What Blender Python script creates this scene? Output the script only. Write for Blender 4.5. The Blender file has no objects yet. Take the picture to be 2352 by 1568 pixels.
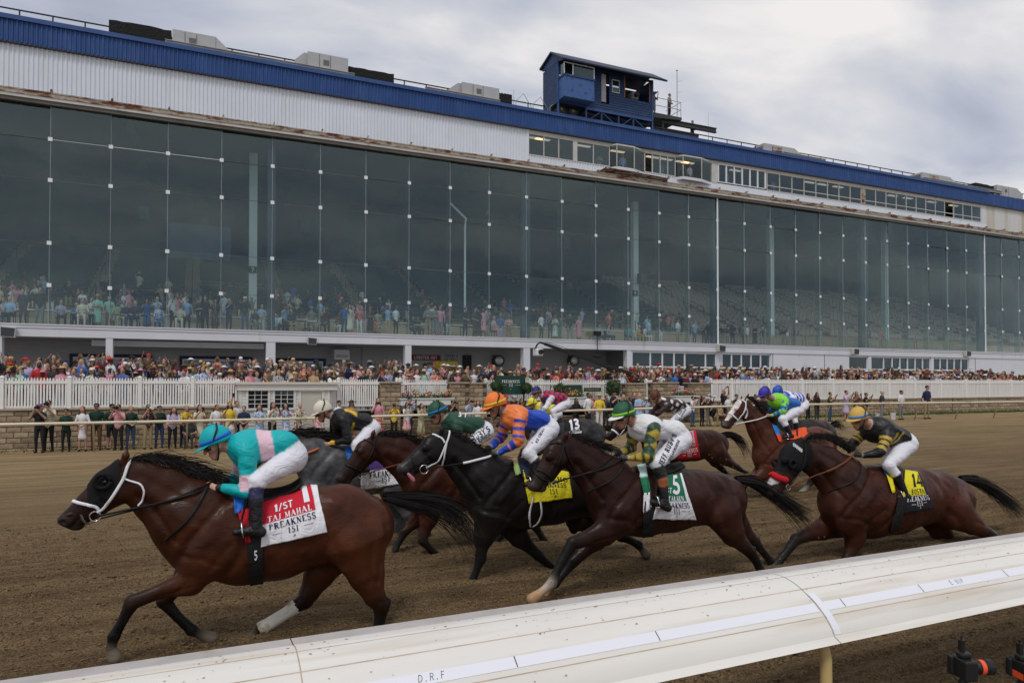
import bpy, math, random
import numpy as np
from mathutils import Vector, Matrix, Euler
from mathutils.bvhtree import BVHTree
rnd = random.Random(7)
R = math.radians
SC = bpy.context.scene
COL = SC.collection
FPX, CX, CY = 1600.0, 1176.0, 784.0          # focal length and centre on a 2352 x 1568 frame
YAW, PITCH, CAMH = R(24.30), R(1.0), 2.30
SHIFT = (95 - FPX*math.tan(PITCH))/2352.0
cam_d = bpy.data.cameras.new('camera')
cam_d.sensor_width = 36; cam_d.lens = FPX/2352*36; cam_d.shift_y = SHIFT
cam_d.clip_start = .1; cam_d.clip_end = 6000
cam = bpy.data.objects.new('camera', cam_d); COL.objects.link(cam)
cam.location = (0, 0, CAMH); cam.rotation_euler = (R(90)+PITCH, 0, -YAW)
SC.camera = cam
CM = Euler(cam.rotation_euler).to_matrix()
SUN_EL, SUN_AZ = R(58), R(215)               # azimuth: compass angle from +Y towards +X
w = bpy.data.worlds.new('World'); SC.world = w; w.use_nodes = True
nt = w.node_tree; nt.nodes.clear()
def N(t, **kw):
    n = nt.nodes.new(t)
    for k, v in kw.items(): setattr(n, k, v)
    return n
def Lk(a, b): nt.links.new(a, b)
out = N('ShaderNodeOutputWorld')
sky = N('ShaderNodeTexSky', sky_type='NISHITA'); sky.sun_disc = False
sky.sun_elevation = SUN_EL; sky.sun_rotation = SUN_AZ
bg_sky = N('ShaderNodeBackground'); bg_sky.inputs[1].default_value = .09
Lk(sky.outputs[0], bg_sky.inputs[0])
tc = N('ShaderNodeTexCoord'); sep = N('ShaderNodeSeparateXYZ'); Lk(tc.outputs['Generated'], sep.inputs[0])
zz = N('ShaderNodeMath', operation='MAXIMUM'); Lk(sep.outputs[2], zz.inputs[0]); zz.inputs[1].default_value = 0.0
za = N('ShaderNodeMath', operation='ADD'); Lk(zz.outputs[0], za.inputs[0]); za.inputs[1].default_value = .22
dx = N('ShaderNodeMath', operation='DIVIDE'); Lk(sep.outputs[0], dx.inputs[0]); Lk(za.outputs[0], dx.inputs[1])
dy = N('ShaderNodeMath', operation='DIVIDE'); Lk(sep.outputs[1], dy.inputs[0]); Lk(za.outputs[0], dy.inputs[1])
cmb = N('ShaderNodeCombineXYZ'); Lk(dx.outputs[0], cmb.inputs[0]); Lk(dy.outputs[0], cmb.inputs[1])
mp = N('ShaderNodeMapping'); mp.inputs['Scale'].default_value = (1.0, 1.7, 1); mp.inputs['Rotation'].default_value = (0, 0, R(28))
mp.inputs['Location'].default_value = (3.15, 1.2, 0)
Lk(cmb.outputs[0], mp.inputs[0])
n1 = N('ShaderNodeTexNoise'); n1.inputs['Scale'].default_value = 1.7; n1.inputs['Detail'].default_value = 9; n1.inputs['Roughness'].default_value = .52
n1.inputs['Distortion'].default_value = .35
n2 = N('ShaderNodeTexNoise'); n2.inputs['Scale'].default_value = .55; n2.inputs['Detail'].default_value = 4
Lk(mp.outputs[0], n1.inputs['Vector']); Lk(mp.outputs[0], n2.inputs['Vector'])
mx = N('ShaderNodeMix', data_type='FLOAT'); mx.inputs[0].default_value = .42
Lk(n1.outputs[0], mx.inputs[2]); Lk(n2.outputs[0], mx.inputs[3])
cr = N('ShaderNodeValToRGB')
el = cr.color_ramp.elements
el[0].position = .33; el[0].color = (.38, .415, .51, 1)
el[1].position = .62; el[1].color = (.93, .90, .88, 1)
e = el.new(.43); e.color = (.52, .55, .64, 1)
e = el.new(.51); e.color = (.68, .685, .73, 1)
Lk(mx.outputs[0], cr.inputs[0])
bg_cl = N('ShaderNodeBackground'); bg_cl.inputs[1].default_value = 1.0
Lk(cr.outputs[0], bg_cl.inputs[0])
ms = N('ShaderNodeMixShader'); ms.inputs[0].default_value = .93
Lk(bg_sky.outputs[0], ms.inputs[1]); Lk(bg_cl.outputs[0], ms.inputs[2]); Lk(ms.outputs[0], out.inputs[0])
sd = bpy.data.lights.new('sun', 'SUN'); sd.energy = 1.45; sd.angle = R(14); sd.color = (1, .97, .93)
sun = bpy.data.objects.new('sun', sd); COL.objects.link(sun)
sv = Vector((math.sin(SUN_AZ)*math.cos(SUN_EL), math.cos(SUN_AZ)*math.cos(SUN_EL), math.sin(SUN_EL)))
sun.rotation_euler = sv.to_track_quat('Z', 'Y').to_euler(); sun.location = sv*200
SC.view_settings.view_transform = 'Standard'; SC.view_settings.look = 'None'
SC.view_settings.exposure = 0.0; SC.view_settings.gamma = 1
SC.cycles.max_bounces = 6; SC.cycles.transparent_max_bounces = 12
SC.cycles.use_denoising = True
def ray(u, v):
    d = Vector(((u-CX)/FPX, -(v-CY)/FPX + SHIFT*2352/FPX, -1))
    return CM @ d
CAMP = Vector((0, 0, CAMH))
def atY(u, v, Y):
    d = ray(u, v); return CAMP + d*(Y/d.y)
def atZ(u, v, z):
    d = ray(u, v); return CAMP + d*((z-CAMH)/d.z)
def pxm(u, Y):
    return (atY(u, 1000, Y)-atY(u, 1001, Y)).z
def smooth(a, b, x):
    t = np.clip((np.asarray(x, float)-a)/(b-a), 0, 1); return t*t*(3-2*t)
def ground_z(x, y):
    return float(smooth(12, 25, y)*(-.20+.45*smooth(0, 34, x)))
MATS = {}
def mat(name, col=(.5, .5, .5), rough=.6, metal=0., spec=.3, noise=None, bump=None, attr=None, mix=None, coat=0., sheen=0., wave=None, patchy=None):
    """noise=(scale, amount[, stretch]) colour variation; bump=(scale, strength[, dist]); attr = colour attribute;
    mix=(colour, scale, lo, hi[, stretch]) second colour in noisy patches; wave=(scale, strength)"""
    if name in MATS: return MATS[name]
    m = bpy.data.materials.new(name); m.use_nodes = True
    t = m.node_tree; b = t.nodes['Principled BSDF']; lk = t.links.new
    b.inputs['Roughness'].default_value = rough; b.inputs['Metallic'].default_value = metal
    b.inputs['Specular IOR Level'].default_value = spec
    b.inputs['Coat Weight'].default_value = coat; b.inputs['Sheen Weight'].default_value = sheen
    tcn = t.nodes.new('ShaderNodeTexCoord'); vec = tcn.outputs['Object']
    def stretch(s):
        if not s: return vec
        q = t.nodes.new('ShaderNodeMapping'); q.inputs['Scale'].default_value = s; lk(vec, q.inputs[0]); return q.outputs[0]
    if attr:
        a = t.nodes.new('ShaderNodeAttribute'); a.attribute_name = attr; c = a.outputs['Color']
    else:
        a = t.nodes.new('ShaderNodeRGB'); a.outputs[0].default_value = (*col, 1); c = a.outputs[0]
    if mix:
        nz = t.nodes.new('ShaderNodeTexNoise'); nz.inputs['Scale'].default_value = mix[1]; nz.inputs['Detail'].default_value = 6
        lk(stretch(mix[4] if len(mix) > 4 else None), nz.inputs['Vector'])
        mr = t.nodes.new('ShaderNodeMapRange'); mr.inputs[1].default_value = mix[2]; mr.inputs[2].default_value = mix[3]; lk(nz.outputs[0], mr.inputs[0])
        mm = t.nodes.new('ShaderNodeMix'); mm.data_type = 'RGBA'; lk(mr.outputs[0], mm.inputs[0]); lk(c, mm.inputs[6]); mm.inputs[7].default_value = (*mix[0], 1); c = mm.outputs[2]
    if noise:
        nz = t.nodes.new('ShaderNodeTexNoise'); nz.inputs['Scale'].default_value = noise[0]; nz.inputs['Detail'].default_value = 5
        lk(stretch(noise[2] if len(noise) > 2 else None), nz.inputs['Vector'])
        mr = t.nodes.new('ShaderNodeMapRange'); mr.inputs[1].default_value = .25; mr.inputs[2].default_value = .75
        mr.inputs[3].default_value = 1-noise[1]; mr.inputs[4].default_value = 1+noise[1]; lk(nz.outputs[0], mr.inputs[0])
        mm = t.nodes.new('ShaderNodeVectorMath'); mm.operation = 'SCALE'; lk(c, mm.inputs[0]); lk(mr.outputs[0], mm.inputs['Scale']); c = mm.outputs[0]
    lk(c, b.inputs['Base Color'])
    if patchy:
        nz = t.nodes.new('ShaderNodeTexNoise'); nz.inputs['Scale'].default_value = patchy[0]; nz.inputs['Detail'].default_value = 5; lk(vec, nz.inputs['Vector'])
        mr = t.nodes.new('ShaderNodeMapRange'); mr.inputs[1].default_value = .3; mr.inputs[2].default_value = .7; mr.inputs[3].default_value = patchy[1]; mr.inputs[4].default_value = patchy[2]; lk(nz.outputs[0], mr.inputs[0]); lk(mr.outputs[0], b.inputs['Roughness'])
    h = None
    if bump:
        nz = t.nodes.new('ShaderNodeTexNoise'); nz.inputs['Scale'].default_value = bump[0]; nz.inputs['Detail'].default_value = 6
        lk(stretch(bump[3] if len(bump) > 3 else None), nz.inputs['Vector']); h = nz.outputs[0]
    if wave:
        wv = t.nodes.new('ShaderNodeTexNoise'); wv.inputs['Scale'].default_value = wave[0]; wv.inputs['Detail'].default_value = 2; wv.inputs['Distortion'].default_value = 2.2
        lk(stretch(wave[2] if len(wave) > 2 else None), wv.inputs['Vector']); h = wv.outputs[0]; bump = (0, wave[1], .03)
    if h is not None:
        bp = t.nodes.new('ShaderNodeBump'); bp.inputs['Strength'].default_value = bump[1]
        bp.inputs['Distance'].default_value = bump[2] if len(bump) > 2 and bump[2] else .02
        lk(h, bp.inputs['Height']); lk(bp.outputs[0], b.inputs['Normal'])
    m.diffuse_color = (*col, 1)
    MATS[name] = m; return m
def glass_mat(name, tint, rough=.02, dirt=.06):
    if name in MATS: return MATS[name]
    m = bpy.data.materials.new(name); m.use_nodes = True; t = m.node_tree; t.nodes.clear(); lk = t.links.new
    o = t.nodes.new('ShaderNodeOutputMaterial'); tr = t.nodes.new('ShaderNodeBsdfTransparent'); tr.inputs[0].default_value = (*tint, 1)
    gl = t.nodes.new('ShaderNodeBsdfGlossy'); gl.inputs['Roughness'].default_value = rough; gl.inputs[0].default_value = (.78, .96, .98, 1)
    lw = t.nodes.new('ShaderNodeLayerWeight'); pw = t.nodes.new('ShaderNodeMath'); pw.operation = 'POWER'; pw.inputs[1].default_value = 4.5; lk(lw.outputs['Facing'], pw.inputs[0])
    lw.inputs[0].default_value = .5; fr = t.nodes.new('ShaderNodeMapRange'); fr.inputs[3].default_value = .046; fr.inputs[4].default_value = .9; lk(pw.outputs[0], fr.inputs[0])
    df = t.nodes.new('ShaderNodeBsdfDiffuse'); df.inputs[0].default_value = (.34, .44, .45, 1)
    a = t.nodes.new('ShaderNodeMixShader'); a.inputs[0].default_value = dirt
    tcn = t.nodes.new('ShaderNodeTexCoord'); nz = t.nodes.new('ShaderNodeTexNoise'); nz.inputs['Scale'].default_value = .35; nz.inputs['Detail'].default_value = 4
    mpn = t.nodes.new('ShaderNodeMapping'); mpn.inputs['Scale'].default_value = (1, 1, .5)
    geo = t.nodes.new('ShaderNodeNewGeometry'); lk(geo.outputs['Position'], mpn.inputs[0]); lk(mpn.outputs[0], nz.inputs['Vector'])
    mr = t.nodes.new('ShaderNodeMapRange'); mr.inputs[1].default_value = .35; mr.inputs[2].default_value = .7; mr.inputs[3].default_value = dirt*.45; mr.inputs[4].default_value = dirt*1.7
    lk(nz.outputs[0], mr.inputs[0]); lk(mr.outputs[0], a.inputs[0])
    lk(tr.outputs[0], a.inputs[1]); lk(df.outputs[0], a.inputs[2])
    bp = t.nodes.new('ShaderNodeBump'); bp.inputs['Strength'].default_value = .05; bp.inputs['Distance'].default_value = .5
    lk(nz.outputs[0], bp.inputs['Height']); lk(bp.outputs[0], gl.inputs['Normal'])
    b = t.nodes.new('ShaderNodeMixShader'); lk(fr.outputs[0], b.inputs[0]); lk(a.outputs[0], b.inputs[1]); lk(gl.outputs[0], b.inputs[2]); lk(b.outputs[0], o.inputs[0])
    MATS[name] = m; return m
def emit_mat(name, col, s):
    if name in MATS: return MATS[name]
    m = bpy.data.materials.new(name); m.use_nodes = True; t = m.node_tree; b = t.nodes['Principled BSDF']
    b.inputs['Base Color'].default_value = (*col, 1); b.inputs['Emission Color'].default_value = (*col, 1); b.inputs['Emission Strength'].default_value = s
    MATS[name] = m; return m
def link(name, me, parent=None, loc=None):
    o = bpy.data.objects.new(name, me); COL.objects.link(o)
    if parent is not None: o.parent = parent
    if loc is not None: o.location = loc
    return o
def tag(o, label=None, cat=None, group=None, kind=None):
    if label: o['label'] = label
    if cat: o['category'] = cat
    if group: o['group'] = group
    if kind: o['kind'] = kind
    return o
def thing(name, label, cat, loc=(0, 0, 0), group=None, rz=0):
    o = bpy.data.objects.new(name, None); COL.objects.link(o); o.location = loc; o.rotation_euler = (0, 0, rz); o.empty_display_size = .1
    return tag(o, label, cat, group)
class MB:
    def __init__(s): s.v = []; s.f = []; s.m = []; s.mi = 0; s.sm = False
    def add(s, vs, fs):
        o = len(s.v); s.v += [tuple(p) for p in vs]; s.f += [tuple(o+i for i in f) for f in fs]; s.m += [s.mi]*len(fs); return s
    def box(s, x0, x1, y0, y1, z0, z1):
        vs = [(x, y, z) for z in (z0, z1) for y in (y0, y1) for x in (x0, x1)]
        return s.add(vs, [(0, 2, 3, 1), (4, 5, 7, 6), (0, 1, 5, 4), (2, 6, 7, 3), (0, 4, 6, 2), (1, 3, 7, 5)])
    def bar(s, a, b, w, h=None, up=(0, 0, 1)):
        a, b = Vector(a), Vector(b); h = h or w; d = (b-a).normalized(); up = Vector(up)
        if abs(d.dot(up)) > .98: up = Vector((0, 1, 0))
        x = d.cross(up).normalized()*(w/2); z = x.cross(d).normalized()*(h/2)
        vs = [p+i*x+j*z for p in (a, b) for i, j in ((-1, -1), (1, -1), (1, 1), (-1, 1))]
        return s.add(vs, [(0, 1, 2, 3), (7, 6, 5, 4), (0, 4, 5, 1), (1, 5, 6, 2), (2, 6, 7, 3), (3, 7, 4, 0)])
    def tube(s, pts, r, n=8, cap=True, flat=None):
        pts = [Vector(p) for p in pts]; rs = r if hasattr(r, '__len__') else [r]*len(pts)
        fs = []; vs = []; px = None
        for i, p in enumerate(pts):
            d = (pts[min(i+1, len(pts)-1)]-pts[max(i-1, 0)]).normalized()
            if px is None: px = d.orthogonal().normalized()
            x = (px-d*px.dot(d)).normalized(); px = x; y = d.cross(x)
            for k in range(n):
                a = 2*math.pi*k/n; vs.append(p+(x*math.cos(a)+y*math.sin(a))*rs[i])
        for i in range(len(pts)-1):
            for k in range(n): fs.append((i*n+k, i*n+(k+1) % n, (i+1)*n+(k+1) % n, (i+1)*n+k))
        if cap: fs.append(tuple(range(n-1, -1, -1))); fs.append(tuple((len(pts)-1)*n+k for k in range(n)))
        return s.add(vs, fs)
    def prism(s, poly, y0, y1, axis='y'):
        def P(p, t): return {'y': (p[0], t, p[1]), 'x': (t, p[0], p[1]), 'z': (p[0], p[1], t)}[axis]
        n = len(poly); vs = [P(p, y0) for p in poly]+[P(p, y1) for p in poly]
        return s.add(vs, [tuple(range(n)), tuple(range(2*n-1, n-1, -1))]+[(i, (i+1) % n, n+(i+1) % n, n+i) for i in range(n)])
    def lathe(s, prof, c=(0, 0, 0), n=12, axis='z'):
        vs = []; c = Vector(c)
        for r, h in prof:
            for k in range(n):
                a = 2*math.pi*k/n; p = (r*math.cos(a), r*math.sin(a), h)
                if axis == 'y': p = (p[0], h, p[1])
                if axis == 'x': p = (h, p[0], p[1])
                vs.append(c+Vector(p))
        fs = [(i*n+k, i*n+(k+1) % n, (i+1)*n+(k+1) % n, (i+1)*n+k) for i in range(len(prof)-1) for k in range(n)]
        fs += [tuple(range(n-1, -1, -1)), tuple((len(prof)-1)*n+k for k in range(n))]
        return s.add(vs, fs)
    def mesh(s, name, m):
        me = bpy.data.meshes.new(name); me.from_pydata(s.v, [], s.f)
        ms = m if isinstance(m, (list, tuple)) else [m]
        for q in ms: me.materials.append(q)
        if len(ms) > 1: me.polygons.foreach_set('material_index', s.m)
        if s.sm: me.polygons.foreach_set('use_smooth', [True]*len(s.f))
        return me
    def build(s, name, m, parent=None, loc=None):
        return link(name, s.mesh(name, m), parent, loc)
def box(x0, x1, y0, y1, z0, z1): return MB().box(x0, x1, y0, y1, z0, z1)
def bevel(o, w=.01, n=2):
    md = o.modifiers.new('bevel', 'BEVEL'); md.width = w; md.segments = n; md.limit_method = 'ANGLE'; return o
def np_mesh(name, V, Q, mats, colors=None, mi=None, smooth_sh=True):
    me = bpy.data.meshes.new(name); V = np.asarray(V, np.float32); Q = np.asarray(Q, np.int32); k = Q.shape[1]
    me.vertices.add(len(V)); me.vertices.foreach_set('co', V.ravel())
    me.loops.add(Q.size); me.loops.foreach_set('vertex_index', Q.ravel())
    me.polygons.add(len(Q)); me.polygons.foreach_set('loop_start', np.arange(0, Q.size, k, dtype=np.int32))
    me.polygons.foreach_set('loop_total', np.full(len(Q), k, np.int32))
    if smooth_sh: me.polygons.foreach_set('use_smooth', np.ones(len(Q), bool))
    for q in (mats if isinstance(mats, (list, tuple)) else [mats]): me.materials.append(q)
    if mi is not None: me.polygons.foreach_set('material_index', np.asarray(mi, np.int32))
    me.update(calc_edges=True)
    if colors is not None:
        a = me.color_attributes.new('Col', 'FLOAT_COLOR', 'POINT')
        c = np.ones((len(V), 4), np.float32); c[:, :3] = colors; a.data.foreach_set('color', c.ravel())
    return me
def vnoise(x, y, seed=0):
    xi = np.floor(x).astype(np.int64); yi = np.floor(y).astype(np.int64); fx = x-xi; fy = y-yi
    fx = fx*fx*(3-2*fx); fy = fy*fy*(3-2*fy)
    def h(a, b):
        n = (a*374761393+b*668265263+seed*144665) & 0x7fffffff; n = (n ^ (n >> 13))*1274126177 & 0x7fffffff
        return ((n ^ (n >> 16)) & 0xffff)/65535.
    return (h(xi, yi)*(1-fx)+h(xi+1, yi)*fx)*(1-fy)+(h(xi, yi+1)*(1-fx)+h(xi+1, yi+1)*fx)*fy
# ================================================================== GROUND
def axis(segs):
    out = []
    for a, b, st in segs: out += list(np.arange(a, b-1e-6, st))
    out.append(segs[-1][1]); return np.array(out)
gx = axis([(-400, -60, 34), (-60, -8, 1.3), (-8, 14, .046), (14, 30, .12), (30, 90, 1.0), (90, 900, 60)])
gy = axis([(-60, -4, 4), (-4, 1.2, .4), (1.2, 9.5, .042), (9.5, 14, .09), (14, 33, .4), (33, 60, 2), (60, 900, 60)])
GX, GY = np.meshgrid(gx, gy)
GZ = smooth(12, 25, GY)*(-.20+.45*smooth(0, 34, GX))
near = smooth(-.5, 2.5, GY)*(1-smooth(15, 24, GY))*smooth(-30, -12, GX)*(1-smooth(26, 45, GX))
fine = near*(1-smooth(12, 15, GY))*(1-smooth(14, 18, GX))*smooth(-9, -7.5, GX)
wob = vnoise(GX*.35, GY*.5, 3)*.28+vnoise(GX*.07, GY*.2, 5)*.5
rid = .9*np.sin((GY+wob)*2*math.pi/.31)+.6*np.sin((GY+wob*1.1)*2*math.pi/.155)                                       # harrow furrows along the track
cl = vnoise(GX*14, GY*17, 1); c2 = vnoise(GX*27, GY*30, 2); c3 = vnoise(GX*5, GY*6, 9)
GZ = GZ+fine*(rid*.021*(.35+.9*vnoise(GX*.9, GY*1.3, 4))+np.clip(cl-.5, 0, 1)*.038*(.3+c3)+(c2-.5)*.014+(c3-.5)*.018)
GZ = GZ+near*(vnoise(GX*.8, GY*.9, 6)-.5)*.05
verge = (1-smooth(2.3, 3.0, GY+.25*(vnoise(GX*1.5, GY*1.5, 12)-.5)))*smooth(-.5, .6, GY)
GZ = GZ+verge*(.03+.06*(vnoise(GX*2.2, GY*2.6, 8)-.4)+.05*np.clip(vnoise(GX*9, GY*9, 21)-.62, 0, 1))
nxv, nyv = len(gx), len(gy)
idx = np.arange(nxv*nyv).reshape(nyv, nxv)
Q = np.stack([idx[:-1, :-1].ravel(), idx[:-1, 1:].ravel(), idx[1:, 1:].ravel(), idx[1:, :-1].ravel()], 1)
dirt = bpy.data.materials.new('track_dirt'); dirt.use_nodes = True
def dirt_nodes(m):
    t = m.node_tree; b = t.nodes['Principled BSDF']; lk = t.links.new; b.inputs['Roughness'].default_value = .95; b.inputs['Specular IOR Level'].default_value = .12
    g = t.nodes.new('ShaderNodeNewGeometry'); s = t.nodes.new('ShaderNodeSeparateXYZ'); lk(g.outputs['Position'], s.inputs[0])
    def noise(sc, det=5, st=None, rough=.55):
        n = t.nodes.new('ShaderNodeTexNoise'); n.inputs['Scale'].default_value = sc; n.inputs['Detail'].default_value = det; n.inputs['Roughness'].default_value = rough
        if st:
            q = t.nodes.new('ShaderNodeMapping'); q.inputs['Scale'].default_value = st; lk(g.outputs['Position'], q.inputs[0]); lk(q.outputs[0], n.inputs['Vector'])
        else: lk(g.outputs['Position'], n.inputs['Vector'])
        return n.outputs[0]
    def rng(x, a, b_, c=0., d=1.):
        r = t.nodes.new('ShaderNodeMapRange'); r.inputs[1].default_value = a; r.inputs[2].default_value = b_; r.inputs[3].default_value = c; r.inputs[4].default_value = d; lk(x, r.inputs[0]); return r.outputs[0]
    def mixc(f, a, b_):
        q = t.nodes.new('ShaderNodeMix'); q.data_type = 'RGBA'
        lk(f, q.inputs[0]) if not isinstance(f, float) else setattr(q.inputs[0], 'default_value', f)
        for i, c in ((6, a), (7, b_)):
            if isinstance(c, tuple): q.inputs[i].default_value = (*c, 1)
            else: lk(c, q.inputs[i])
        return q.outputs[2]
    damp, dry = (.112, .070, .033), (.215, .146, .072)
    base = mixc(rng(noise(2.2, 6, (.35, 1.6, 1)), .36, .68), damp, dry)
    base = mixc(rng(noise(3.2, 3, (.10, 1.0, 1)), .50, .66, 0, .6), base, (.072, .045, .023))
    base = mixc(rng(noise(2.9, 4, (.07, 1.15, 1)), .52, .68, 0, .55), base, (.25, .178, .096))
    base = mixc(rng(noise(30, 4, (.5, 1.2, 1)), .45, .75), base, (.22, .158, .09))
    base = mixc(rng(noise(55, 3), .55, .34), base, (.056, .035, .019))
    yy = t.nodes.new('ShaderNodeMath'); yy.operation = 'ADD'; lk(s.outputs[1], yy.inputs[0]); lk(rng(noise(.12, 3), 0, 1, -5, 5), yy.inputs[1])
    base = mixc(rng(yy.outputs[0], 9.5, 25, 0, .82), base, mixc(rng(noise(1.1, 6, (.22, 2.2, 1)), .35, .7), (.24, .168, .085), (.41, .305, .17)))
    base = mixc(rng(noise(.7, 5, (.18, 2.5, 1)), .58, .72, 0, .35), base, (.085, .054, .029))
    y2 = t.nodes.new('ShaderNodeMath'); y2.operation = 'ADD'; lk(s.outputs[1], y2.inputs[0]); lk(rng(noise(1.6, 5), 0, 1, -.6, .6), y2.inputs[1])
    base = mixc(rng(y2.outputs[0], 2.75, 2.35), base, mixc(rng(noise(9, 6), .42, .66), (.15, .105, .066), (.33, .26, .19)))
    base = mixc(rng(yy.outputs[0], 400, 500), base, (.08, .10, .04))
    lk(base, b.inputs['Base Color'])
    bp = t.nodes.new('ShaderNodeBump'); bp.inputs['Strength'].default_value = .9; bp.inputs['Distance'].default_value = .045
    ad = t.nodes.new('ShaderNodeMath'); ad.operation = 'ADD'; lk(noise(38, 5), ad.inputs[0]); lk(noise(4, 5, (.5, 3, 1)), ad.inputs[1]); hs = ad.outputs[0]
    for sc_, am in ((1.0, .55), (2.6, .45)):
        wv = t.nodes.new('ShaderNodeTexWave'); wv.bands_direction = 'Y'; wv.inputs['Scale'].default_value = sc_; wv.inputs['Distortion'].default_value = 2.6; wv.inputs['Detail'].default_value = 3; wv.inputs['Detail Scale'].default_value = .7; lk(g.outputs['Position'], wv.inputs['Vector'])
        q = t.nodes.new('ShaderNodeMath'); q.operation = 'MULTIPLY_ADD'; q.inputs[1].default_value = am; lk(wv.outputs['Fac'], q.inputs[0]); lk(hs, q.inputs[2]); hs = q.outputs[0]
    lk(hs, bp.inputs['Height']); lk(bp.outputs[0], b.inputs['Normal'])
dirt_nodes(dirt)
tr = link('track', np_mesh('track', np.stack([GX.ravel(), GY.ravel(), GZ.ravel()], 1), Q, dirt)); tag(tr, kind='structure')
M_tc = mat('track_clod', (.155, .104, .053), .95, noise=(6, .5))
n_ = 17000; cx_ = np.array([rnd.uniform(-7, 15) for _ in range(n_)]); cy_ = np.array([4+9.5*rnd.random()**1.3 for _ in range(n_)]); k_ = np.round((cy_+.28*vnoise(cx_*.35, cy_*.5, 3)+.5*vnoise(cx_*.07, cy_*.2, 5))/.31)
cy_ = cy_*.2+.8*(k_*.31-.28*vnoise(cx_*.35, cy_*.5, 3)-.5*vnoise(cx_*.07, cy_*.2, 5)+np.array([rnd.gauss(0, .035) for _ in range(n_)])); cs_ = np.array([.005+abs(rnd.gauss(0, .0055)) for _ in range(n_)]); ix = np.clip(np.searchsorted(gx, cx_), 0, nxv-1); iy = np.clip(np.searchsorted(gy, cy_), 0, nyv-1); cz_ = GZ[iy, ix]
o8 = np.array([(1, 0, 0), (0, 1, 0), (-1, 0, 0), (0, -1, 0), (0, 0, 1), (0, 0, -.6)]); rs_ = np.random.RandomState(3); VV_ = (o8[None]*cs_[:, None, None]*rs_.uniform(.55, 1.5, (n_, 6, 1)))*np.array((1.4, .9, .8))+np.stack([cx_, cy_, cz_+cs_*.3], 1)[:, None]
F8 = np.array([(0, 1, 4), (1, 2, 4), (2, 3, 4), (3, 0, 4), (1, 0, 5), (2, 1, 5), (3, 2, 5), (0, 3, 5)])
tag(link('dirt_clods', np_mesh('dirt_clods', VV_.reshape(-1, 3), (F8[None]+6*np.arange(n_)[:, None, None]).reshape(-1, 3), M_tc, smooth_sh=False)), 'small clods of loose dirt all over the harrowed track', 'dirt', kind='stuff')
M_pave = mat('paving', (.30, .29, .27), .85, noise=(3, .2), bump=(40, .2))
WALL_Y = 31.0; TERR0 = 1.05
def terr_z(y): return TERR0+max(0, y-31.3)*.15
ap = MB(); ap.add([(-30, 31.25, TERR0), (95, 31.25, TERR0), (95, 44.3, terr_z(44.3)), (-30, 44.3, terr_z(44.3))], [(0, 1, 2, 3)])
tag(ap.build('terrace', M_pave), kind='structure')
M_grass = mat('grass_blade', (.055, .10, .022), .8, noise=(8, .4))
gb = MB()
for i in range(5200):
    x = rnd.uniform(24, 62) if i < 4300 else rnd.uniform(-7, 3); y = 30.75-abs(rnd.gauss(0, .35)); z = ground_z(x, y)
    if i >= 4300 and rnd.random() < .6: continue
    h = rnd.uniform(.05, .17)*(1.25 if i < 4300 else .6); a = rnd.uniform(0, 6.28); wv = .03
    gb.add([(x-wv*math.cos(a), y-wv*math.sin(a), z-.02), (x+wv*math.cos(a), y+wv*math.sin(a), z-.02), (x+rnd.uniform(-.06, .06), y+rnd.uniform(-.06, .06), z+h)], [(0, 1, 2)])
g_ = gb.build('grass', M_grass); tag(g_, 'patchy green grass along the foot of the stone block wall', 'grass', kind='stuff')
M_clod = mat('clay_crumb', (.27, .205, .145), .95, noise=(20, .35))
cb = MB()
for i in range(1500):
    y = 3.0-abs(rnd.gauss(0, .75)); x = rnd.uniform(1.0, 8); s = abs(rnd.gauss(.006, .012))+.004
    z = .015+rnd.uniform(-.01, .03); a = rnd.random()*6
    vs = [(x+s*1.3*math.cos(a+k*1.57)*rnd.uniform(.6, 1.2), y+s*1.3*math.sin(a+k*1.57)*rnd.uniform(.6, 1.2), z) for k in range(4)]+[(x, y, z+s*1.5)]
    cb.add(vs, [(0, 1, 4), (1, 2, 4), (2, 3, 4), (3, 0, 4)])
c_ = cb.build('clay_crumbs', M_clod); tag(c_, 'pale crumbs of clay scattered on the verge below the inner rail', 'clay', kind='stuff')
# ================================================================== GRANDSTAND
YB = 40.5
XL, XR = -16.0, 84.0
Z_SLAB, Z_BEAM, Z_GT, Z_RU, Z_BB, Z_BT = 5.16, 4.55, 16.05, 16.52, 18.76, 19.97
M_white = mat('cladding_white', (.66, .70, .76), .5, noise=(.5, .05), mix=((.56, .59, .63), .6, .58, .9, (2.5, 1, .25)))
M_stain = mat('cladding_stained', (.58, .585, .58), .6, mix=((.44, .38, .28), .9, .42, .68, (1, 1, .04)))
M_blue = mat('cladding_blue', (.022, .066, .215), .5, noise=(.8, .14), mix=((.04, .09, .24), 3, .5, .75, (1, 1, .2)))
M_bluecap = mat('blue_cap', (.035, .08, .23), .45, noise=(1.2, .15))
M_rust = mat('rusty_steel', (.36, .31, .25), .8, mix=((.13, .042, .018), 3.2, .47, .60, (.5, 1, 1.6)), noise=(9, .35))
M_gut = mat('gutter', (.13, .12, .105), .6, noise=(2, .2))
M_chan = mat('channel_white', (.48, .47, .44), .6, noise=(1.2, .18), mix=((.22, .16, .11), 2.2, .6, .75))
M_paint = mat('painted_concrete', (.60, .61, .645), .6, noise=(.7, .05), mix=((.42, .40, .36), 1.4, .64, .85, (1, 1, .3)))
M_grey = mat('grey_wall', (.36, .36, .37), .7, noise=(.9, .08))
M_seal = mat('glazing_strip', (.30, .34, .36), .4)
M_clip = mat('glazing_clip', (.74, .76, .78), .4)
M_fin = mat('dark_fin', (.05, .06, .075), .5)
M_glass = glass_mat('stand_glass', (.86, .915, .925), .012, .005)
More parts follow.
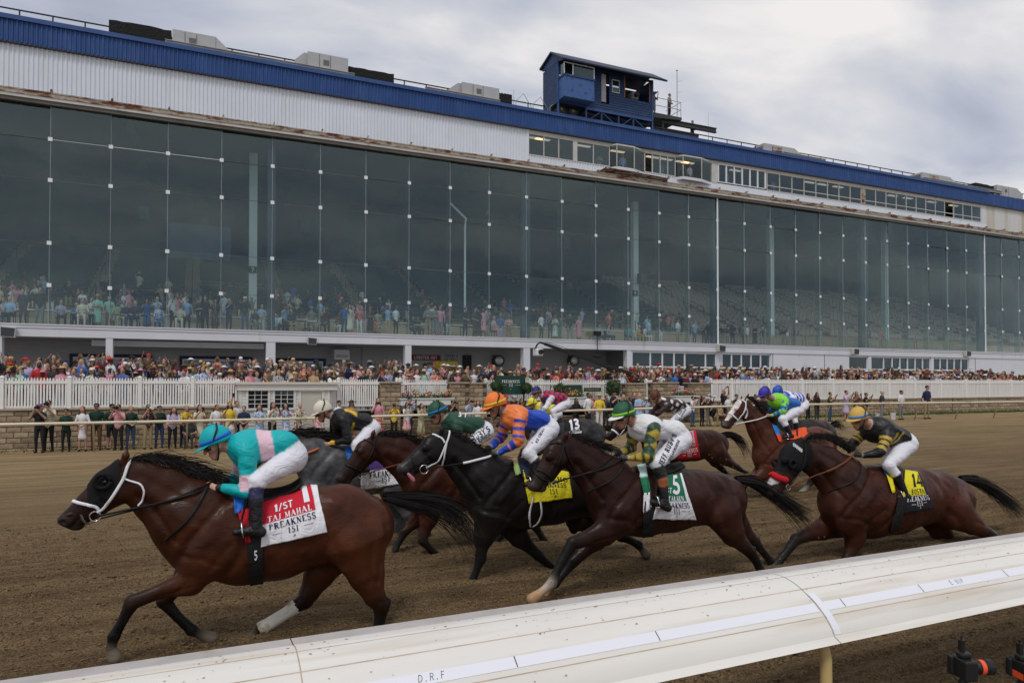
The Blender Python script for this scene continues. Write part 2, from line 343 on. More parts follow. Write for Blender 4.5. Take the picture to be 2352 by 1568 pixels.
M_conc = mat('tier_concrete', (.50, .39, .28), .85, noise=(.7, .14), bump=(20, .1))
M_bench = mat('bench_green', (.030, .060, .062), .6, noise=(3, .2))
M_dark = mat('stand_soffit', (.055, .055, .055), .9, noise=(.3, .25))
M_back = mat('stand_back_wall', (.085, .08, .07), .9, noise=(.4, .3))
M_colg = mat('column_pale', (.70, .78, .76), .6, noise=(.8, .08))
M_cold = mat('column_dark', (.045, .055, .075), .5)
M_rail = mat('rail_dark', (.03, .032, .035), .5, metal=.4)
M_frame = mat('window_frame', (.50, .49, .46), .5, noise=(3, .1))
M_framew = mat('window_frame_white', (.66, .67, .69), .5)
M_pane = glass_mat('office_glass', (.70, .76, .82), .01, .015)
M_room = mat('office_wall', (.20, .20, .20), .9)
M_tube = emit_mat('ceiling_light', (1, .83, .58), .6)
gs = thing('grandstand', 'long white and blue grandstand with tall glass front behind the track', 'grandstand', (0, YB, 0))
def gpart(mb, name, m, par=None):
    o = mb.build(name, m, gs if par is None else par); o.location = (0, -YB, 0) if par is None else (0, 0, 0); return o
def sub(mb, name, m, par): return mb.build(name, m, par)
def corrug(x0, x1, z0, z1, y, pitch=.2, depth=.045):
    mb = MB(); n = int((x1-x0)/pitch); vs = []
    prof = [(0, 0), (.32, 0), (.5, -depth), (.82, -depth)]
    for i in range(n+1):
        for a, d in prof:
            x = min(x0+(i+a)*pitch, x1); vs.append((x, y+d))
    k = len(vs)
    mb.add([(x, yy, z0) for x, yy in vs]+[(x, yy, z1) for x, yy in vs], [(i, i+1, k+i+1, k+i) for i in range(k-1)])
    return mb
XP0, XP1 = atY(1214, 330, YB).x, atY(2253, 480, YB).x         # the row of press windows
gpart(corrug(XL, XP0, Z_RU-.1, Z_BB+.12, YB), 'white_cladding', M_white)
gpart(corrug(XP1+.7, XR, Z_RU-.1, Z_BB+.12, YB), 'white_cladding', M_stain)
gpart(corrug(XL, XR, Z_BB, Z_BT-.17, YB-.2), 'blue_fascia', M_blue)
XSTEP = atY(2264, 440, YB).x
mb = MB(); mb.box(XL, XSTEP, YB-.33, YB+.55, Z_BT-.165, Z_BT+.0); mb.box(XL, XSTEP, YB-.30, YB+.4, Z_BT+.002, Z_BT+.07)
gpart(mb, 'roof_cap', M_bluecap)
gpart(box(XL, XR, YB-.22, YB+.3, Z_BB-.05, Z_BB-.004), 'fascia_trim', M_cold)
mb = MB(); mb.box(XL, XR, YB-.34, YB-.02, Z_RU-.27, Z_RU-.09); mb.box(XL, XR, YB-.36, YB-.3, Z_RU-.085, Z_RU-.02); mb.box(XL, XR, YB-.06, YB-.005, Z_RU-.085, Z_RU+.02)
gpart(mb, 'rusted_beam', M_rust)
gpart(box(XL, XR, YB-.31, YB-.04, Z_RU-.42, Z_RU-.274), 'white_channel', M_chan)
gpart(box(XL, XR, YB-.24, YB-.04, Z_GT-.12, Z_RU-.424), 'gutter', M_gut)
PX0, PITCHX = -6.69, 2.6
for k in range(-3, 34):
    x = PX0+PITCHX*k
    gpart(MB().prism([(x-.035, Z_RU-.1), (x+.035, Z_RU-.1), (x+.10, Z_RU+.16), (x+.03, Z_RU+.16)], YB-.32, YB-.05), 'bracket', M_rust)
mb = MB(); mb.box(XL, XR, YB-.26, YB+.2, Z_BEAM, Z_SLAB-.22); mb.box(XL, XR, YB-.29, YB+.2, Z_SLAB-.205, Z_SLAB-.06); mb.box(XL, XR, YB-.33, YB+.2, Z_SLAB-.055, Z_SLAB)
gpart(mb, 'slab_edge', M_paint)
gpart(box(XL, XR, YB+.21, 46, Z_BEAM+.25, Z_SLAB-.01), 'floor_slab', M_conc)
rows = [Z_SLAB, 7.09, 9.17, 12.27, 14.29, Z_GT-.12]
pane_me = [box(.012, PITCHX-.012, 0, .016, rows[j]+.012, rows[j+1]-.012).mesh('glass_pane', M_glass) for j in range(5)]
for k in range(-4, 33):
    for j in range(5):
        o = link('glass_pane', pane_me[j], gs); o.location = (PX0+PITCHX*k, rnd.uniform(-.004, .004), 0); o.rotation_euler = (rnd.gauss(0, .0022), 0, rnd.gauss(0, .0022))
clip_me = box(-.095, .095, -.045, -.004, -.095, .095).mesh('glazing_clip', M_clip)
strip_me = box(-.009, .009, -.005, .07, Z_SLAB, Z_GT-.12).mesh('glazing_strip', M_seal)
fin_me = box(-.02, .02, .09, .5, Z_SLAB, Z_GT-.12).mesh('glass_fin', glass_mat('fin_glass', (.80, .86, .86), .05, .03))
for k in range(-4, 34):
    x = PX0+PITCHX*k
    o = link('glazing_strip', strip_me, gs); o.location = (x, 0, 0)
    o = link('glass_fin', fin_me, gs); o.location = (x, 0, 0)
    for z in rows[1:5]:
        o = link('glazing_clip', clip_me, gs); o.location = (x+rnd.uniform(-.01, .01), 0, z+rnd.uniform(-.01, .01))
M_line = mat('sealant_line', (.11, .12, .13), .6)
for z in rows[1:5]: gpart(box(XL, XR, YB-.003, YB+.02, z-.011, z+.011), 'sealant_line', M_line)
for k in (16, 28): gpart(box(PX0+PITCHX*k-.05, PX0+PITCHX*k+.05, YB-.07, YB-.008, Z_SLAB, Z_GT-.12), 'joint_cover', M_clip)
for k in (0, 1, 2): gpart(box(PX0+PITCHX*k+.05, PX0+PITCHX*(k+1)-.05, YB-.012, YB-.002, rows[4]-.008, rows[4]+.012), 'sealant_repair', M_clip)
NT, T0, RUN, RISE = 17, 44.2, .92, .40
for i in range(NT):
    y0 = T0+i*RUN; z1 = Z_SLAB+.2+(i+1)*RISE
    gpart(box(XL, XR, y0, y0+RUN-.004, Z_SLAB-.2 if i < 1 else z1-RISE-.3, z1), 'tier', M_conc)
yb = T0+NT*RUN; zb = Z_SLAB+.2+NT*RISE
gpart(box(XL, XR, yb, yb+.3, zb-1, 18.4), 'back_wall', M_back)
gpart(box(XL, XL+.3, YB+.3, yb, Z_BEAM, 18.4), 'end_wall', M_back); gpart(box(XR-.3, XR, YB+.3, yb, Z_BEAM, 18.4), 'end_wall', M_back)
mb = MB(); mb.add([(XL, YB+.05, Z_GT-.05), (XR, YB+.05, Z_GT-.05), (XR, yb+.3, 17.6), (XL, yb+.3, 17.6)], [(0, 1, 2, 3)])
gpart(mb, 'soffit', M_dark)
for i in range(10):
    x = XL+3+i*10.4*.93
    gpart(MB().bar((x, YB+1, Z_GT-.3), (x, yb, 17.1), .35, .5), 'soffit_beam', M_dark)
gpart(box(XL, XR, YB+.5, yb+.2, Z_BT-.25, Z_BT-.02), 'roof_deck', M_gut)
gpart(box(XL, XR, yb+.3, yb+.5, 1, Z_BT), 'rear_wall', M_grey)
bench_mb = MB()
for a in range(2): bench_mb.box(0, 4.3, .1+a*.19, .26+a*.19, .40, .44)
bench_mb.box(0, 4.3, .50, .53, .58, .86)
for x in (.15, 2.1, 4.1): bench_mb.box(x, x+.06, .12, .5, 0, .395)
bench_me = bench_mb.mesh('bench', M_bench)
M_seat = mat('folding_seat_brown', (.42, .33, .25), .75, noise=(6, .25))
seat_mb = MB()
for s in range(8): seat_mb.box(s*.53, s*.53+.47, .36, .44, .28, .80); seat_mb.box(s*.53+.02, s*.53+.45, .18, .352, .40, .46)
seat_me = seat_mb.mesh('seat_row', M_seat)
for i in range(1, NT):
    for s in range(19):
        x = XL+.5+s*5.2
        right = x > 33
        if not right and rnd.random() < .10: continue
        o = link('bench' if not right else 'seat_row', bench_me if not right else seat_me, gs)
        o.location = (x, T0+i*RUN-YB-.02, Z_SLAB+.2+(i+1)*RISE+.003)
for s in range(0, 19):
    x = XL+.5+s*5.2-.45
    for seg in range(3):
        i0 = 1+seg*5; y0 = T0+i0*RUN; z0 = Z_SLAB+.2+(i0+1)*RISE; y1 = y0+RUN*3; z1 = z0+RISE*3
        mb = MB(); mb.tube([(x, y0, z0), (x, y0, z0+.9), (x, y1, z1+.9), (x, y1, z1)], .03, 6)
        gpart(mb, 'stair_handrail', M_rail)
for u, y, wd, m_, nm in [(580, 45.4, .46, M_colg, 'column'), (1458, 45.4, .46, M_colg, 'column'), (1770, 45.4, .46, M_colg, 'column'), (2033, 45.4, .46, M_colg, 'column'), (2250, 45.4, .46, M_colg, 'column'),
                      (622, 41.35, .42, M_cold, 'dark_column'), (1206, 41.35, .55, M_cold, 'dark_column'), (1641, 41.35, .55, M_cold, 'dark_column'), (1982, 41.35, .75, M_cold, 'dark_column'), (2252, 41.35, .75, M_cold, 'dark_column')]:
    x = atY(u, 700, y).x
    gpart(box(x-wd/2, x+wd/2, y-.2, y+.2, Z_SLAB, 16.4), nm, m_)
x = atY(1068, 600, 43.2).x
mb = MB(); mb.tube([(x, 43.2, Z_SLAB), (x, 43.2, 12.6), (x+.1, 43.3, 13.2), (x-.9, 43.6, 14.2)], .075, 8); gpart(mb, 'drain_pipe', M_colg)
M_spk = mat('speaker_grey', (.045, .05, .055), .6)
for u, v, y in [(700, 520, 47), (1475, 640, 44.6), (1500, 620, 44.6), (330, 490, 47), (1300, 560, 48), (1640, 560, 47), (1900, 600, 46), (2240, 610, 46), (470, 520, 46), (30, 610, 46)]:
    p = atY(u, v, y); gpart(box(p.x-.28, p.x+.28, p.y-.25, p.y+.25, p.z-.4, p.z+.4), 'hung_speaker', M_spk)
p0, p1 = atY(388, 510, 42.2), atY(530, 600, 42.2)
gpart(box(p0.x, p1.x, 42.2, 42.3, p1.z, p0.z), 'hanging_screen', mat('screen_dark', (.018, .03, .05), .25))
gpart(MB().tube([(XL, 43.9, Z_SLAB+1.0), (35, 43.9, Z_SLAB+1.0)], .03, 6), 'hand_rail', M_clip)
M_bp = mat('barrier_brown', (.30, .24, .17), .8)
for s in range(7):
    x0 = 37.2+s*4.6; mb = MB()
    for i in range(24): mb.box(x0+i*.175, x0+i*.175+.09, 42.9, 42.93, Z_SLAB+.05, Z_SLAB+1.05)
    mb.box(x0, x0+4.2, 42.935, 42.97, Z_SLAB+.2, Z_SLAB+.3); mb.box(x0, x0+4.2, 42.935, 42.97, Z_SLAB+.8, Z_SLAB+.9)
    for xx in (x0-.06, x0+4.2): mb.box(xx, xx+.1, 42.88, 43.0, Z_SLAB, Z_SLAB+1.2)
    tag(mb.build('wooden_barrier', M_bp), 'brown wooden picket barrier behind the glass, %s from the tall white glass joint' % ['first', 'second', 'third', 'fourth', 'fifth', 'sixth', 'seventh'][s], 'barrier', 'wooden barriers inside the stand')
PB_Y = YB+.02
def zat(u, v, y=YB): return atY(u, v, y).z
gpart(corrug(XP0, XP1+.7, Z_RU-.1, 17.06, YB), 'lower_cladding', M_white)
gpart(box(XP0-.12, XP0-.002, YB-.06, YB+.06, Z_RU-.05, Z_BB), 'corner_trim', M_white)
gpart(box(XP1, XP1+.7, YB-.02, YB+.9, 17.062, Z_BB+.05), 'end_pier', M_paint)
gpart(box(XP0, XP1, YB+3.4, YB+3.6, Z_RU, Z_BB+.3), 'office_rear_wall', M_room)
gpart(box(XP0, XP1, YB+.35, YB+3.4, Z_BB+.12, Z_BB+.2), 'office_ceiling', mat('office_ceiling', (.5, .5, .5), .9))
gpart(box(XP0, XP1, YB+.35, YB+3.4, Z_RU-.05, Z_RU+.05), 'office_floor', M_room)
gpart(box(XP0, XP1, YB-.03, YB+.1, Z_BB-.30, Z_BB-.056), 'lintel', M_frame)
def win(u0, u1, z0=17.12, z1=18.42, y=None, fr=None, n=1, low=None, name='window', t=.06, open_=None):
    y = YB-.02 if y is None else y; fr = fr or M_frame
    x0, x1 = atY(u0, 500, y).x, atY(u1, 500, y).x
    mb = MB()
    mb.box(x0, x1, y-.03, y+.07, z0-.07, z0); mb.box(x0, x1, y-.03, y+.07, z1, z1+.07)
    for i in range(n+1):
        x = x0+(x1-x0)*i/n; mb.box(x-t/2, x+t/2, y-.028, y+.068, z0+.001, z1-.001)
    if low: mb.box(x0+t/2, x1-t/2, y-.025, y+.06, low-.03, low+.03)
    wo = gpart(mb, name, fr)
    for i in range(n):
        if open_ == i: continue
        a, b = x0+(x1-x0)*i/n+t/2, x0+(x1-x0)*(i+1)/n-t/2
        for q0, q1 in ([(z0, z1)] if not low else [(z0, low-.03), (low+.03, z1)]):
            pm = box(a+.002, b-.002, y+.012, y+.02, q0+.002, q1-.002).mesh('pane', M_pane); po = link('pane', pm, wo)
    return wo
win(1214, 1317, n=3); win(1325, 1400, n=2)
win(1481, 1551, n=4, open_=0)
win(1650, 1758, n=6, fr=M_framew, z0=17.2, z1=18.45, t=.13)
win(1762, 1978, n=8, low=17.45); win(1987, 2252, n=12, low=17.45, open_=8)
mb = MB(); a, b = atY(1634, 400, YB).x, atY(1648, 400, YB).x; gpart(box(a, b, YB-.05, YB+.1, 17.07, Z_BB-.31), 'pier', M_frame)
a, b = atY(1978.5, 400, YB).x, atY(1986.5, 400, YB).x; gpart(box(a, b, YB-.05, YB+.1, 17.07, Z_BB-.31), 'pier', M_rust)
a, b = atY(1317.5, 400, YB).x, atY(1324.5, 400, YB).x; gpart(box(a, b, YB-.05, YB+.1, 17.07, Z_BB-.31), 'pier', M_frame)
def bay(u0, u1, um):
    a, b = atY(u0, 400, YB).x, atY(u1, 400, YB).x; m_ = a+(b-a)*.62
    pts = [(a, YB-.03), (a+.25, YB-.42), (m_, YB-.42), (b, YB-.03)]
    z0, z1 = 17.05, 18.5
    mb = MB(); mb.prism(pts, z0-.2, z0, 'z'); fl = gpart(mb, 'bay_sill', M_paint)
    mb = MB(); mb.prism(pts, z1, z1+.10, 'z'); gpart(mb, 'bay_head', M_frame)
    fr = MB()
    for p in pts[1:3]: fr.box(p[0]-.025, p[0]+.025, p[1]-.025, p[1]+.025, z0+.002, z1-.002)
    fo = gpart(fr, 'bay_window', M_frame)
    for p, q in zip(pts, pts[1:]):
        me = MB().add([(p[0], p[1], z0+.003), (q[0], q[1], z0+.003), (q[0], q[1], z1-.003), (p[0], p[1], z1-.003)], [(0, 1, 2, 3)]).mesh('pane', M_pane); link('pane', me, fo)
bay(1402, 1477, 0); bay(1554, 1632, 0)
for u in (1233, 1246, 1340, 1419, 1500, 1530, 1568, 1580, 1690, 1860, 1890, 1925, 2050, 2085, 2140, 2190):
    p = atY(u, 400, YB+1.6); gpart(box(p.x-.55, p.x+.55, YB+1.5, YB+1.75, Z_BB+.07, Z_BB+.115), 'ceiling_light', M_tube)
mb = MB(); a, b = atY(1370, 400, YB).x, atY(1530, 400, YB).x
mb.add([(a, YB-.1, Z_RU+.06), (b, YB-.1, Z_RU+.0), (b-.3, YB-.62, Z_RU+.16), (a+.4, YB-.58, Z_RU+.30)], [(0, 1, 2, 3)]); mb.add([(a, YB-.1, Z_RU+.03), (b, YB-.1, Z_RU-.03), (b-.3, YB-.62, Z_RU+.13), (a+.4, YB-.58, Z_RU+.27)], [(3, 2, 1, 0)])
for x in (a+.4, (a+b)/2, b-.3): mb.bar((x, YB-.05, Z_RU+.05), (x+.1, YB-.66, Z_RU+.24), .07, .16)
gpart(mb, 'bent_awning', M_rust)
XF = atY(1441, 800, YB).x                     # left of this: open arcade, right: flush white wall
M_side = mat('siding_grey', (.40, .40, .41), .65, noise=(1.2, .06))
mb = MB(); z = .9
while z < 4.6:
    mb.add([(XL, 44.0, z), (XF+.5, 44.0, z), (XF+.5, 43.965, z+.004), (XL, 43.965, z+.004), (XL, 44.0, z+.2), (XF+.5, 44.0, z+.2)], [(0, 1, 2, 3), (3, 2, 5, 4)]); z += .2
gpart(mb, 'arcade_siding', M_side)
x0, x1 = atY(832, 800, 43.9).x, atY(1441, 800, 43.9).x
gpart(box(x0, x1, 43.86, 43.96, 1, 4.6), 'arcade_wall', M_grey)
gpart(box(XL, XF+.4, YB+.2, 44.0, Z_BEAM+.02, Z_BEAM+.24), 'arcade_ceiling', M_grey)
for u0, u1 in [(-10, 6), (243.5, 259.5), (611, 632), (929.5, 943.5), (1200.5, 1215.5), (1438, 1446)]:
    a, b = atY(u0, 800, YB-.1).x, atY(u1, 800, YB-.1).x
    gpart(box(a, b, YB-.24, YB+.25, 1.0, Z_BEAM-.002), 'arcade_column', M_paint)
gpart(box(atY(212, 800, 42).x, atY(605, 800, 42).x, 41.7, 42.3, 4.22, 4.52), 'duct', M_paint)
M_bfr = mat('navy_frame', (.010, .018, .06), .5)
for u0, u1, v in [(-10, 12, 812), (160, 350, 812), (412, 580, 817), (634, 748, 822)]:
    a, b = atY(u0, v, 43.9).x, atY(u1, v, 43.9).x; zt = atY(u0, v, 43.9).z
    mb = MB(); mb.box(a, b, 43.82, 43.90, zt-.16, zt); mb.box(a, a+.15, 43.82, 43.90, 1.3, zt-.162); mb.box(b-.15, b, 43.82, 43.90, 1.3, zt-.162)
    wo = gpart(mb, 'arcade_window', M_bfr)
    mb = MB(); mb.box(a+.16, b-.16, 43.84, 43.88, zt-.26, zt-.17); n_ = max(1, int((b-a)/1.6))
    for i in range(n_+1): xx = a+.2+(b-a-.4)*i/n_; mb.box(xx-.03, xx+.03, 43.84, 43.88, 1.3, zt-.262)
    sub(mb, 'frame', M_framew, wo); sub(box(a+.16, b-.16, 43.885, 43.895, 1.3, zt-.165), 'pane', M_pane, wo)
a, b = atY(766, 800, 43.2).x, atY(801, 800, 43.2).x; z0, z1 = zat(780, 826, 43.2), zat(780, 803, 43.2)
hv = thing('wall_air_unit', 'white boxy air unit mounted high in the arcade beside the navy window', 'air unit', ((a+b)/2, 43.2, z0))
o = bevel(box(-(b-a)/2, (b-a)/2, -.3, .64, 0, z1-z0).build('casing', M_paint, hv), .02); sub(box(-(b-a)/2+.1, (b-a)/2-.1, -.32, -.302, .12, .3), 'grille', M_grey, hv)
wx = [(XF, atY(1449, 800, YB).x), (atY(1642.5, 800, YB).x, atY(1655.5, 800, YB).x), (atY(1766.5, 800, YB).x, atY(1945.5, 800, YB).x), (atY(1989.5, 800, YB).x, atY(1996.5, 800, YB).x), (atY(2133.5, 800, YB).x, atY(2139.5, 800, YB).x), (atY(2220.5, 800, YB).x, XR)]
for a, b in wx: gpart(box(a, b, YB-.2, YB+.2, 1.0, Z_BEAM-.003), 'flush_wall', M_paint)
for u0, u1, ns in [(1449, 1642, [0, .21, .35, .487, .615, .87, 1]), (1655, 1766, [0, .2, .4, .6, .8, 1]), (1946, 1989, [0, 1]), (1997, 2133, [0, .21, .35, .48, .61, .74, .87, 1]), (2140, 2220, [0, .2, .4, .6, .8, 1])]:
    a, b = atY(u0, 800, YB).x, atY(u1, 800, YB).x; zt = 4.40; zm = 3.42
    mb = MB(); mb.box(a, b, YB-.1, YB, zt, Z_BEAM-.004); mb.box(a, b, YB-.09, YB-.01, zm-.05, zm+.05)
    for q in ns: xx = a+(b-a)*q; mb.box(xx-.05, xx+.05, YB-.12, YB, 1.2, zt-.002)
    wo = gpart(mb, 'glazed_doors', M_framew)
    for q0, q1 in zip(ns, ns[1:]):
        for z0, z1 in ((zm+.052, zt-.003), (1.2, zm-.052)):
            sub(box(a+(b-a)*q0+.052, a+(b-a)*q1-.052, YB-.05, YB-.04, z0, z1), 'pane', M_pane, wo)
gpart(box(XF+.5, XR, 47, 47.2, .5, 4.8), 'lobby_wall', M_room)
gpart(box(XF+.4, XF+.5, YB+.2, 47, .5, 4.8), 'lobby_end_wall', M_room)
for u, nm in ((1767, 0), (1886, 1), (2232, 2)):
    p = atY(u+8, 800, YB-.22); gpart(box(p.x-.02, p.x+.02, YB-.222, YB-.202, 1.2, Z_BEAM-.01), 'wall_joint', M_line)
ls = 0
for u, v, s, r_, d in [(18, 762, .62, 1, 'far left above the crowd beside the first column'), (718, 783, .5, 1, 'above the arcade near the white air unit'), (1660, 800, .6, 0, 'between the two groups of glazed doors'), (1968, 807, .6, 0, 'over the small single glazed panel'), (2226, 812, .6, 0, 'at the right end of the glazed doors')]:
    p = atY(u, v, YB-.62); t = thing('loudspeaker', 'dark slab-edge loudspeaker '+d, 'loudspeaker', p, 'loudspeakers along the slab edge')
    mb = MB(); mb.prism([(-s*.5, -s*.36), (s*.42, -s*.42), (s*.5, s*.34), (-s*.5, s*.42)], 0, .30); mb.build('horn_box', mat('speaker_white', (.5, .5, .48), .6), t)
    MB().prism([(-s*.45, -s*.31), (s*.37, -s*.36), (s*.45, s*.29), (-s*.45, s*.37)], -.02, -.002).build('grille', M_spk, t)
    MB().tube([(0, .30, 0), (-.1, .38, .08)], .03, 6).build('arm', M_framew, t)
# ================================================================== LETTERING
def _arc(cx, cy, rx, ry, a0, a1, n=10): return [(cx+rx*math.cos(R(a0+(a1-a0)*i/n)), cy+ry*math.sin(R(a0+(a1-a0)*i/n))) for i in range(n+1)]
_T, _t = .15, .06
def _serif(x, y): return ([(x-.13, y), (x+.13, y)], .045)
SERIF = {
 'P': (.62, [([(.18, 0), (.18, 1)], _T), ([(.18, .97)]+_arc(.30, .73, .24, .235, 90, -90)+[(.18, .50)], .08), _serif(.18, .02), _serif(.14, .98)]),
 'R': (.74, [([(.18, 0), (.18, 1)], _T), ([(.18, .97)]+_arc(.30, .745, .23, .22, 90, -90)+[(.18, .52)], .08), ([(.34, .52), (.66, .02)], .13), _serif(.18, .02), _serif(.14, .98), _serif(.66, .02)]),
 'E': (.62, [([(.18, 0), (.18, 1)], _T), ([(.06, .97), (.55, .97), (.55, .84)], _t), ([(.18, .5), (.45, .5)], _t), ([(.06, .03), (.57, .03), (.57, .18)], _t)]),
 'A': (.76, [([(.10, .02), (.38, 1)], _t), ([(.36, 1), (.66, .02)], _T), ([(.2, .33), (.55, .33)], _t), _serif(.10, .02), _serif(.66, .02)]),
 'K': (.74, [([(.18, 0), (.18, 1)], _T), ([(.18, .42), (.60, .97)], _t), ([(.33, .58), (.64, .02)], _T), _serif(.18, .02), _serif(.18, .98), _serif(.60, .98), _serif(.66, .02)]),
 'N': (.80, [([(.16, 0), (.16, 1)], _t), ([(.14, .98), (.66, .02)], _T), ([(.66, 0), (.66, 1)], _t), _serif(.16, .02), _serif(.10, .98), _serif(.66, .98)]),
 'S': (.56, [(_arc(.28, .74, .20, .235, 20, 270)+_arc(.28, .26, .22, .24, 90, -160), .10)]),
 'T': (.70, [([(.35, 0), (.35, 1)], _T), ([(.05, .84), (.05, .97), (.65, .97), (.65, .84)], _t), _serif(.35, .02)]),
 'J': (.42, [([(.26, 1), (.26, .12), (.18, -.05), (.06, -.06)], .12), _serif(.26, .98)]),
 'M': (.92, [([(.15, 0), (.17, 1)], _t), ([(.17, 1), (.45, .06)], .13), ([(.45, .06), (.74, 1)], _t), ([(.76, 0), (.76, 1)], _T), _serif(.15, .02), _serif(.76, .02), _serif(.12, .98), _serif(.79, .98)]),
 'H': (.82, [([(.18, 0), (.18, 1)], _T), ([(.66, 0), (.66, 1)], _T), ([(.18, .5), (.66, .5)], _t), _serif(.18, .02), _serif(.66, .02), _serif(.18, .98), _serif(.66, .98)]),
 'L': (.60, [([(.18, 0), (.18, 1)], _T), ([(.06, .03), (.54, .03), (.54, .2)], _t), _serif(.18, .98)]),
 'I': (.38, [([(.19, 0), (.19, 1)], _T), _serif(.19, .02), _serif(.19, .98)]),
 'B': (.66, [([(.18, 0), (.18, 1)], _T), ([(.18, .97)]+_arc(.30, .755, .2, .215, 90, -90)+[(.18, .53)], .08), (_arc(.30, .28, .26, .255, 90, -90)+[(.12, .03)], .09), _serif(.14, .98)]),
 'U': (.76, [([(.18, 1), (.18, .3)]+_arc(.38, .27, .2, .25, 180, 360)+[(.58, 1)], .11), _serif(.18, .98), _serif(.58, .98)]),
 'O': (.80, [(_arc(.40, .5, .32, .48, 0, 360, 20), .11)]),
 'C': (.70, [(_arc(.40, .5, .32, .48, 40, 320, 16), .10)]),
 'D': (.78, [([(.18, 0), (.18, 1)], _T), ([(.06, .97), (.3, .97)]+_arc(.32, .5, .32, .47, 90, -90)+[(.06, .03)], .08)]),
 'G': (.78, [(_arc(.40, .5, .32, .48, 40, 320, 16), .10), ([(.66, .06), (.66, .4)], .12), _serif(.64, .42)]),
 '1': (.42, [([(.22, 0), (.22, 1)], .11), ([(.22, .98), (.08, .84)], .06), _serif(.22, .02)]),
 '5': (.54, [([(.46, .97), (.14, .97), (.12, .54)], .07), (_arc(.24, .30, .23, .28, 115, -150), .09)]),
 '/': (.42, [([(.05, -.05), (.36, 1.02)], .08)]), '-': (.6, [([(.05, .48), (.55, .48)], .05)]), '.': (.2, [([(.08, .0), (.08, .1)], .1)]),
 "'": (.22, [([(.12, 1.0), (.10, .78)], .09)]), ' ': (.34, []), '*': (.9, [([(.1, .2), (.4, .9)], .08), ([(.3, .1), (.5, .6)], .08), ([(.5, .9), (.8, .3)], .08), ([(.55, .5), (.75, .9)], .07), ([(.2, .55), (.7, .5)], .06)]),
}
SANS = {
 '1': (.5, [([(.30, 0), (.30, 1)], .2), ([(.30, .92), (.08, .78)], .14)]), '3': (.62, [(_arc(.28, .74, .22, .19, 150, -90)+_arc(.28, .27, .24, .20, 90, -150), .17)]),
 '4': (.66, [([(.46, 0), (.46, .98), (.05, .32), (.64, .32)], .15)]), '9': (.62, [(_arc(.30, .68, .22, .24, -30, 330, 16), .16), ([(.52, .66), (.46, .25), (.32, .05), (.10, .06)], .16)]),
 '5': (.62, [([(.54, .93), (.16, .93), (.12, .5)], .13), (_arc(.29, .32, .25, .25, 120, -150), .15)]), '7': (.6, [([(.05, .93), (.55, .93), (.24, 0)], .16)]), '0': (.64, [(_arc(.32, .5, .24, .42, 0, 360, 18), .16)]),
 '/': (.45, [([(.05, -.05), (.38, 1.02)], .12)]), 'S': (.6, [(_arc(.30, .73, .22, .20, 25, 270)+_arc(.30, .27, .24, .21, 90, -155), .13)]), 'T': (.62, [([(.31, 0), (.31, 1)], .13), ([(.02, .93), (.6, .93)], .13)]),
 'J': (.5, [([(.38, 1), (.38, .25)]+_arc(.2, .24, .18, .2, 0, -150), .15)]), 'E': (.56, [([(.14, 0), (.14, 1)], .15), ([(.1, .93), (.52, .93)], .13), ([(.1, .5), (.46, .5)], .13), ([(.1, .07), (.52, .07)], .13)]),
 'F': (.54, [([(.14, 0), (.14, 1)], .15), ([(.1, .93), (.5, .93)], .13), ([(.1, .5), (.44, .5)], .13)]), 'R': (.66, [([(.14, 0), (.14, 1)], .15), ([(.14, .93)]+_arc(.32, .71, .2, .22, 90, -90)+[(.14, .49)], .13), ([(.32, .48), (.58, 0)], .15)]),
 'U': (.68, [([(.14, 1), (.14, .3)]+_arc(.34, .28, .2, .22, 180, 360)+[(.54, 1)], .14)]), 'B': (.64, [([(.14, 0), (.14, 1)], .15), ([(.14, .93)]+_arc(.32, .73, .18, .2, 90, -90)+[(.14, .53)], .12), (_arc(.32, .27, .22, .22, 90, -90)+[(.12, .06)], .13)]),
 'Y': (.64, [([(.05, 1), (.32, .48), (.59, 1)], .14), ([(.32, .5), (.32, 0)], .14)]), 'A': (.7, [([(.06, 0), (.34, 1), (.64, 0)], .13), ([(.18, .3), (.52, .3)], .12)]), 'K': (.66, [([(.14, 0), (.14, 1)], .14), ([(.58, 1), (.2, .48), (.62, 0)], .13)]),
 'H': (.68, [([(.12, 0), (.12, 1)], .13), ([(.56, 0), (.56, 1)], .13), ([(.12, .5), (.56, .5)], .13)]), 'O': (.74, [(_arc(.37, .5, .28, .43, 0, 360, 18), .13)]), 'L': (.54, [([(.14, 1), (.14, 0)], .15), ([(.1, .07), (.52, .07)], .13)]),
 'C': (.66, [(_arc(.36, .5, .28, .43, 45, 315, 14), .13)]), 'M': (.84, [([(.12, 0), (.14, 1), (.42, .2), (.70, 1), (.72, 0)], .12)]), 'I': (.3, [([(.15, 0), (.15, 1)], .15)]), 'D': (.7, [([(.14, 0), (.14, 1)], .14), ([(.14, .93)]+_arc(.3, .5, .28, .43, 90, -90)+[(.14, .07)], .13)]),
 'N': (.7, [([(.12, 0), (.12, 1), (.58, 0), (.58, 1)], .12)]), 'P': (.62, [([(.14, 0), (.14, 1)], .15), ([(.14, .93)]+_arc(.32, .7, .2, .23, 90, -90)+[(.14, .47)], .13)]), '&': (.74, [([(.64, .0), (.2, .7), (.24, .92), (.42, .92), (.44, .72), (.12, .36), (.12, .12), (.3, .04), (.5, .12), (.62, .4)], .11)]),
 'Z': (.6, [([(.05, .93), (.54, .93), (.06, .07), (.56, .07)], .13)]), '8': (.62, [(_arc(.3, .73, .19, .2, 0, 360, 14), .14), (_arc(.3, .27, .22, .21, 0, 360, 14), .14)]),
}
BOLD = 1.3
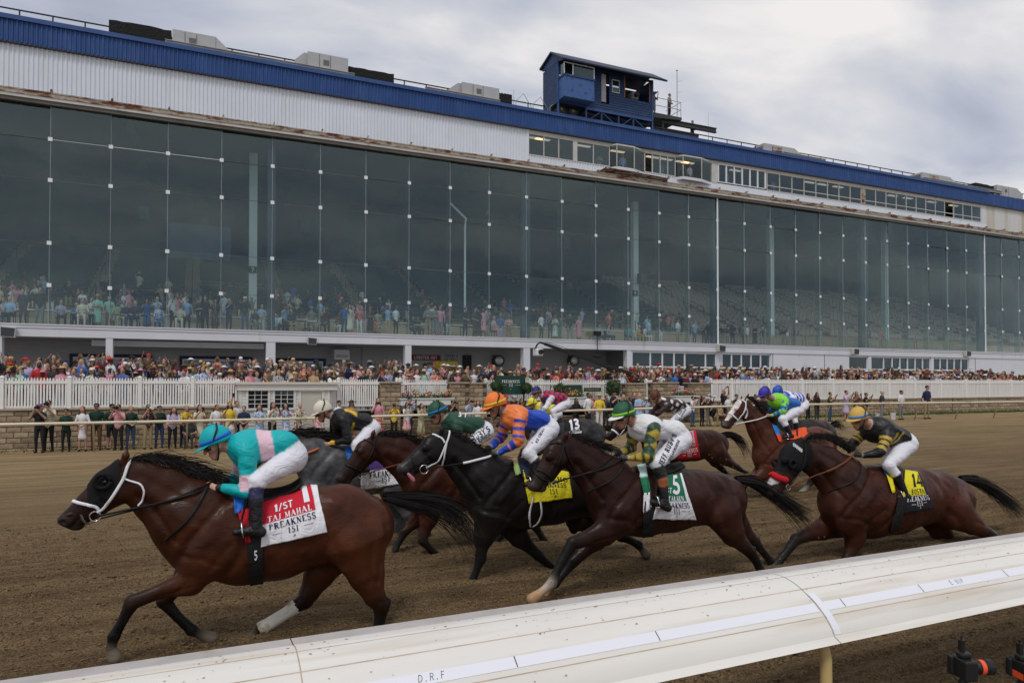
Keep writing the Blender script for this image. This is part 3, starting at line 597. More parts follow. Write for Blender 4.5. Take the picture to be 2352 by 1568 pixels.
def text_polys(s, h, font=None, slant=0., track=.10):
    font = font or SERIF; x = 0; quads = []
    for c in s:
        g = font.get(c) or SERIF.get(c) or (.5, [])
        for pts, wd in g[1]:
            P = [Vector((x+p[0]+slant*p[1], p[1])) for p in pts]
            closed = len(P) > 3 and (P[0]-P[-1]).length < 1e-4
            off = []
            for i in range(len(P)):
                a = P[i-1] if i > 0 else (P[-2] if closed else None); b = P[i+1] if i < len(P)-1 else (P[1] if closed else None)
                n1 = Vector((-(P[i]-a).y, (P[i]-a).x)).normalized() if a is not None else None
                n2 = Vector((-(b-P[i]).y, (b-P[i]).x)).normalized() if b is not None else None
                if n1 is None: n = n2
                elif n2 is None: n = n1
                else:
                    n = (n1+n2); n = n/max(.6, n.length**2/2) if n.length > .3 else n1
                off.append(n*(wd*BOLD/2))
            for i in range(len(P)-1): quads.append([P[i]+off[i], P[i+1]+off[i+1], P[i+1]-off[i+1], P[i]-off[i]])
        x += g[0]+track
    W = (x-track)/2
    return [[((p.x-W)*h, (p.y-.5)*h) for p in q] for q in quads], x*h
def text_mb(s, h, origin, ux=(1, 0, 0), uz=(0, 0, 1), font=None, maxw=None, mb=None, slant=0., track=.10):
    q, wd = text_polys(s, h, font, slant, track); k = 1 if not maxw or wd < maxw else maxw/wd
    mb = mb or MB(); o, a, b = Vector(origin), Vector(ux), Vector(uz); nrm = b.cross(a)*-.0004; i = 0
    for quad in q:
        i += 1; mb.add([o+a*(p[0]*k)+b*p[1]+nrm*(i % 3) for p in quad], [(0, 1, 2, 3)])
    return mb
# ================================================================== INNER RAIL (near)
M_rail_w = mat('rail_cover', (.70, .68, .635), .48, mix=((.50, .41, .30), 1.5, .52, .82, (.35, 6, 6)), noise=(3, .05, (.3, 3, 3)), bump=(3, .06, .01))
M_rail_g = mat('rail_lip', (.43, .40, .38), .7, noise=(6, .12), mix=((.34, .27, .21), 9, .6, .75))
M_tape = mat('white_tape', (.74, .75, .80), .45)
M_seam = mat('rail_seam', (.52, .40, .30), .8, noise=(7, .3))
M_black = mat('black_ink', (.015, .015, .015), .6)
M_mud = mat('mud_speck', (.34, .27, .20), .95, noise=(30, .5))
M_post = mat('rail_post_cream', (.50, .37, .16), .45, noise=(4, .12))
prof = [(3.72, .95), (3.72, .996), (3.712, 1.003), (3.60, 1.010), (3.59, 1.006)]
cover = [(3.65, 1.012), (3.60, 1.022), (3.53, 1.026), (3.515, 1.021), (3.50, 1.022), (3.42, 1.008), (3.345, .983), (3.332, .975), (3.32, .970), (3.23, .925), (3.15, .868), (3.142, .858), (3.134, .852), (3.09, .805), (3.068, .765), (3.062, .735), (3.085, .728), (3.1, .735)]
cover = [(3.062+(y-3.062)*.895, z) for y, z in cover]
irail = thing('inner_rail', 'white moulded inner running rail crossing the foreground', 'rail', (0, 3.4, 0))
J1, J2 = atZ(672, 1481, 1.0).x, atZ(1757, 1318, 1.0).x
SEG = J2-J1
def cover_pt(x, t, off=.0):
    L = [0]
    for p, q in zip(cover, cover[1:]): L.append(L[-1]+math.hypot(q[0]-p[0], q[1]-p[1]))
    s = t*L[-4]
    for i in range(len(L)-1):
        if L[i+1] >= s or i == len(L)-2:
            f = (s-L[i])/(L[i+1]-L[i]); p, q = cover[i], cover[i+1]
            y, z = p[0]+(q[0]-p[0])*f, p[1]+(q[1]-p[1])*f
            n = Vector((0, -(q[1]-p[1]), (q[0]-p[0]))).normalized()*-1
            if n.z < 0 and abs(n.z) > .2: n = -n
            return Vector((x, y, z))+n*off
for k in range(-2, 7):
    a, b = J1+SEG*k+.003, J1+SEG*(k+1)-.003
    n = len(cover); mb = MB(); mb.sm = True
    mb.add([(a, y-3.4, z) for y, z in cover]+[(b, y-3.4, z) for y, z in cover], [(i, i+1, n+i+1, n+i) for i in range(n-1)])
    mb.add([(x, 3.58-3.4+dy_, z) for x in (a, b) for dy_, z in ((0, 1.0), (-.2, .96), (-.45, .80), (-.56, .74))], [(0, 1, 5, 4), (1, 2, 6, 5), (2, 3, 7, 6)])
    rc = mb.build('rail_cover', M_rail_w, irail)
    n = len(prof); mb = MB(); mb.add([(a, y-3.4, z) for y, z in prof]+[(b, y-3.4, z) for y, z in prof], [(i, i+1, n+i+1, n+i) for i in range(n-1)])
    mb.build('rail_lip', M_rail_g, irail)
    for t in (.20, .455, .80):
        mb = MB(); mb.add([cover_pt(x, t+d, .0012)-Vector((0, 3.4, 0)) for x, d in ((a, -.004), (b, -.004), (b, .004), (a, .004))], [(0, 1, 2, 3)])
        mb.build('seam', M_seam, rc)
    mb = MB()
    for i in range(170):
        x = rnd.uniform(a, b); t = abs(rnd.gauss(0, .33)); t = t if t < .97 else rnd.random()*.9
        s = abs(rnd.gauss(0, .0031))+.0010; a0 = rnd.random()*6
        c = cover_pt(x, t, .002); e1 = (cover_pt(x, min(t+.01, 1), .002)-c).normalized()
        mb.add([c-Vector((0, 3.4, 0))+Vector((1, 0, 0))*(s*1.5*math.cos(a0+q*1.2566)*rnd.uniform(.6, 1.3))+e1*(s*math.sin(a0+q*1.2566)*rnd.uniform(.6, 1.3)) for q in range(5)], [(0, 1, 2, 3, 4)])
    so = mb.build('mud_specks', M_mud, rc); so['kind'] = 'stuff'
for j in range(-1, 6):
    x = J1+SEG*j; mb = MB(); n = len(cover)
    mb.add([(xx, y-3.4, z-.004) for xx in (x-.004, x+.004) for y, z in cover], [(i, i+1, n+i+1, n+i) for i in range(n-1)]); mb.build('joint', M_seam, irail)
def strip(x0, x1, t0, t1, off, n=1):
    mb = MB()
    ts = [t0+(t1-t0)*i/max(1, n) for i in range(n+1)]
    for p, q in zip(ts, ts[1:]): mb.add([cover_pt(x0, p, off)-Vector((0, 3.4, 0)), cover_pt(x1, p, off)-Vector((0, 3.4, 0)), cover_pt(x1, q, off)-Vector((0, 3.4, 0)), cover_pt(x0, q, off)-Vector((0, 3.4, 0))], [(0, 1, 2, 3)])
    return mb
tx = [(-2.2, J2-.01), (J2+.05, J2+2.3), (J2+2.32, 14)]
for a, b in tx: strip(a, b, .645, .745, .0022, 3).build('tape', M_tape, irail)
mb = strip(J2+.006, J2+.062, .52, .985, .0035, 10)
e0 = cover_pt(J2+.006, .985, .0035)-Vector((0, 3.4, 0)); mb.add([e0, e0+Vector((.056, 0, 0)), e0+Vector((.052, .012, -.032)), e0+Vector((.004, .012, -.034))], [(0, 1, 2, 3)]); mb.build('tape', M_tape, irail)
def rail_text(s, x, t, h, slant=.2):
    c = cover_pt(x, t, .0034)-Vector((0, 3.4, 0)); d = (cover_pt(x, t-.05, .0034)-cover_pt(x, t+.05, .0034)).normalized()
    text_mb(s, h, c, (1, 0, 0), d, {k: (v[0], [(p, .05) for p, _ in v[1]]) for k, v in SANS.items()}, slant=slant, track=.3).build('handwriting', M_black, irail)
xa = lambda u, v: atZ(u, v, .9).x
rail_text('D.R.F', xa(968, 1532), .69, .038); rail_text('EQUIP', xa(2165, 1330), .69, .036, .1)
for u in (780, 1158, 1478, 1900, 2080, 2275):
    x = atZ(u, 1500-(u-1158)*.17, .9).x; mb = strip(x, x+.005, .645, .74, .0036, 2); mb.build('ink_tick', M_black, irail)
for j, px_ in enumerate((atZ(1868, 1455, .74).x-.0, atZ(1868, 1455, .74).x-SEG, atZ(1868, 1455, .74).x+SEG)):
    y = 3.13-3.4
    MB().tube([(px_, .0, .78), (px_, y+.05, .74), (px_, y-.0, .70), (px_, y-.02, .62), (px_, y-.02, .3), (px_, y-.02, -.1)], .036, 14).build('rail_post', M_post, irail).data.polygons.foreach_set('use_smooth', [True]*(5*14+2))
# ================================================================== OUTER RAIL
M_orail = mat('outer_rail_cream', (.62, .56, .43), .45, noise=(2, .08))
M_opost = mat('outer_post', (.46, .36, .25), .6, noise=(3, .12))
def orail_y(x): return float(29.0-1.4*smooth(-8, 22, x)*.45-3.6*smooth(4, 52, x))
def orail_z(x): return ground_z(x, orail_y(x))+1.07-.12*float(smooth(5, 35, x))
orl = thing('outer_rail', 'cream tubular outer running rail with slanted posts in front of the photographers', 'rail', (0, 29, 0))
xs = [-14+i*1.0 for i in range(90)]
pts = [Vector((x, orail_y(x)-29, orail_z(x))) for x in xs]
for a in range(0, 89, 6): mb = MB(); mb.sm = True; mb.tube(pts[a:a+7], .052, 10); mb.build('rail_tube', M_orail, orl)
x = -3.4-3.05*3
while x < 76:
    y = orail_y(x)-29; z = orail_z(x); g = ground_z(x, y+29+.4)
    mb = MB(); mb.sm = True; mb.tube([(x, y, z-.03), (x, y+.06, z-.08), (x, y+.14, z-.22), (x, y+.42, g-.1)], .035, 8); mb.build('rail_post', M_opost, orl); x += 3.05
# ================================================================== RETAINING WALL, PILLARS, FENCES
M_block = mat('wall_block', (.31, .235, .155), .9, noise=(2.2, .28), bump=(18, .5, .02))
M_block2 = mat('wall_block_dark', (.235, .18, .125), .9, noise=(2.2, .28), bump=(18, .5, .02))
M_block3 = mat('wall_block_pale', (.36, .29, .20), .9, noise=(2.2, .25), bump=(18, .5, .02))
M_mort = mat('wall_core', (.11, .085, .06), .95)
M_capst = mat('cap_stone', (.36, .30, .22), .85, noise=(2, .15), bump=(20, .25))
M_pick = mat('fence_white', (.78, .77, .74), .5, noise=(1.5, .06))
def block_mesh(w_, h_, d_, m_, s):
    r_ = random.Random(s); mb = MB(); q = .02
    j = lambda: r_.uniform(-.012, .012)
    f = [(0, 0), (w_, 0), (w_, h_), (0, h_)]; i_ = [(q+j(), q+j()), (w_-q+j(), q+j()), (w_-q+j(), h_-q+j()), (q+j(), h_-q+j())]
    mb.add([(x, .0, z) for x, z in f]+[(x, -d_+j(), z) for x, z in i_]+[(w_*.5+j()*3, -d_-.012, h_*.5)], [(0, 1, 5, 4), (1, 2, 6, 5), (2, 3, 7, 6), (3, 0, 4, 7), (4, 5, 8), (5, 6, 8), (6, 7, 8), (7, 4, 8)])
    return mb.mesh('block', m_)
BL = [block_mesh(.44, .192, .03, m_, s) for s, m_ in enumerate([M_block, M_block, M_block2, M_block3, M_block])]
BS = [block_mesh(.215, .192, .03, m_, s+9) for s, m_ in enumerate([M_block, M_block2, M_block3])]
def stone_wall(name, x0, x1, y, ztop, label, cat='wall', depth=.4, limit=300, cap=True, side=False):
    t = thing(name, label, cat, (x0, y, 0))
    zb = min(ground_z(x0, y-.3), ground_z(x1, y-.3))-.1
    box(0, x1-x0, .0, depth, zb, ztop-.06).build('core', M_mort, t)
    if cap: bevel(box(-.06, x1-x0+.06, -.09, depth+.05, ztop-.058, ztop+.02).build('cap_stone', M_capst, t), .012)
    n = 0; row = 0; z = ztop-.06-.2; rest = []
    while z > zb-.2:
        x = 0 if row % 2 == 0 else -.225
        while x < x1-x0-.01:
            if x < -.01: me_, xx, wd = rnd.choice(BS), 0, .225
            elif x+.45 > x1-x0+.005: me_, xx, wd = rnd.choice(BS), x, .225
            else: me_, xx, wd = rnd.choice(BL), x, .45
            if xx+wd*.9 <= x1-x0+.02:
                if n < limit: o = link('block', me_, t); o.location = (xx, -.002, z); n += 1
                else: rest.append((me_, xx, z))
            x += .45
        if side:
            for yy in ((0, .225) if row % 2 else (0,)):
                me_ = rnd.choice(BS)
                o = link('block', me_, t); o.location = (-.002, yy+.22, z); o.rotation_euler = (0, 0, R(-90)); n += 1
        row += 1; z -= .2
    if rest:
        mb = MB()
        for me_, xx, zz_ in rest: mb.add([(v.co.x+xx, v.co.y-.002, v.co.z+zz_) for v in me_.vertices], [tuple(p.vertices) for p in me_.polygons])
        o = mb.build('block_rest', M_block, t); o['kind'] = 'stuff'
    return t
ux = lambda u, y=31.0: atY(u, 900, y).x
stone_wall('stone_wall', ux(-330), ux(548), 31.0, 1.33, 'tan stone block retaining wall below the picket fence at the left')
stone_wall('stone_wall', ux(1633), 47, 31.0, 1.29, 'tan stone block retaining wall at right, nearer half below the picket fence')
stone_wall('stone_wall', 47.02, 76, 31.0, 1.29, 'far end of the tan stone block wall at the right edge', limit=260)
stone_wall('stone_wall', ux(771), ux(1632), 31.35, .62, 'low stone wall behind the photographers between the shed and the right pillars', limit=120)
for i, (u0, u1, v, lab) in enumerate([(875, 921, 877, 'stone block pillar beside the white gate right of the shed'), (1037, 1078, 878, 'stone pillar left of the green anniversary sign, left half of the pair'), (1078.5, 1118, 879, 'stone pillar directly left of the green anniversary sign, right half of the pair'),
                     (1442, 1484, 880, 'stone pillar right of the round bush and small green boards'), (1500, 1556, 878, 'broad stone pillar behind the brown dotted jockey'), (1586, 1633, 879, 'stone pillar at the start of the right picket fence')]):
    stone_wall('stone_pillar', ux(u0, 30.5), ux(u1, 30.5), 30.5, atY(u0, v, 30.5).z, lab, 'pillar', .55, side=True)
picket_me = {}
def picket(h_):
    k = round(h_, 2)
    if k not in picket_me:
        mb = MB(); mb.prism([(-.030, .03), (.030, .03), (.030, h_-.06), (0, h_), (-.030, h_-.06)], -.012, .012); picket_me[k] = mb.mesh('picket', M_pick)
    return picket_me[k]
post_me = {}
def fence(x0, x1, y, zb, zt, label, group='white picket fence panels', post=True):
    t = thing('picket_fence', label, 'fence', (x0, y, zb), group); h_ = zt-zb
    n = max(2, round((x1-x0)/.104)); me_ = picket(h_)
    for i in range(n):
        o = link('picket', me_, t); o.location = (.07+(x1-x0-.14)*(i+.5)/n, rnd.uniform(-.004, .004), rnd.uniform(-.008, .008)); o.rotation_euler = (0, rnd.gauss(0, .006), 0)
    box(.02, x1-x0-.02, .014, .05, .0, .10).build('fence_rail', M_pick, t); box(.02, x1-x0-.02, -.03, -.014, h_-.24, h_-.13).build('fence_rail', M_pick, t)
    if post: MB().box(-.07, .07, -.07, .07, -.05, h_+.0).add([(-.085, -.085, h_+.001), (.085, -.085, h_+.001), (.085, .085, h_+.001), (-.085, .085, h_+.001), (0, 0, h_+.07)], [(0, 1, 4), (1, 2, 4), (2, 3, 4), (3, 0, 4), (3, 2, 1, 0)]).build('fence_post', M_pick, t)
    return t
ORD = ['first', 'second', 'third', 'fourth', 'fifth', 'sixth', 'seventh', 'eighth', 'ninth', 'tenth', 'eleventh', 'twelfth', 'thirteenth', 'fourteenth', 'fifteenth', 'sixteenth', 'seventeenth', 'eighteenth', 'nineteenth', 'twentieth']
zf0, zf1 = 1.345, 2.505
BAYS = []
lu = [-330, -175, -30, 3, 159, 321, 442, 549]
for i, (a, b) in enumerate(zip(lu, lu[1:])):
    fence(ux(a), ux(b), 31.05, zf0, zf1, 'white picket fence panel left of the shed, %s from the shed' % ORD[6-i]); BAYS.append((ux(a), ux(b), '%s left fence panel' % ORD[max(0, i-2)]))
fence(ux(549), ux(770), 31.75, 1.30, 2.42, 'white picket fence just showing over the shed roof'); BAYS.append((ux(549), ux(770), 'fence above the shed'))
fence(ux(757, 30.6), ux(776, 30.6), 30.6, 1.0, 2.45, 'narrow white picket fence return beside the shed door'); BAYS.append((ux(770), ux(872), 'white gate'))
fence(ux(777, 30.6), ux(872, 30.6), 30.6, atY(800, 934, 30.6).z, 2.47, 'tall white picket gate between shed and first stone pillar')
fence(ux(922), ux(1036), 31.4, 1.62, 2.46, 'white picket fence panel between first stone pillar and the pillar pair'); BAYS.append((ux(872), ux(1036), 'pillar fence'))
fence(ux(1119), ux(1300), 31.2, 1.42, 2.46, 'white picket fence panel behind the green anniversary sign'); BAYS.append((ux(1036), ux(1209), 'green sign'))
BAYS.append((ux(1209), ux(1300), 'navy-capped jockey'))
fence(ux(1300), ux(1441), 31.2, 1.42, 2.46, 'white picket fence panel behind the two small green boards and round bush'); BAYS.append((ux(1300), ux(1441), 'small green boards'))
fence(ux(1484), ux(1500), 31.0, 1.4, 2.46, 'narrow white picket infill between two stone pillars'); BAYS.append((ux(1441), ux(1633), 'right stone pillars'))
ru = [1634, 1682, 1766, 1843.5, 1915, 1982, 2044, 2103, 2162, 2220, 2273, 2324, 2372]
for i, (a, b) in enumerate(zip(ru, ru[1:])):
    fence(ux(a), ux(b), 31.05, 1.30, 2.505, 'white picket fence panel right of the pillars, %s from the pillars' % ORD[i]); BAYS.append((ux(a), ux(b), '%s right fence panel' % ORD[i]))
# ================================================================== SHED
M_shed = mat('shed_siding', (.66, .65, .62), .5, noise=(1.2, .05))
M_shedd = mat('shed_door', (.50, .48, .42), .5, noise=(2, .05))
SY = 30.3
sx = lambda u: atY(u, 930, SY).x
sz = lambda v, u=650: atY(u, v, SY).z
s0, s1 = sx(549), sx(757); zt = sz(877); zg = -.25
shed = thing('shed', 'small white clapboard shed with two windows and a beige door', 'shed', (s0, SY, 0))
Ls = s1-s0
wins = [(sx(570)-s0, sx(615)-s0), (sx(631)-s0, sx(674)-s0)]; wz0, wz1 = sz(936), sz(897)
d0, d1 = sx(689)-s0, sx(741)-s0; dz = sz(898)
def wall_bits(zlo, zhi):
    cuts = [(0, Ls)]
    for a, b in (wins if (zhi > wz0+.01 and zlo < wz1-.01) else [])+([(d0, d1)] if zlo < dz else []):
        nx = []
        for p, q in cuts:
            if b <= p or a >= q: nx.append((p, q))
            else:
                if a > p: nx.append((p, a))
                if b < q: nx.append((b, q))
        cuts = nx
    return cuts
z = zg; z_end = zt-.34
while z < z_end:
    zh = min(z+.135, z_end)
    for a, b in wall_bits(z, zh): MB().prism([(0, z), (0, zh), (-.004, zh), (-.022, z)], a, b, 'x').build('siding_board', M_shed, shed)
    z += .135
box(0, Ls, .004, .06, zg, zt-.3).build('wall', M_mort, shed); box(0, .06, .06, 1.9, zg, zt-.3).build('wall', M_shed, shed); box(Ls-.06, Ls, .06, 1.9, zg, zt-.3).build('wall', M_shed, shed)
box(-.06, Ls+.3, -.12, 2.1, zt-.34, zt-.1).build('cornice', M_shed, shed); box(-.14, Ls+.38, -.2, 2.15, zt-.098, zt).build('roof', mat('shed_roof', (.60, .57, .48), .6), shed)
for a in (-.0, Ls-.1): box(a, a+.1, -.035, -.024, zg, zt-.342).build('corner_board', M_shed, shed)
M_pane2 = glass_mat('shed_glass', (.25, .28, .28), .02, .05)
for a, b in wins:
    mb = MB(); mb.box(a-.09, b+.09, -.06, -.024, wz1, wz1+.1); mb.box(a-.09, b+.09, -.08, -.024, wz0-.09, wz0); mb.box(a-.09, a, -.055, -.024, wz0+.001, wz1-.001); mb.box(b, b+.09, -.055, -.024, wz0+.001, wz1-.001)
    wo = mb.build('window', M_shed, shed)
    for i in range(3):
        for j in range(4): box(a+(b-a)*i/3+.014, a+(b-a)*(i+1)/3-.014, -.012, -.004, wz0+(wz1-wz0)*j/4+.014, wz0+(wz1-wz0)*(j+1)/4-.014).build('pane', M_pane2, wo)
    mb = MB()
    for i in range(1, 3): mb.box(a+(b-a)*i/3-.012, a+(b-a)*i/3+.012, -.022, -.003, wz0, wz1)
    for j in range(1, 4): mb.box(a, b, -.0225, -.0035, wz0+(wz1-wz0)*j/4-.011, wz0+(wz1-wz0)*j/4+.011)
    mb.build('muntins', M_shed, wo)
do = box(d0+.05, d1-.05, -.02, .0, zg, dz-.05).build('door', M_shedd, shed); mb = MB(); mb.box(d0-.05, d0+.04, -.05, -.02, zg, dz+.06); mb.box(d1-.04, d1+.05, -.05, -.02, zg, dz+.06); mb.box(d0+.041, d1-.041, -.05, -.02, dz-.04, dz+.06); mb.build('door_frame', M_shed, do)
mb = MB(); mb.tube([(d0+.14, -.02, zg+1.05), (d0+.14, -.07, zg+1.05), (d0+.22, -.07, zg+1.05)], .014, 6); mb.build('handle', M_rail, do)
# ================================================================== SIGNS, BUSHES, PLANTERS
M_green = mat('sign_green', (.012, .05, .034), .5, noise=(2, .08)); M_gold = mat('sign_gold', (.50, .36, .12), .5); M_signw = mat('sign_white', (.72, .72, .70), .5)
def sign(name, u0, u1, v0, v1, y, label, m_, lines, frame=None):
    a, b = atY((u0+u1)/2, (v0+v1)/2, y), None
    w_ = atY(u1, v0, y).x-atY(u0, v0, y).x; zt_, zb_ = atY(u0, v0, y).z, atY(u0, v1, y).z
    t = thing(name, label, 'sign', (atY(u0, v0, y).x, y, zb_)); h_ = zt_-zb_
    box(0, w_, 0, .05, 0, h_).build('board', m_, t)
    for s, fx, fz, fh, m2, font, mw in lines: text_mb(s, h_*fh, (w_*fx, -.006, h_*fz), font=font, maxw=w_*mw).build('lettering', m2, t)
    return t, w_, h_
t, w_, h_ = sign('anniversary_sign', 1139, 1207, 862, 906, 30.55, 'large dark green sign reading PREAKNESS 151 on the picket fence', M_green, [('PREAKNESS', .5, .69, .15, M_signw, SERIF, .8), ('151', .5, .49, .15, M_signw, SERIF, .3), ('*', .5, .28, .1, M_gold, SERIF, .3)])
mb = MB(); mb.box(w_*.17, w_*.36, -.005, -.003, h_*.487, h_*.497); mb.box(w_*.64, w_*.83, -.005, -.003, h_*.487, h_*.497); mb.build('rule', M_signw, t)
for x in (.05, w_-.1): box(x, x+.06, .051, .1, -1.0, h_-.05).build('leg', M_rail, t)
sign('sponsor_board', 1297, 1337, 884, 913, 30.6, 'small dark green board reading 1/ST beside a round bush', M_green, [('1/ST', .52, .42, .30, M_gold, SANS, .7)])
sign('tradition_board', 1342, 1380, 890, 899, 30.95, 'narrow dark green board reading The Tradition Continues', M_green, [('The Tradition Continues'.upper(), .5, .5, .32, M_gold, SERIF, .86)])
M_leaf = mat('leaf', (.035, .075, .022), .6, noise=(9, .45)); M_twig = mat('twig', (.06, .045, .03), .9)
def bush(u, v, rpx, y, label):
    c = atY(u, v, y); r_ = rpx*pxm(u, y); t = thing('round_bush', label, 'bush', (c.x, c.y, c.z-r_), 'round bushes along the fence'); mb = MB()
    for i in range(2600):
        d = Vector((rnd.gauss(0, 1), rnd.gauss(0, 1), rnd.gauss(0, 1))).normalized(); rr = r_*(.5+.5*rnd.random()**.6)*(1+.16*math.sin(d.x*5+d.z*4+u)+.12*math.sin(d.x*11-d.z*9+d.y*7)+rnd.gauss(0, .05))
        p = d*rr+Vector((0, 0, r_)); a = Vector((rnd.gauss(0, 1), rnd.gauss(0, 1), rnd.gauss(0, 1))).normalized(); b = a.cross(d).normalized(); s = r_*.12
        mb.add([p-a*s*.5, p+b*s, p+a*s*.5, p-b*s*.6], [(0, 1, 2, 3)])
    mb.build('foliage', M_leaf, t)
    st = MB()
    for k in range(5): st.tube([(0, 0, .0), (0, 0, r_*.5), (r_*.5*math.cos(k*1.25), r_*.5*math.sin(k*1.25), r_*1.2)], [.03, .025, .012], 6)
    st.build('stem', M_twig, t)
for a in [(1141, 887, 15, 30.35, 'round clipped green bush at left edge of the anniversary sign'), (1211, 891, 13, 30.35, 'round clipped green bush between anniversary sign and navy-capped jockey'), (1285, 894, 14, 30.3, 'round clipped green bush left of the 1/ST board'), (1409, 890, 19, 30.2, 'largest round clipped green bush right of the Tradition board')]: bush(*a)
M_plw = mat('planter_white', (.66, .66, .64), .5)
M_fl = [mat('flower_red', (.45, .02, .03), .6), mat('flower_yellow', (.62, .45, .03), .6), mat('flower_pink', (.6, .2, .3), .6)]
def planter(u0, u1, v0, v1, y, label):
    a, b = atY(u0, v1, y), atY(u1, v0, y); t = thing('planter', label, 'planter', (a.x, y, a.z), 'white flower planters'); w_ = b.x-a.x; h_ = b.z-a.z
    bevel(box(0, w_, 0, .45, 0, h_).build('box', M_plw, t), .015); box(-.04, w_+.04, -.04, .49, h_+.001, h_+.05).build('rim', M_plw, t)
    mb = MB()
    for i in range(int(w_*150)):
        p = Vector((rnd.uniform(.05, w_-.05), rnd.uniform(.05, .4), h_+.05+abs(rnd.gauss(0, .11)))); s = .045; a_ = Vector((rnd.gauss(0, 1), rnd.gauss(0, 1), rnd.gauss(0, 1))).normalized(); b_ = a_.orthogonal().normalized()
        mb.add([p-a_*s, p+b_*s, p+a_*s, p-b_*s], [(0, 1, 2, 3)])
    mb.build('foliage', M_leaf, t); mb = MB()
    for i in range(int(w_*26)):
        mb.mi = rnd.randrange(3); p = Vector((rnd.uniform(.05, w_-.05), rnd.uniform(.0, .4), h_+.14+abs(rnd.gauss(0, .13)))); mb.lathe([(.01, 0), (.04, .02), (.035, .05), (.006, .07)], p, 5)
    mb.build('flowers', M_fl, t)
planter(921, 1042, 916, 931, 30.2, 'white planter box of red flowers right of the first stone pillar')
planter(1270, 1345, 914, 932, 30.0, 'white planter box with yellow and red flowers below the green boards')
planter(1552, 1605, 910, 924, 30.0, 'white planter box of flowers between the two right stone pillars')
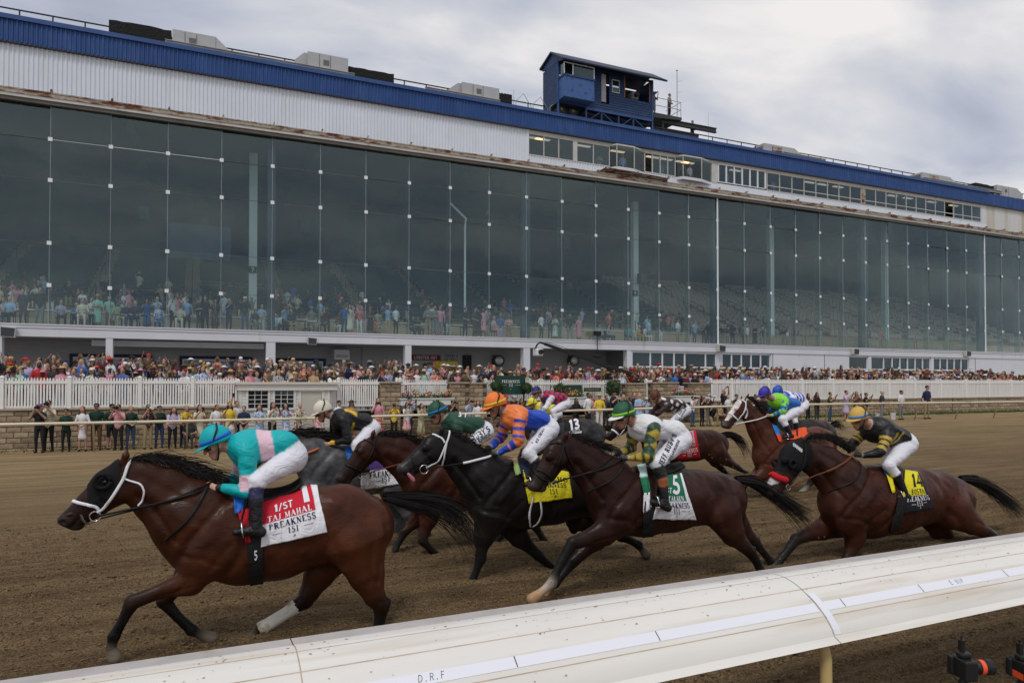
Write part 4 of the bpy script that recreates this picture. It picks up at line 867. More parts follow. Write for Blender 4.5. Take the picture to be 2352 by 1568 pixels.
# ================================================================== BODY BUILDER: smooth blends of tapered limbs, skinned as one surface
class Body:
    def __init__(s): s.p = []
    def cap(s, a, b, ra, rb, sy=1., k=.03, c=(.5, .5, .5), t='', sub=False):
        s.p.append(('c', np.array(a, float), np.array(b, float), ra, rb, sy, k, np.array(c, float), t, sub)); return s
    def ell(s, c0, r, rot=0., k=.03, c=(.5, .5, .5), t='', sub=False):
        s.p.append(('e', np.array(c0, float), np.array(r, float), rot, 0, 1., k, np.array(c, float), t, sub)); return s
    @staticmethod
    def dist(q, X, Y, Z):
        if q[0] == 'c':
            _, a, b, ra, rb, sy = q[:6]
            ba = b-a; by = ba[1]/sy; px, py, pz = X-a[0], (Y-a[1])/sy, Z-a[2]
            L = ba[0]**2+by**2+ba[2]**2+1e-9
            h = np.clip((px*ba[0]+py*by+pz*ba[2])/L, 0, 1)
            return np.sqrt((px-ba[0]*h)**2+(py-by*h)**2+(pz-ba[2]*h)**2)-(ra+(rb-ra)*h), h
        _, c0, r, rot = q[:4]; cs, sn = math.cos(rot), math.sin(rot)
        px, py, pz = X-c0[0], Y-c0[1], Z-c0[2]
        a, b = (px*cs+pz*sn)/r[0], (-px*sn+pz*cs)/r[2]
        return (np.sqrt(a*a+(py/r[1])**2+b*b)-1)*min(r), None
    def bbox(s, q):
        if q[0] == 'c':
            m = np.array([max(q[3], q[4])]*3); m[1] *= q[5]; return np.minimum(q[1], q[2])-m, np.maximum(q[1], q[2])+m
        m = np.array([max(q[2][0], q[2][2]), q[2][1], max(q[2][0], q[2][2])]); return q[1]-m, q[1]+m
    def surface(s, vox):
        lo = np.min([s.bbox(q)[0] for q in s.p if not q[9]], 0)-3*vox; hi = np.max([s.bbox(q)[1] for q in s.p if not q[9]], 0)+3*vox
        n = np.ceil((hi-lo)/vox).astype(int)+1
        F = np.full(n, 1e3, np.float32)
        ax = [lo[i]+vox*np.arange(n[i]) for i in range(3)]
        for q in s.p:
            b0, b1 = s.bbox(q); k = q[6]; m = k+2.5*vox
            i0 = np.maximum(((b0-m-lo)/vox).astype(int), 0); i1 = np.minimum(((b1+m-lo)/vox).astype(int)+2, n)
            if (i1 <= i0).any(): continue
            sl = tuple(slice(i0[i], i1[i]) for i in range(3))
            d, _ = s.dist(q, ax[0][sl[0]][:, None, None], ax[1][sl[1]][None, :, None], ax[2][sl[2]][None, None, :])
            f = F[sl]
            if q[9]:
                g = -d; h = np.clip(.5-.5*(g-f)/k, 0, 1); F[sl] = g*(1-h)+f*h+k*h*(1-h)
            else:
                h = np.clip(.5+.5*(f-d)/k, 0, 1); F[sl] = f*(1-h)+d*h-k*h*(1-h)
        ins = F < 0
        cn = [(a, b, c) for a in (0, 1) for b in (0, 1) for c in (0, 1)]
        cnt = sum(ins[a:n[0]-1+a, b:n[1]-1+b, c:n[2]-1+c].astype(np.int8) for a, b, c in cn)
        act = np.argwhere((cnt > 0) & (cnt < 8))
        fv = {c: F[act[:, 0]+c[0], act[:, 1]+c[1], act[:, 2]+c[2]] for c in cn}
        S = np.zeros((len(act), 3)); C = np.zeros(len(act))
        for c in cn:
            for d in range(3):
                if c[d]: continue
                e = list(c); e[d] = 1; e = tuple(e); f0, f1 = fv[c], fv[e]; x = (f0 < 0) != (f1 < 0)
                t = np.where(x, f0/np.where(x, f0-f1, 1), 0)
                for i in range(3): S[:, i] += np.where(x, (c[i] if i != d else t), 0)
                C += x
        V = lo+vox*(act+S/C[:, None])
        ids = np.full(n-1, -1, np.int64); ids[act[:, 0], act[:, 1], act[:, 2]] = np.arange(len(act))
        quads = []
        for d in range(3):
            u, v = (d+1) % 3, (d+2) % 3
            a0 = [slice(0, n[i]) for i in range(3)]; a1 = list(a0); a0[d] = slice(0, n[d]-1); a1[d] = slice(1, n[d])
            x = ins[tuple(a0)] != ins[tuple(a1)]; E = np.argwhere(x)
            E = E[(E[:, u] > 0) & (E[:, v] > 0) & (E[:, u] < n[u]-1) & (E[:, v] < n[v]-1)]
            def cid(du, dv):
                P = E.copy(); P[:, u] -= du; P[:, v] -= dv; return ids[P[:, 0], P[:, 1], P[:, 2]]
            q4 = np.stack([cid(1, 1), cid(0, 1), cid(0, 0), cid(1, 0)], 1)
            fl = ~ins[E[:, 0], E[:, 1], E[:, 2]]; q4[fl] = q4[fl][:, ::-1]; quads.append(q4)
        Q = np.concatenate(quads); Q = Q[(Q >= 0).all(1)]
        for _ in range(1):
            acc = np.zeros_like(V); w_ = np.zeros(len(V))
            for i in range(4):
                a, b = Q[:, i], Q[:, (i+1) % 4]
                for k_ in range(3): acc[:, k_] += np.bincount(a, V[b, k_], len(V))+np.bincount(b, V[a, k_], len(V))
                w_ += np.bincount(a, minlength=len(V))+np.bincount(b, minlength=len(V))
            V = V*.5+.5*acc/np.maximum(w_, 1)[:, None]
        return V, Q
    def paint(s, V, soft=.012):
        best = np.full(len(V), 1e9); bid = np.zeros(len(V), int); bh = np.zeros(len(V)); W = np.zeros(len(V)); Cc = np.zeros((len(V), 3))
        for i, q in enumerate(s.p):
            if q[9]: continue
            d, h = s.dist(q, V[:, 0], V[:, 1], V[:, 2]); m = d < best; best[m] = d[m]; bid[m] = i
            bh[m] = h[m] if h is not None else .5
            w_ = np.exp(-np.clip(d, -.05, 1)/soft); W += w_; Cc += w_[:, None]*q[7]
        return bid, bh, Cc/W[:, None]
    def tags(s): return np.array([q[8] for q in s.p])
def vnormals(V, Q):
    a = V[Q[:, 2]]-V[Q[:, 0]]; b = V[Q[:, 3]]-V[Q[:, 1]]; f = np.cross(a, b); nn = np.zeros_like(V)
    for i in range(4):
        for k in range(3): nn[:, k] += np.bincount(Q[:, i], f[:, k], len(V))
    return nn/np.maximum(np.linalg.norm(nn, axis=1), 1e-9)[:, None]
def in_poly(x, z, P):
    r = np.zeros(len(x), bool); j = len(P)-1
    for i in range(len(P)):
        xi, zi = P[i]; xj, zj = P[j]
        c = ((zi > z) != (zj > z)) & (x < (xj-xi)*(z-zi)/((zj-zi) if abs(zj-zi) > 1e-9 else 1e-9)+xi); r ^= c; j = i
    return r
def shell(name, V, Q, nrm, mask, off, m_, parent):
    fm = mask[Q].all(1); q = Q[fm]
    if not len(q): return None
    ids, inv = np.unique(q, return_inverse=True); P = V[ids]+nrm[ids]*off
    o = link(name, np_mesh(name, P, inv.reshape(-1, 4), m_), parent); return o
def strands(name, roots, n, m_, parent, wid=.006, seed=1, org=(0, 0, 0)):
    r_ = random.Random(seed); V = []; Q = []
    for i in range(n):
        P = roots(r_); k = len(P); b = len(V); ax = Vector((r_.gauss(0, .5), r_.gauss(0, .5), r_.gauss(0, .5)))
        for j, p in enumerate(P):
            p = Vector(p)-Vector(org); d = (Vector(P[min(j+1, k-1)])-Vector(P[max(j-1, 0)])).normalized()
            s = d.cross(Vector((0, -1, 0))+ax*.7).normalized()*(wid*(1-.85*j/(k-1))*r_.uniform(.8, 1.2))
            V += [p-s, p+s]
        for j in range(k-1): Q.append((b+2*j, b+2*j+1, b+2*j+3, b+2*j+2))
    return link(name, np_mesh(name, np.array(V), np.array(Q), m_), parent)
def bez(P, n):
    P = [Vector(p) for p in P]; P = [P[0]*2-P[1]]+P+[P[-1]*2-P[-2]]; out = []
    for i in range(1, len(P)-2):
        for j in range(n):
            t = j/n; a, b, c, d = P[i-1:i+3]
            out.append(.5*((2*b)+(c-a)*t+(2*a-5*b+4*c-d)*t*t+(3*b-a-3*c+d)*t**3))
    out.append(P[-2]); return out
# ================================================================== HORSES
M_coat = mat('horse_coat', attr='Col', rough=.40, spec=.17, patchy=(4, .27, .52), noise=(3.2, .5, (1, 1, 1.6)), bump=(42, .30, .010, (.5, 1, 1.6)))
M_hair = mat('horse_hair', (.009, .007, .006), .55, spec=.2)
M_hairg = mat('horse_hair_grey', (.05, .05, .052), .5)
M_leather = mat('tack_leather', (.010, .008, .007), .45, spec=.2)
M_brown = mat('tack_brown', (.13, .04, .015), .5)
M_whitetack = mat('tack_white', (.74, .74, .76), .5)
M_metal = mat('bit_metal', (.6, .6, .6), .25, metal=1)
M_hood = mat('blinker_hood', (.009, .009, .010), .75, spec=.15, bump=(60, .15))
M_red = mat('shadow_roll_red', (.50, .012, .02), .95, bump=(70, .8))
M_wrap = mat('leg_wrap', (.60, .57, .50), .8, mix=((.33, .26, .17), 14, .5, .72), bump=(60, .2))
M_cloth = mat('saddle_cloth', attr='Col', rough=.75, wave=(7, .45))
M_nos = mat('nostril_dark', (.05, .010, .010), .6)
M_eye = mat('eye_dark', (.006, .004, .003), .08)
M_tongue = mat('tongue', (.42, .14, .17), .4)
INK = {'navy': mat('cloth_navy', (.012, .016, .05), .7), 'white': mat('cloth_white', (.78, .78, .82), .7), 'red': mat('cloth_red', (.55, .012, .03), .7), 'black': mat('cloth_black', (.01, .01, .01), .7), 'grey': mat('cloth_grey', (.4, .4, .4), .7)}
HORSES = {}
class Horse:
    def __init__(s, Y, label, coat, points, hoof=(.16, .13, .10), vox=.017, muzzle=None):
        s.Y = Y; s.b = Body(); s.coat, s.pts, s.vox = np.array(coat), np.array(points), vox; s.muz = np.array(muzzle if muzzle is not None else points); s.hoofc = hoof
        s.label = label
    def P(s, u, v, dy=0.): return atY(u, v, s.Y+dy)
    def m(s, u, px): return px*pxm(u, s.Y)
    def chain(s, pts, sy=1., k=.05, dy=0., col=None, t=''):
        for (a, b) in zip(pts, pts[1:]):
            sa = a[3] if len(a) > 3 else sy
            ca = s.coat if col is None else col
            s.b.cap(s.P(a[0], a[1], dy), s.P(b[0], b[1], dy), s.m(a[0], a[2]), s.m(b[0], b[2]), sa, k, ca, t)
    def leg(s, pts, dy, hind=False, white=0, side=1):
        n = len(pts); ys = [dy*(1-.0*i) for i in range(n)]
        j = 3 if not hind else 3
        for i, (a, b) in enumerate(zip(pts, pts[1:])):
            f = min(1, max(0, (i-1)/1.6)); c = s.coat*(1-f)+s.pts*f
            if white and i >= n-1-white: c = np.array((.42, .37, .30))
            if i == n-2: c = np.array(s.hoofc)
            s.b.cap(s.P(a[0], a[1], ys[i]), s.P(b[0], b[1], ys[i+1]), s.m(a[0], a[2]), s.m(b[0], b[2]), .62 if i == 0 else (.74 if i == 1 else .84), .035 if i < 2 else .014, c, 'leg%d%s' % (i, 'h' if hind else 'f')+('n' if dy < 0 else 'f'))
        q = pts[min(3, n-2)]
        if n > 5:
            f = pts[-3]; h = pts[-1]; p5 = pts[-2]
            s.b.ell(s.P(f[0], f[1], dy), (s.m(f[0], f[2]*1.02), s.m(f[0], f[2]*.92), s.m(f[0], f[2]*1.05)), 0, .012, s.pts if not white else (.42, .37, .30), 'fet')
            A, B = s.P(p5[0], p5[1], dy), s.P(h[0], h[1], dy); d = (B-A).normalized()
            s.b.cap(B-d*s.m(h[0], h[2]*.3), B+d*s.m(h[0], h[2]*.55), s.m(h[0], h[2]*.84), s.m(h[0], h[2]*1.06), .95, .008, s.hoofc, 'hoof')
    def build(s, D):
        b = s.b
        s.D = D
        s.chain(D['trunk'], .72, .05, t='trunk'); s.chain(D['neck'], .44, .045, t='neck')
        n0 = D['neck'][-1]; h = D['head']
        s.chain([n0, h[0]], .5, .04, t='neck'); s.chain([D['trunk'][0], D['neck'][0]], .54, .05, t='neck')
        s.chain(h[:3], .56, .025, t='head')
        c2 = s.coat*.35+s.muz*.65
        s.b.cap(s.P(*h[2][:2]), s.P(*h[3][:2]), s.m(h[2][0], h[2][2]), s.m(h[3][0], h[3][2]), .60, .02, c2, 'head')
        mz = h[3]; dv = np.array((h[3][0]-h[2][0], h[3][1]-h[2][1]), float); L = np.hypot(*dv); dv /= L; nv = np.array((dv[1], -dv[0]))    # nv: towards the chin side or nose side
        if nv[1] < 0: nv = -nv
        r3 = mz[2]
        up, lo_ = (mz[0]+dv[0]*r3*.55-nv[0]*r3*.25, mz[1]+dv[1]*r3*.55-nv[1]*r3*.25), (mz[0]+dv[0]*r3*.25+nv[0]*r3*.72, mz[1]+dv[1]*r3*.25+nv[1]*r3*.72)
        s.b.ell(s.P(*up), (s.m(mz[0], r3*.78), s.m(mz[0], r3*.62), s.m(mz[0], r3*.62)), 0, .02, s.muz, 'muz')
        s.b.ell(s.P(*lo_), (s.m(mz[0], r3*.62), s.m(mz[0], r3*.46), s.m(mz[0], r3*.40)), 0, .012, s.muz, 'muz')
        e = h[1]
        fw = np.array((h[2][0]-h[1][0], h[2][1]-h[1][1]), float); fw /= np.hypot(*fw)
        up2 = np.array((fw[1], -fw[0])); up2 = up2 if up2[1] < 0 else -up2
        hw = s.m(e[0], e[2])*.56
        for sg in (-1, 1):
            ck = np.array(e[:2])+fw*e[2]*.15-up2*e[2]*.32; s.b.ell(s.P(ck[0], ck[1], sg*hw*.62), (s.m(e[0], e[2]*.62), hw*.5, s.m(e[0], e[2]*.62)), 0, .02, s.coat, 'head')
            ey = np.array(e[:2])+fw*e[2]*.35+up2*e[2]*.40; s.b.ell(s.P(ey[0], ey[1], sg*hw*.78), (s.m(e[0], e[2]*.30), hw*.25, s.m(e[0], e[2]*.24)), 0, .015, s.coat*.8, 'head')
            s.eye = ey
            s.nos = ns = np.array((mz[0]+dv[0]*r3*1.05-nv[0]*r3*.30, mz[1]+dv[1]*r3*1.05-nv[1]*r3*.30)); s.b.ell(s.P(ns[0], ns[1], sg*s.m(mz[0], r3)*.50), (s.m(mz[0], r3*.26), .02, s.m(mz[0], r3*.2)), 0, .008, s.muz*.3, sub=True)
            if 'ear' in D:
                (a0, a1), (t0, t1) = D['ear']
                s.b.cap(s.P(a0, a1, sg*.055), s.P((a0+t0)/2, (a1+t1)/2, sg*.07), .028, .031, .75, .012, s.coat, 'ear'); s.b.cap(s.P((a0+t0)/2, (a1+t1)/2, sg*.07), s.P(t0, t1, sg*.062), .031, .007, .75, .012, s.coat*.7, 'ear')
        T = D['trunk']
        for sg in (-1, 1):
            q = T[0]; s.b.ell(s.P(q[0]+q[2]*.1, q[1]+q[2]*.10, sg*s.m(q[0], q[2])*.36), (s.m(q[0], q[2]*.66), s.m(q[0], q[2]*.30), s.m(q[0], q[2]*.92)), R(-18), .06, s.coat, 'trunk')
            q = T[-1]; s.b.ell(s.P(q[0]-q[2]*.15, q[1]+q[2]*.15, sg*s.m(q[0], q[2])*.40), (s.m(q[0], q[2]*.95), s.m(q[0], q[2]*.42), s.m(q[0], q[2]*1.0)), 0, .07, s.coat, 'trunk')
        wt = D.get('white', {})
        for nm, dy in (('nf', -.12), ('ff', .12), ('nh', -.15), ('fh', .15)):
            if nm in D: s.leg(D[nm], dy, nm[1] == 'h', wt.get(nm, 0))
        for nm, dy in (('nh', -.15), ('fh', .15)):
            if nm in D:   # point of hock
                k_ = D[nm][3]; g = D[nm][2]; o_ = D.get('hockdir', (6, -4))
                s.b.cap(s.P(k_[0], k_[1], dy), s.P(k_[0]+o_[0]*k_[2]/9, k_[1]+o_[1]*k_[2]/9, dy), s.m(k_[0], k_[2]*.8), s.m(k_[0], k_[2]*.5), .8, .015, s.pts, 'leg2h')
        V, Q = b.surface(s.vox)
        bid, bh, C = b.paint(V, .016)
        tg = b.tags()[bid]
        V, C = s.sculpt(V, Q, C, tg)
        if 'face' in D: C = D['face'](s, V, C, tg)
        s.V, s.Q, s.N, s.bid, s.bh, s.tg = V, Q, vnormals(V, Q), bid, bh, tg
        if D.get("dapple"):
            nz = vnoise(V[:, 0]*9+V[:, 1]*4, V[:, 2]*9+V[:, 1]*3, 5); nz2 = vnoise(V[:, 0]*22, V[:, 2]*22, 8); C = C*(.45+1.3*np.clip(nz*.55+nz2*.45, 0, 1)**1.5)[:, None]
        org = Vector((float(V[:, 0].mean()), s.Y, ground_z(V[:, 0].mean(), s.Y)))
        s.org = org
        s.root = thing('racehorse', s.label, 'horse', org, 'racehorses at full gallop')
        s.body = link('body', np_mesh('horse_body', V-np.array(org), Q, M_coat, C), s.root)
        s.bvh = BVHTree.FromPolygons([Vector(v) for v in V], [tuple(int(i) for i in q) for q in Q])
        for sg in (-1, 1):
            ey = s.P(s.eye[0], s.eye[1], sg*.3); hit = s.bvh.ray_cast(ey, Vector((0, -sg, 0)))
            if hit[0]:
                r_ = s.m(e[0], e[2]*.15); mb = MB(); mb.sm = True
                mb.lathe([(r_*math.sin(R(a)), r_*math.cos(R(a))) for a in (175, 150, 120, 90, 60, 30, 5)], hit[0]-org+Vector((0, sg*r_*.35, 0)), 10, 'y'); mb.build('eye', M_eye, s.root)
        mz = D['head'][3]; r3 = mz[2]
        for sg in (-1, 1):
            c = s.P(s.nos[0], s.nos[1], sg*.4); hit = s.bvh.ray_cast(c, Vector((0, -sg, 0)))
            if hit[0]:
                a_ = s.m(mz[0], r3*.30); mb = MB(); mb.sm = True; ct = hit[0]-org+Vector((0, -sg*a_*.12, 0))
                mb.add([ct+Vector((a_*math.sin(R(t))*math.cos(R(p))*1.1+a_*.3*math.sin(R(t))*math.sin(R(p)), a_*.45*math.cos(R(t)), a_*.75*math.sin(R(t))*math.sin(R(p)))) for t in range(10, 180, 32) for p in range(0, 360, 36)], [(i*10+j, i*10+(j+1) % 10, (i+1)*10+(j+1) % 10, (i+1)*10+j) for i in range(5) for j in range(10)]); mb.build('nostril', M_nos, s.root)
        return s
    def sculpt(s, V, Q, C, tg):
        D = s.D; T = D['trunk']; NK = D['neck']; nf, nh = D['nf'], D['nh']; H = D['head']
        nrm = vnormals(V, Q); side = np.clip((np.abs(nrm[:, 1])-.25)/.35, 0, 1)
        def at(q, a, b): return (q[0]+a*q[2], q[1]+b*q[2])
        t0, t1, t2, tp, tl = T[0], T[1], T[2], T[-2], T[-1]
        L = []
        L.append(([at(t0, .45, -.95), at(t0, .02, -.5), at(t0, -.45, .02), at(t0, -.62, .38)], -.016, .035))        # front of the shoulder blade
        L.append(([at(t0, .62, -.85), at(t0, .25, -.35), at(t0, -.12, .10)], .010, .05))                            # its spine
        L.append(([at(t0, .92, -.55), at(t0, .86, .05), at(t0, .62, .55), at(t0, .35, .85)], -.017, .045))          # behind the triceps
        L.append(([at(t0, -.55, .42), at(t0, -.15, .45), at(t0, .2, .62)], -.012, .035))
        L.append(([at(t0, .5, .1), at(t0, .25, .4), at(t0, .05, .7)], -.008, .03))
        L.append(([(NK[2][0]-NK[2][2]*.1, NK[2][1]+NK[2][2]*.55), (NK[1][0]-NK[1][2]*.25, NK[1][1]+NK[1][2]*.52), (NK[0][0]-NK[0][2]*.45, NK[0][1]+NK[0][2]*.45)], -.014, .03))   # jugular groove
        L.append(([(NK[2][0], NK[2][1]-NK[2][2]*.35), (NK[1][0]+NK[1][2]*.1, NK[1][1]-NK[1][2]*.30), (NK[0][0]+NK[0][2]*.25, NK[0][1]-NK[0][2]*.35)], -.008, .04))
        L.append(([(NK[2][0], NK[2][1]+NK[2][2]*.1), (NK[1][0], NK[1][1]+NK[1][2]*.12), (NK[0][0], NK[0][1]+NK[0][2]*.1)], .008, .05))
        for i in range(5):
            f = .15+i*.2; a = (t1[0]*(1-f)+t2[0]*f, t1[1]*(1-f)+t2[1]*f, t1[2]); L.append(([at(a, .12, -.35), at(a, .02, .1), at(a, .10, .55)], -.0035, .022))   # ribs
        L.append(([at(tp, -.75, -.70), at(tp, -.55, -.2), at(tp, -.45, .35), (nh[0][0]-nh[0][2]*.6, nh[0][1]+nh[0][2]*.5)], -.018, .06))    # flank hollow
        L.append(([at(tp, -.35, -.66), at(tp, -.25, -.60)], .014, .05))                                             # point of hip
        L.append(([at(tl, .55, -.45), at(tl, .62, .1), at(tl, .45, .6), (nh[1][0]+nh[1][2]*.35, nh[1][1])], -.012, .035))
        L.append(([at(tl, -.05, -.35), at(tl, .12, .2), at(tl, .1, .8), (nh[1][0]-nh[1][2]*.1, nh[1][1])], -.009, .035))
        L.append(([(nh[1][0]-nh[1][2]*.1, nh[1][1]-nh[1][2]*.4), (nh[2][0], nh[2][1])], -.008, .022))
        L.append(([(nh[0][0]-nh[0][2]*.75, nh[0][1]+nh[0][2]*.85), (nh[0][0]-nh[0][2]*.45, nh[0][1]+nh[0][2]*1.05)], .010, .05))    # stifle
        for lg in (nf, D.get('ff', nf)):
            L.append(([(lg[1][0], lg[1][1]), ((lg[1][0]+lg[2][0])/2, (lg[1][1]+lg[2][1])/2), (lg[2][0], lg[2][1])], -.006, .018))
        for lg in (nf, nh, D.get('ff', nf), D.get('fh', nh)):
            L.append(([(lg[3][0], lg[3][1]), (lg[4][0], lg[4][1]), (lg[5][0], lg[5][1])], -.005, .010))              # between cannon and tendon
            L.append(([(lg[3][0], lg[3][1]-1), (lg[3][0], lg[3][1]+1)], .007, .03))
        e = H[1]; fw = np.array((H[2][0]-H[1][0], H[2][1]-H[1][1]), float); fw /= np.hypot(*fw); up = np.array((fw[1], -fw[0])); up = up if up[1] < 0 else -up
        E = lambda a, b: tuple(np.array(e[:2])+fw*e[2]*a+up*e[2]*b)
        L.append(([E(.75, .15), E(.80, -.25), E(.55, -.65), E(.1, -.85)], -.007, .018))                             # front of the cheek
        L.append(([E(.55, .02), E(1.1, .02), E(1.6, -.02)], .007, .014))                                            # facial crest
        L.append(([E(.2, .28), E(.45, .22), E(.6, .34)], -.006, .012))
        m3 = H[3]; mv = np.array((m3[0], m3[1]), float); L.append(([tuple(mv+fw*m3[2]*1.2-up*m3[2]*.42), tuple(mv+fw*m3[2]*.3-up*m3[2]*.40), tuple(mv-fw*m3[2]*.7-up*m3[2]*.30)], -.009, .010))   # mouth
        L = [(p_, a_*1.1, w_*.95) for p_, a_, w_ in L]
        vn = (vnoise(V[:, 0]*13+V[:, 1]*5, V[:, 2]*9-V[:, 0]*4, 31)-.5); disp = .010*vn*(np.isin(tg, ['trunk', 'neck']))+.004*(vnoise(V[:, 0]*24, V[:, 2]*24+V[:, 1]*9, 41)-.5)*(tg == 'trunk')
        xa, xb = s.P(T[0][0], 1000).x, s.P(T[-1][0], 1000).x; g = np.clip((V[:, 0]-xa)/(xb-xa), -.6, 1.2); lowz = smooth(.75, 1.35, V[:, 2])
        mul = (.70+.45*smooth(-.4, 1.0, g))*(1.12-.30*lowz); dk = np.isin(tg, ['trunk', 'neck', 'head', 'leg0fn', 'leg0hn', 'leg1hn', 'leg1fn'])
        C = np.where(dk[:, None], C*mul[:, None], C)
        for pts, amp, wd in L:
            P = [np.array((s.P(u, v).x, s.P(u, v).z)) for u, v in pts]; dm = np.full(len(V), 9.)
            for a, b in zip(P, P[1:]):
                ba = b-a; px, pz = V[:, 0]-a[0], V[:, 2]-a[1]; h = np.clip((px*ba[0]+pz*ba[1])/(ba@ba+1e-9), 0, 1)
                dm = np.minimum(dm, np.hypot(px-ba[0]*h, pz-ba[1]*h))
            disp += amp*np.exp(-(dm/wd)**2)
        return V+nrm*(disp*side)[:, None], C
    def on(s, u, v, off=.008, far=False):
        d = ray(u, v); hit = s.bvh.ray_cast(CAMP, d.normalized())
        if hit[0]: return hit[0]+hit[1]*off if hit[1].dot(d) < 0 else hit[0]-hit[1]*off
        p = s.P(u, v, -.02); n = s.bvh.find_nearest(p); return n[0]+n[1]*off
    def strap(s, px, name, m_, r_=.011, off=.006, n=5, flat=True):
        P = bez([s.on(u, v, off) for u, v in px], n); P = [p for p in P]
        out = []
        for p in P:
            h = s.bvh.find_nearest(p); out.append((h[0]+h[1]*off, h[1]) if h[0] and (h[0]-p).length < .05 else (p, Vector((0, -1, 0))))
        mb = MB(); mb.sm = True
        V = []; k = len(out)
        for i, (p, nn) in enumerate(out):
            d = (out[min(i+1, k-1)][0]-out[max(i-1, 0)][0]).normalized(); x = d.cross(nn).normalized()*r_
            V += [p-x-s.org, p-x*.8+nn*.006-s.org, p+x*.8+nn*.006-s.org, p+x-s.org]
        mb.add(V, [(4*i+j, 4*i+j+1, 4*i+j+5, 4*i+j+4) for i in range(k-1) for j in range(3)])
        return mb.build(name, m_, s.root)
    def tube(s, pts, name, m_, r_=.009, n=6, par=None, res=8):
        mb = MB(); mb.sm = True; mb.tube([p-s.org for p in bez(pts, res)], r_, n); return mb.build(name, m_, par or s.root)
    def ring(s, u, v, r_, name='bit_ring', off=.015, m_=None, tr=.006):
        c = s.on(u, v, off)-s.org; mb = MB(); mb.sm = True
        mb.tube([c+Vector((math.cos(a)*r_, 0, math.sin(a)*r_)) for a in [2*math.pi*i/14 for i in range(15)]], tr, 6); return mb.build(name, m_ or M_metal, s.root)
    def cloth(s, quad, fn, name='saddle_cloth', off=.018, n=36, par=None, wav=.010):
        G = np.zeros((n+1, n+1, 3)); Cc = np.zeros((n+1, n+1, 3))
        (a, b, c, d) = quad
        for j in range(n+1):
            t = j/n
            for i in range(n+1):
                q = i/n; u = (a[0]*(1-q)+b[0]*q)*(1-t)+(d[0]*(1-q)+c[0]*q)*t; v = (a[1]*(1-q)+b[1]*q)*(1-t)+(d[1]*(1-q)+c[1]*q)*t
                p = s.on(u, v, off+wav*t*(math.sin(q*9+t*3)+.6*math.sin(q*17+1)))
                G[j, i] = p; Cc[j, i] = fn(q, t)
        for _ in range(2): G[1:-1, 1:-1] = (G[1:-1, 1:-1]*2+G[:-2, 1:-1]+G[2:, 1:-1]+G[1:-1, :-2]+G[1:-1, 2:])/6
        for j in range(n+1):
            for i in range(n+1):
                h = s.bvh.find_nearest(Vector(G[j, i]))
                if h[0]:
                    dd = (Vector(G[j, i])-h[0]).dot(h[1])
                    if dd < off*.6: G[j, i] = np.array(h[0]+h[1]*off)
        idx = np.arange((n+1)*(n+1)).reshape(n+1, n+1)
        Q = np.stack([idx[:-1, :-1].ravel(), idx[1:, :-1].ravel(), idx[1:, 1:].ravel(), idx[:-1, 1:].ravel()], 1)
        o = link(name, np_mesh(name, G.reshape(-1, 3)-np.array(s.org), Q, M_cloth, Cc.reshape(-1, 3)), par or s.root)
        md = o.modifiers.new('thick', 'SOLIDIFY'); md.thickness = .006; md.offset = -1
        s.G = G; s.gn = n; s.gpar = o
        return o
    def cloth_pt(s, q, t, off=.004):
        n = s.gn; x = min(max(q, 0), .9999)*n; y = min(max(t, 0), .9999)*n; i, j = int(x), int(y); fx, fy = x-i, y-j; G = s.G
        p = (G[j, i]*(1-fx)+G[j, i+1]*fx)*(1-fy)+(G[j+1, i]*(1-fx)+G[j+1, i+1]*fx)*fy
        du = G[j, i+1]-G[j, i]; dv_ = G[j+1, i]-G[j, i]; nn = np.cross(du, dv_); nn /= np.linalg.norm(nn)+1e-9
        if nn[1] > 0: nn = -nn
        return Vector(p+nn*off)
    def letter(s, txt, cq, ct, hgt, m_, font=None, maxw=.8, asp=1.0, slant=0.):
        q, wd = text_polys(txt, hgt, font, slant); k = asp if wd*asp <= maxw else maxw/wd
        mb = MB(); i = 0
        for quad in q:
            i += 1; (ax, ay), (bx, by), (cx_, cy_), (dx_, dy_) = quad; n_ = max(1, int(math.hypot(bx-ax, by-ay)/.05))
            for j in range(n_):
                f, g = j/n_, (j+1)/n_
                mb.add([s.cloth_pt(cq+x*k, ct-y, .006+.0004*(i % 3))-s.org for x, y in ((ax+(bx-ax)*f, ay+(by-ay)*f), (ax+(bx-ax)*g, ay+(by-ay)*g), (dx_+(cx_-dx_)*g, dy_+(cy_-dy_)*g), (dx_+(cx_-dx_)*f, dy_+(cy_-dy_)*f))], [(0, 1, 2, 3)])
        return mb.build('lettering', m_, s.gpar)
    def rule(s, q0, q1, t, m_, th=.012):
        mb = MB(); mb.add([s.cloth_pt(q, tt, .005)-s.org for q, tt in ((q0, t-th/2), (q1, t-th/2), (q1, t+th/2), (q0, t+th/2))], [(0, 1, 2, 3)]); mb.build('rule', m_, s.gpar)
    def mane(s, crest, n=260, length=.16, seed=3, m_=None, flow=(.10, -.03), spread=.05, wid=.006):
        C = bez([s.P(u, v) for u, v in crest], 10); N_ = len(C)
        def f(r_):
            i = r_.randrange(N_); c = C[i]; L = length*r_.uniform(.5, 1.25); dyy = r_.gauss(0, .018); sd = r_.gauss(-.2, .6)
            P = [c+Vector((0, dyy, -.012))]; x, z = r_.gauss(flow[0], .05), r_.gauss(flow[1], .05)
            for j in range(1, 6):
                t = j/5; P.append(c+Vector((x*t*L/.1+r_.gauss(0, .004), dyy+sd*spread*t, L*(.30*math.sin(t*2.4))-.9*L*t*t*.5+z*t*L/.1*.5)))
            return P
        return strands('mane', f, n, m_ or M_hair, s.root, wid, seed, s.org)
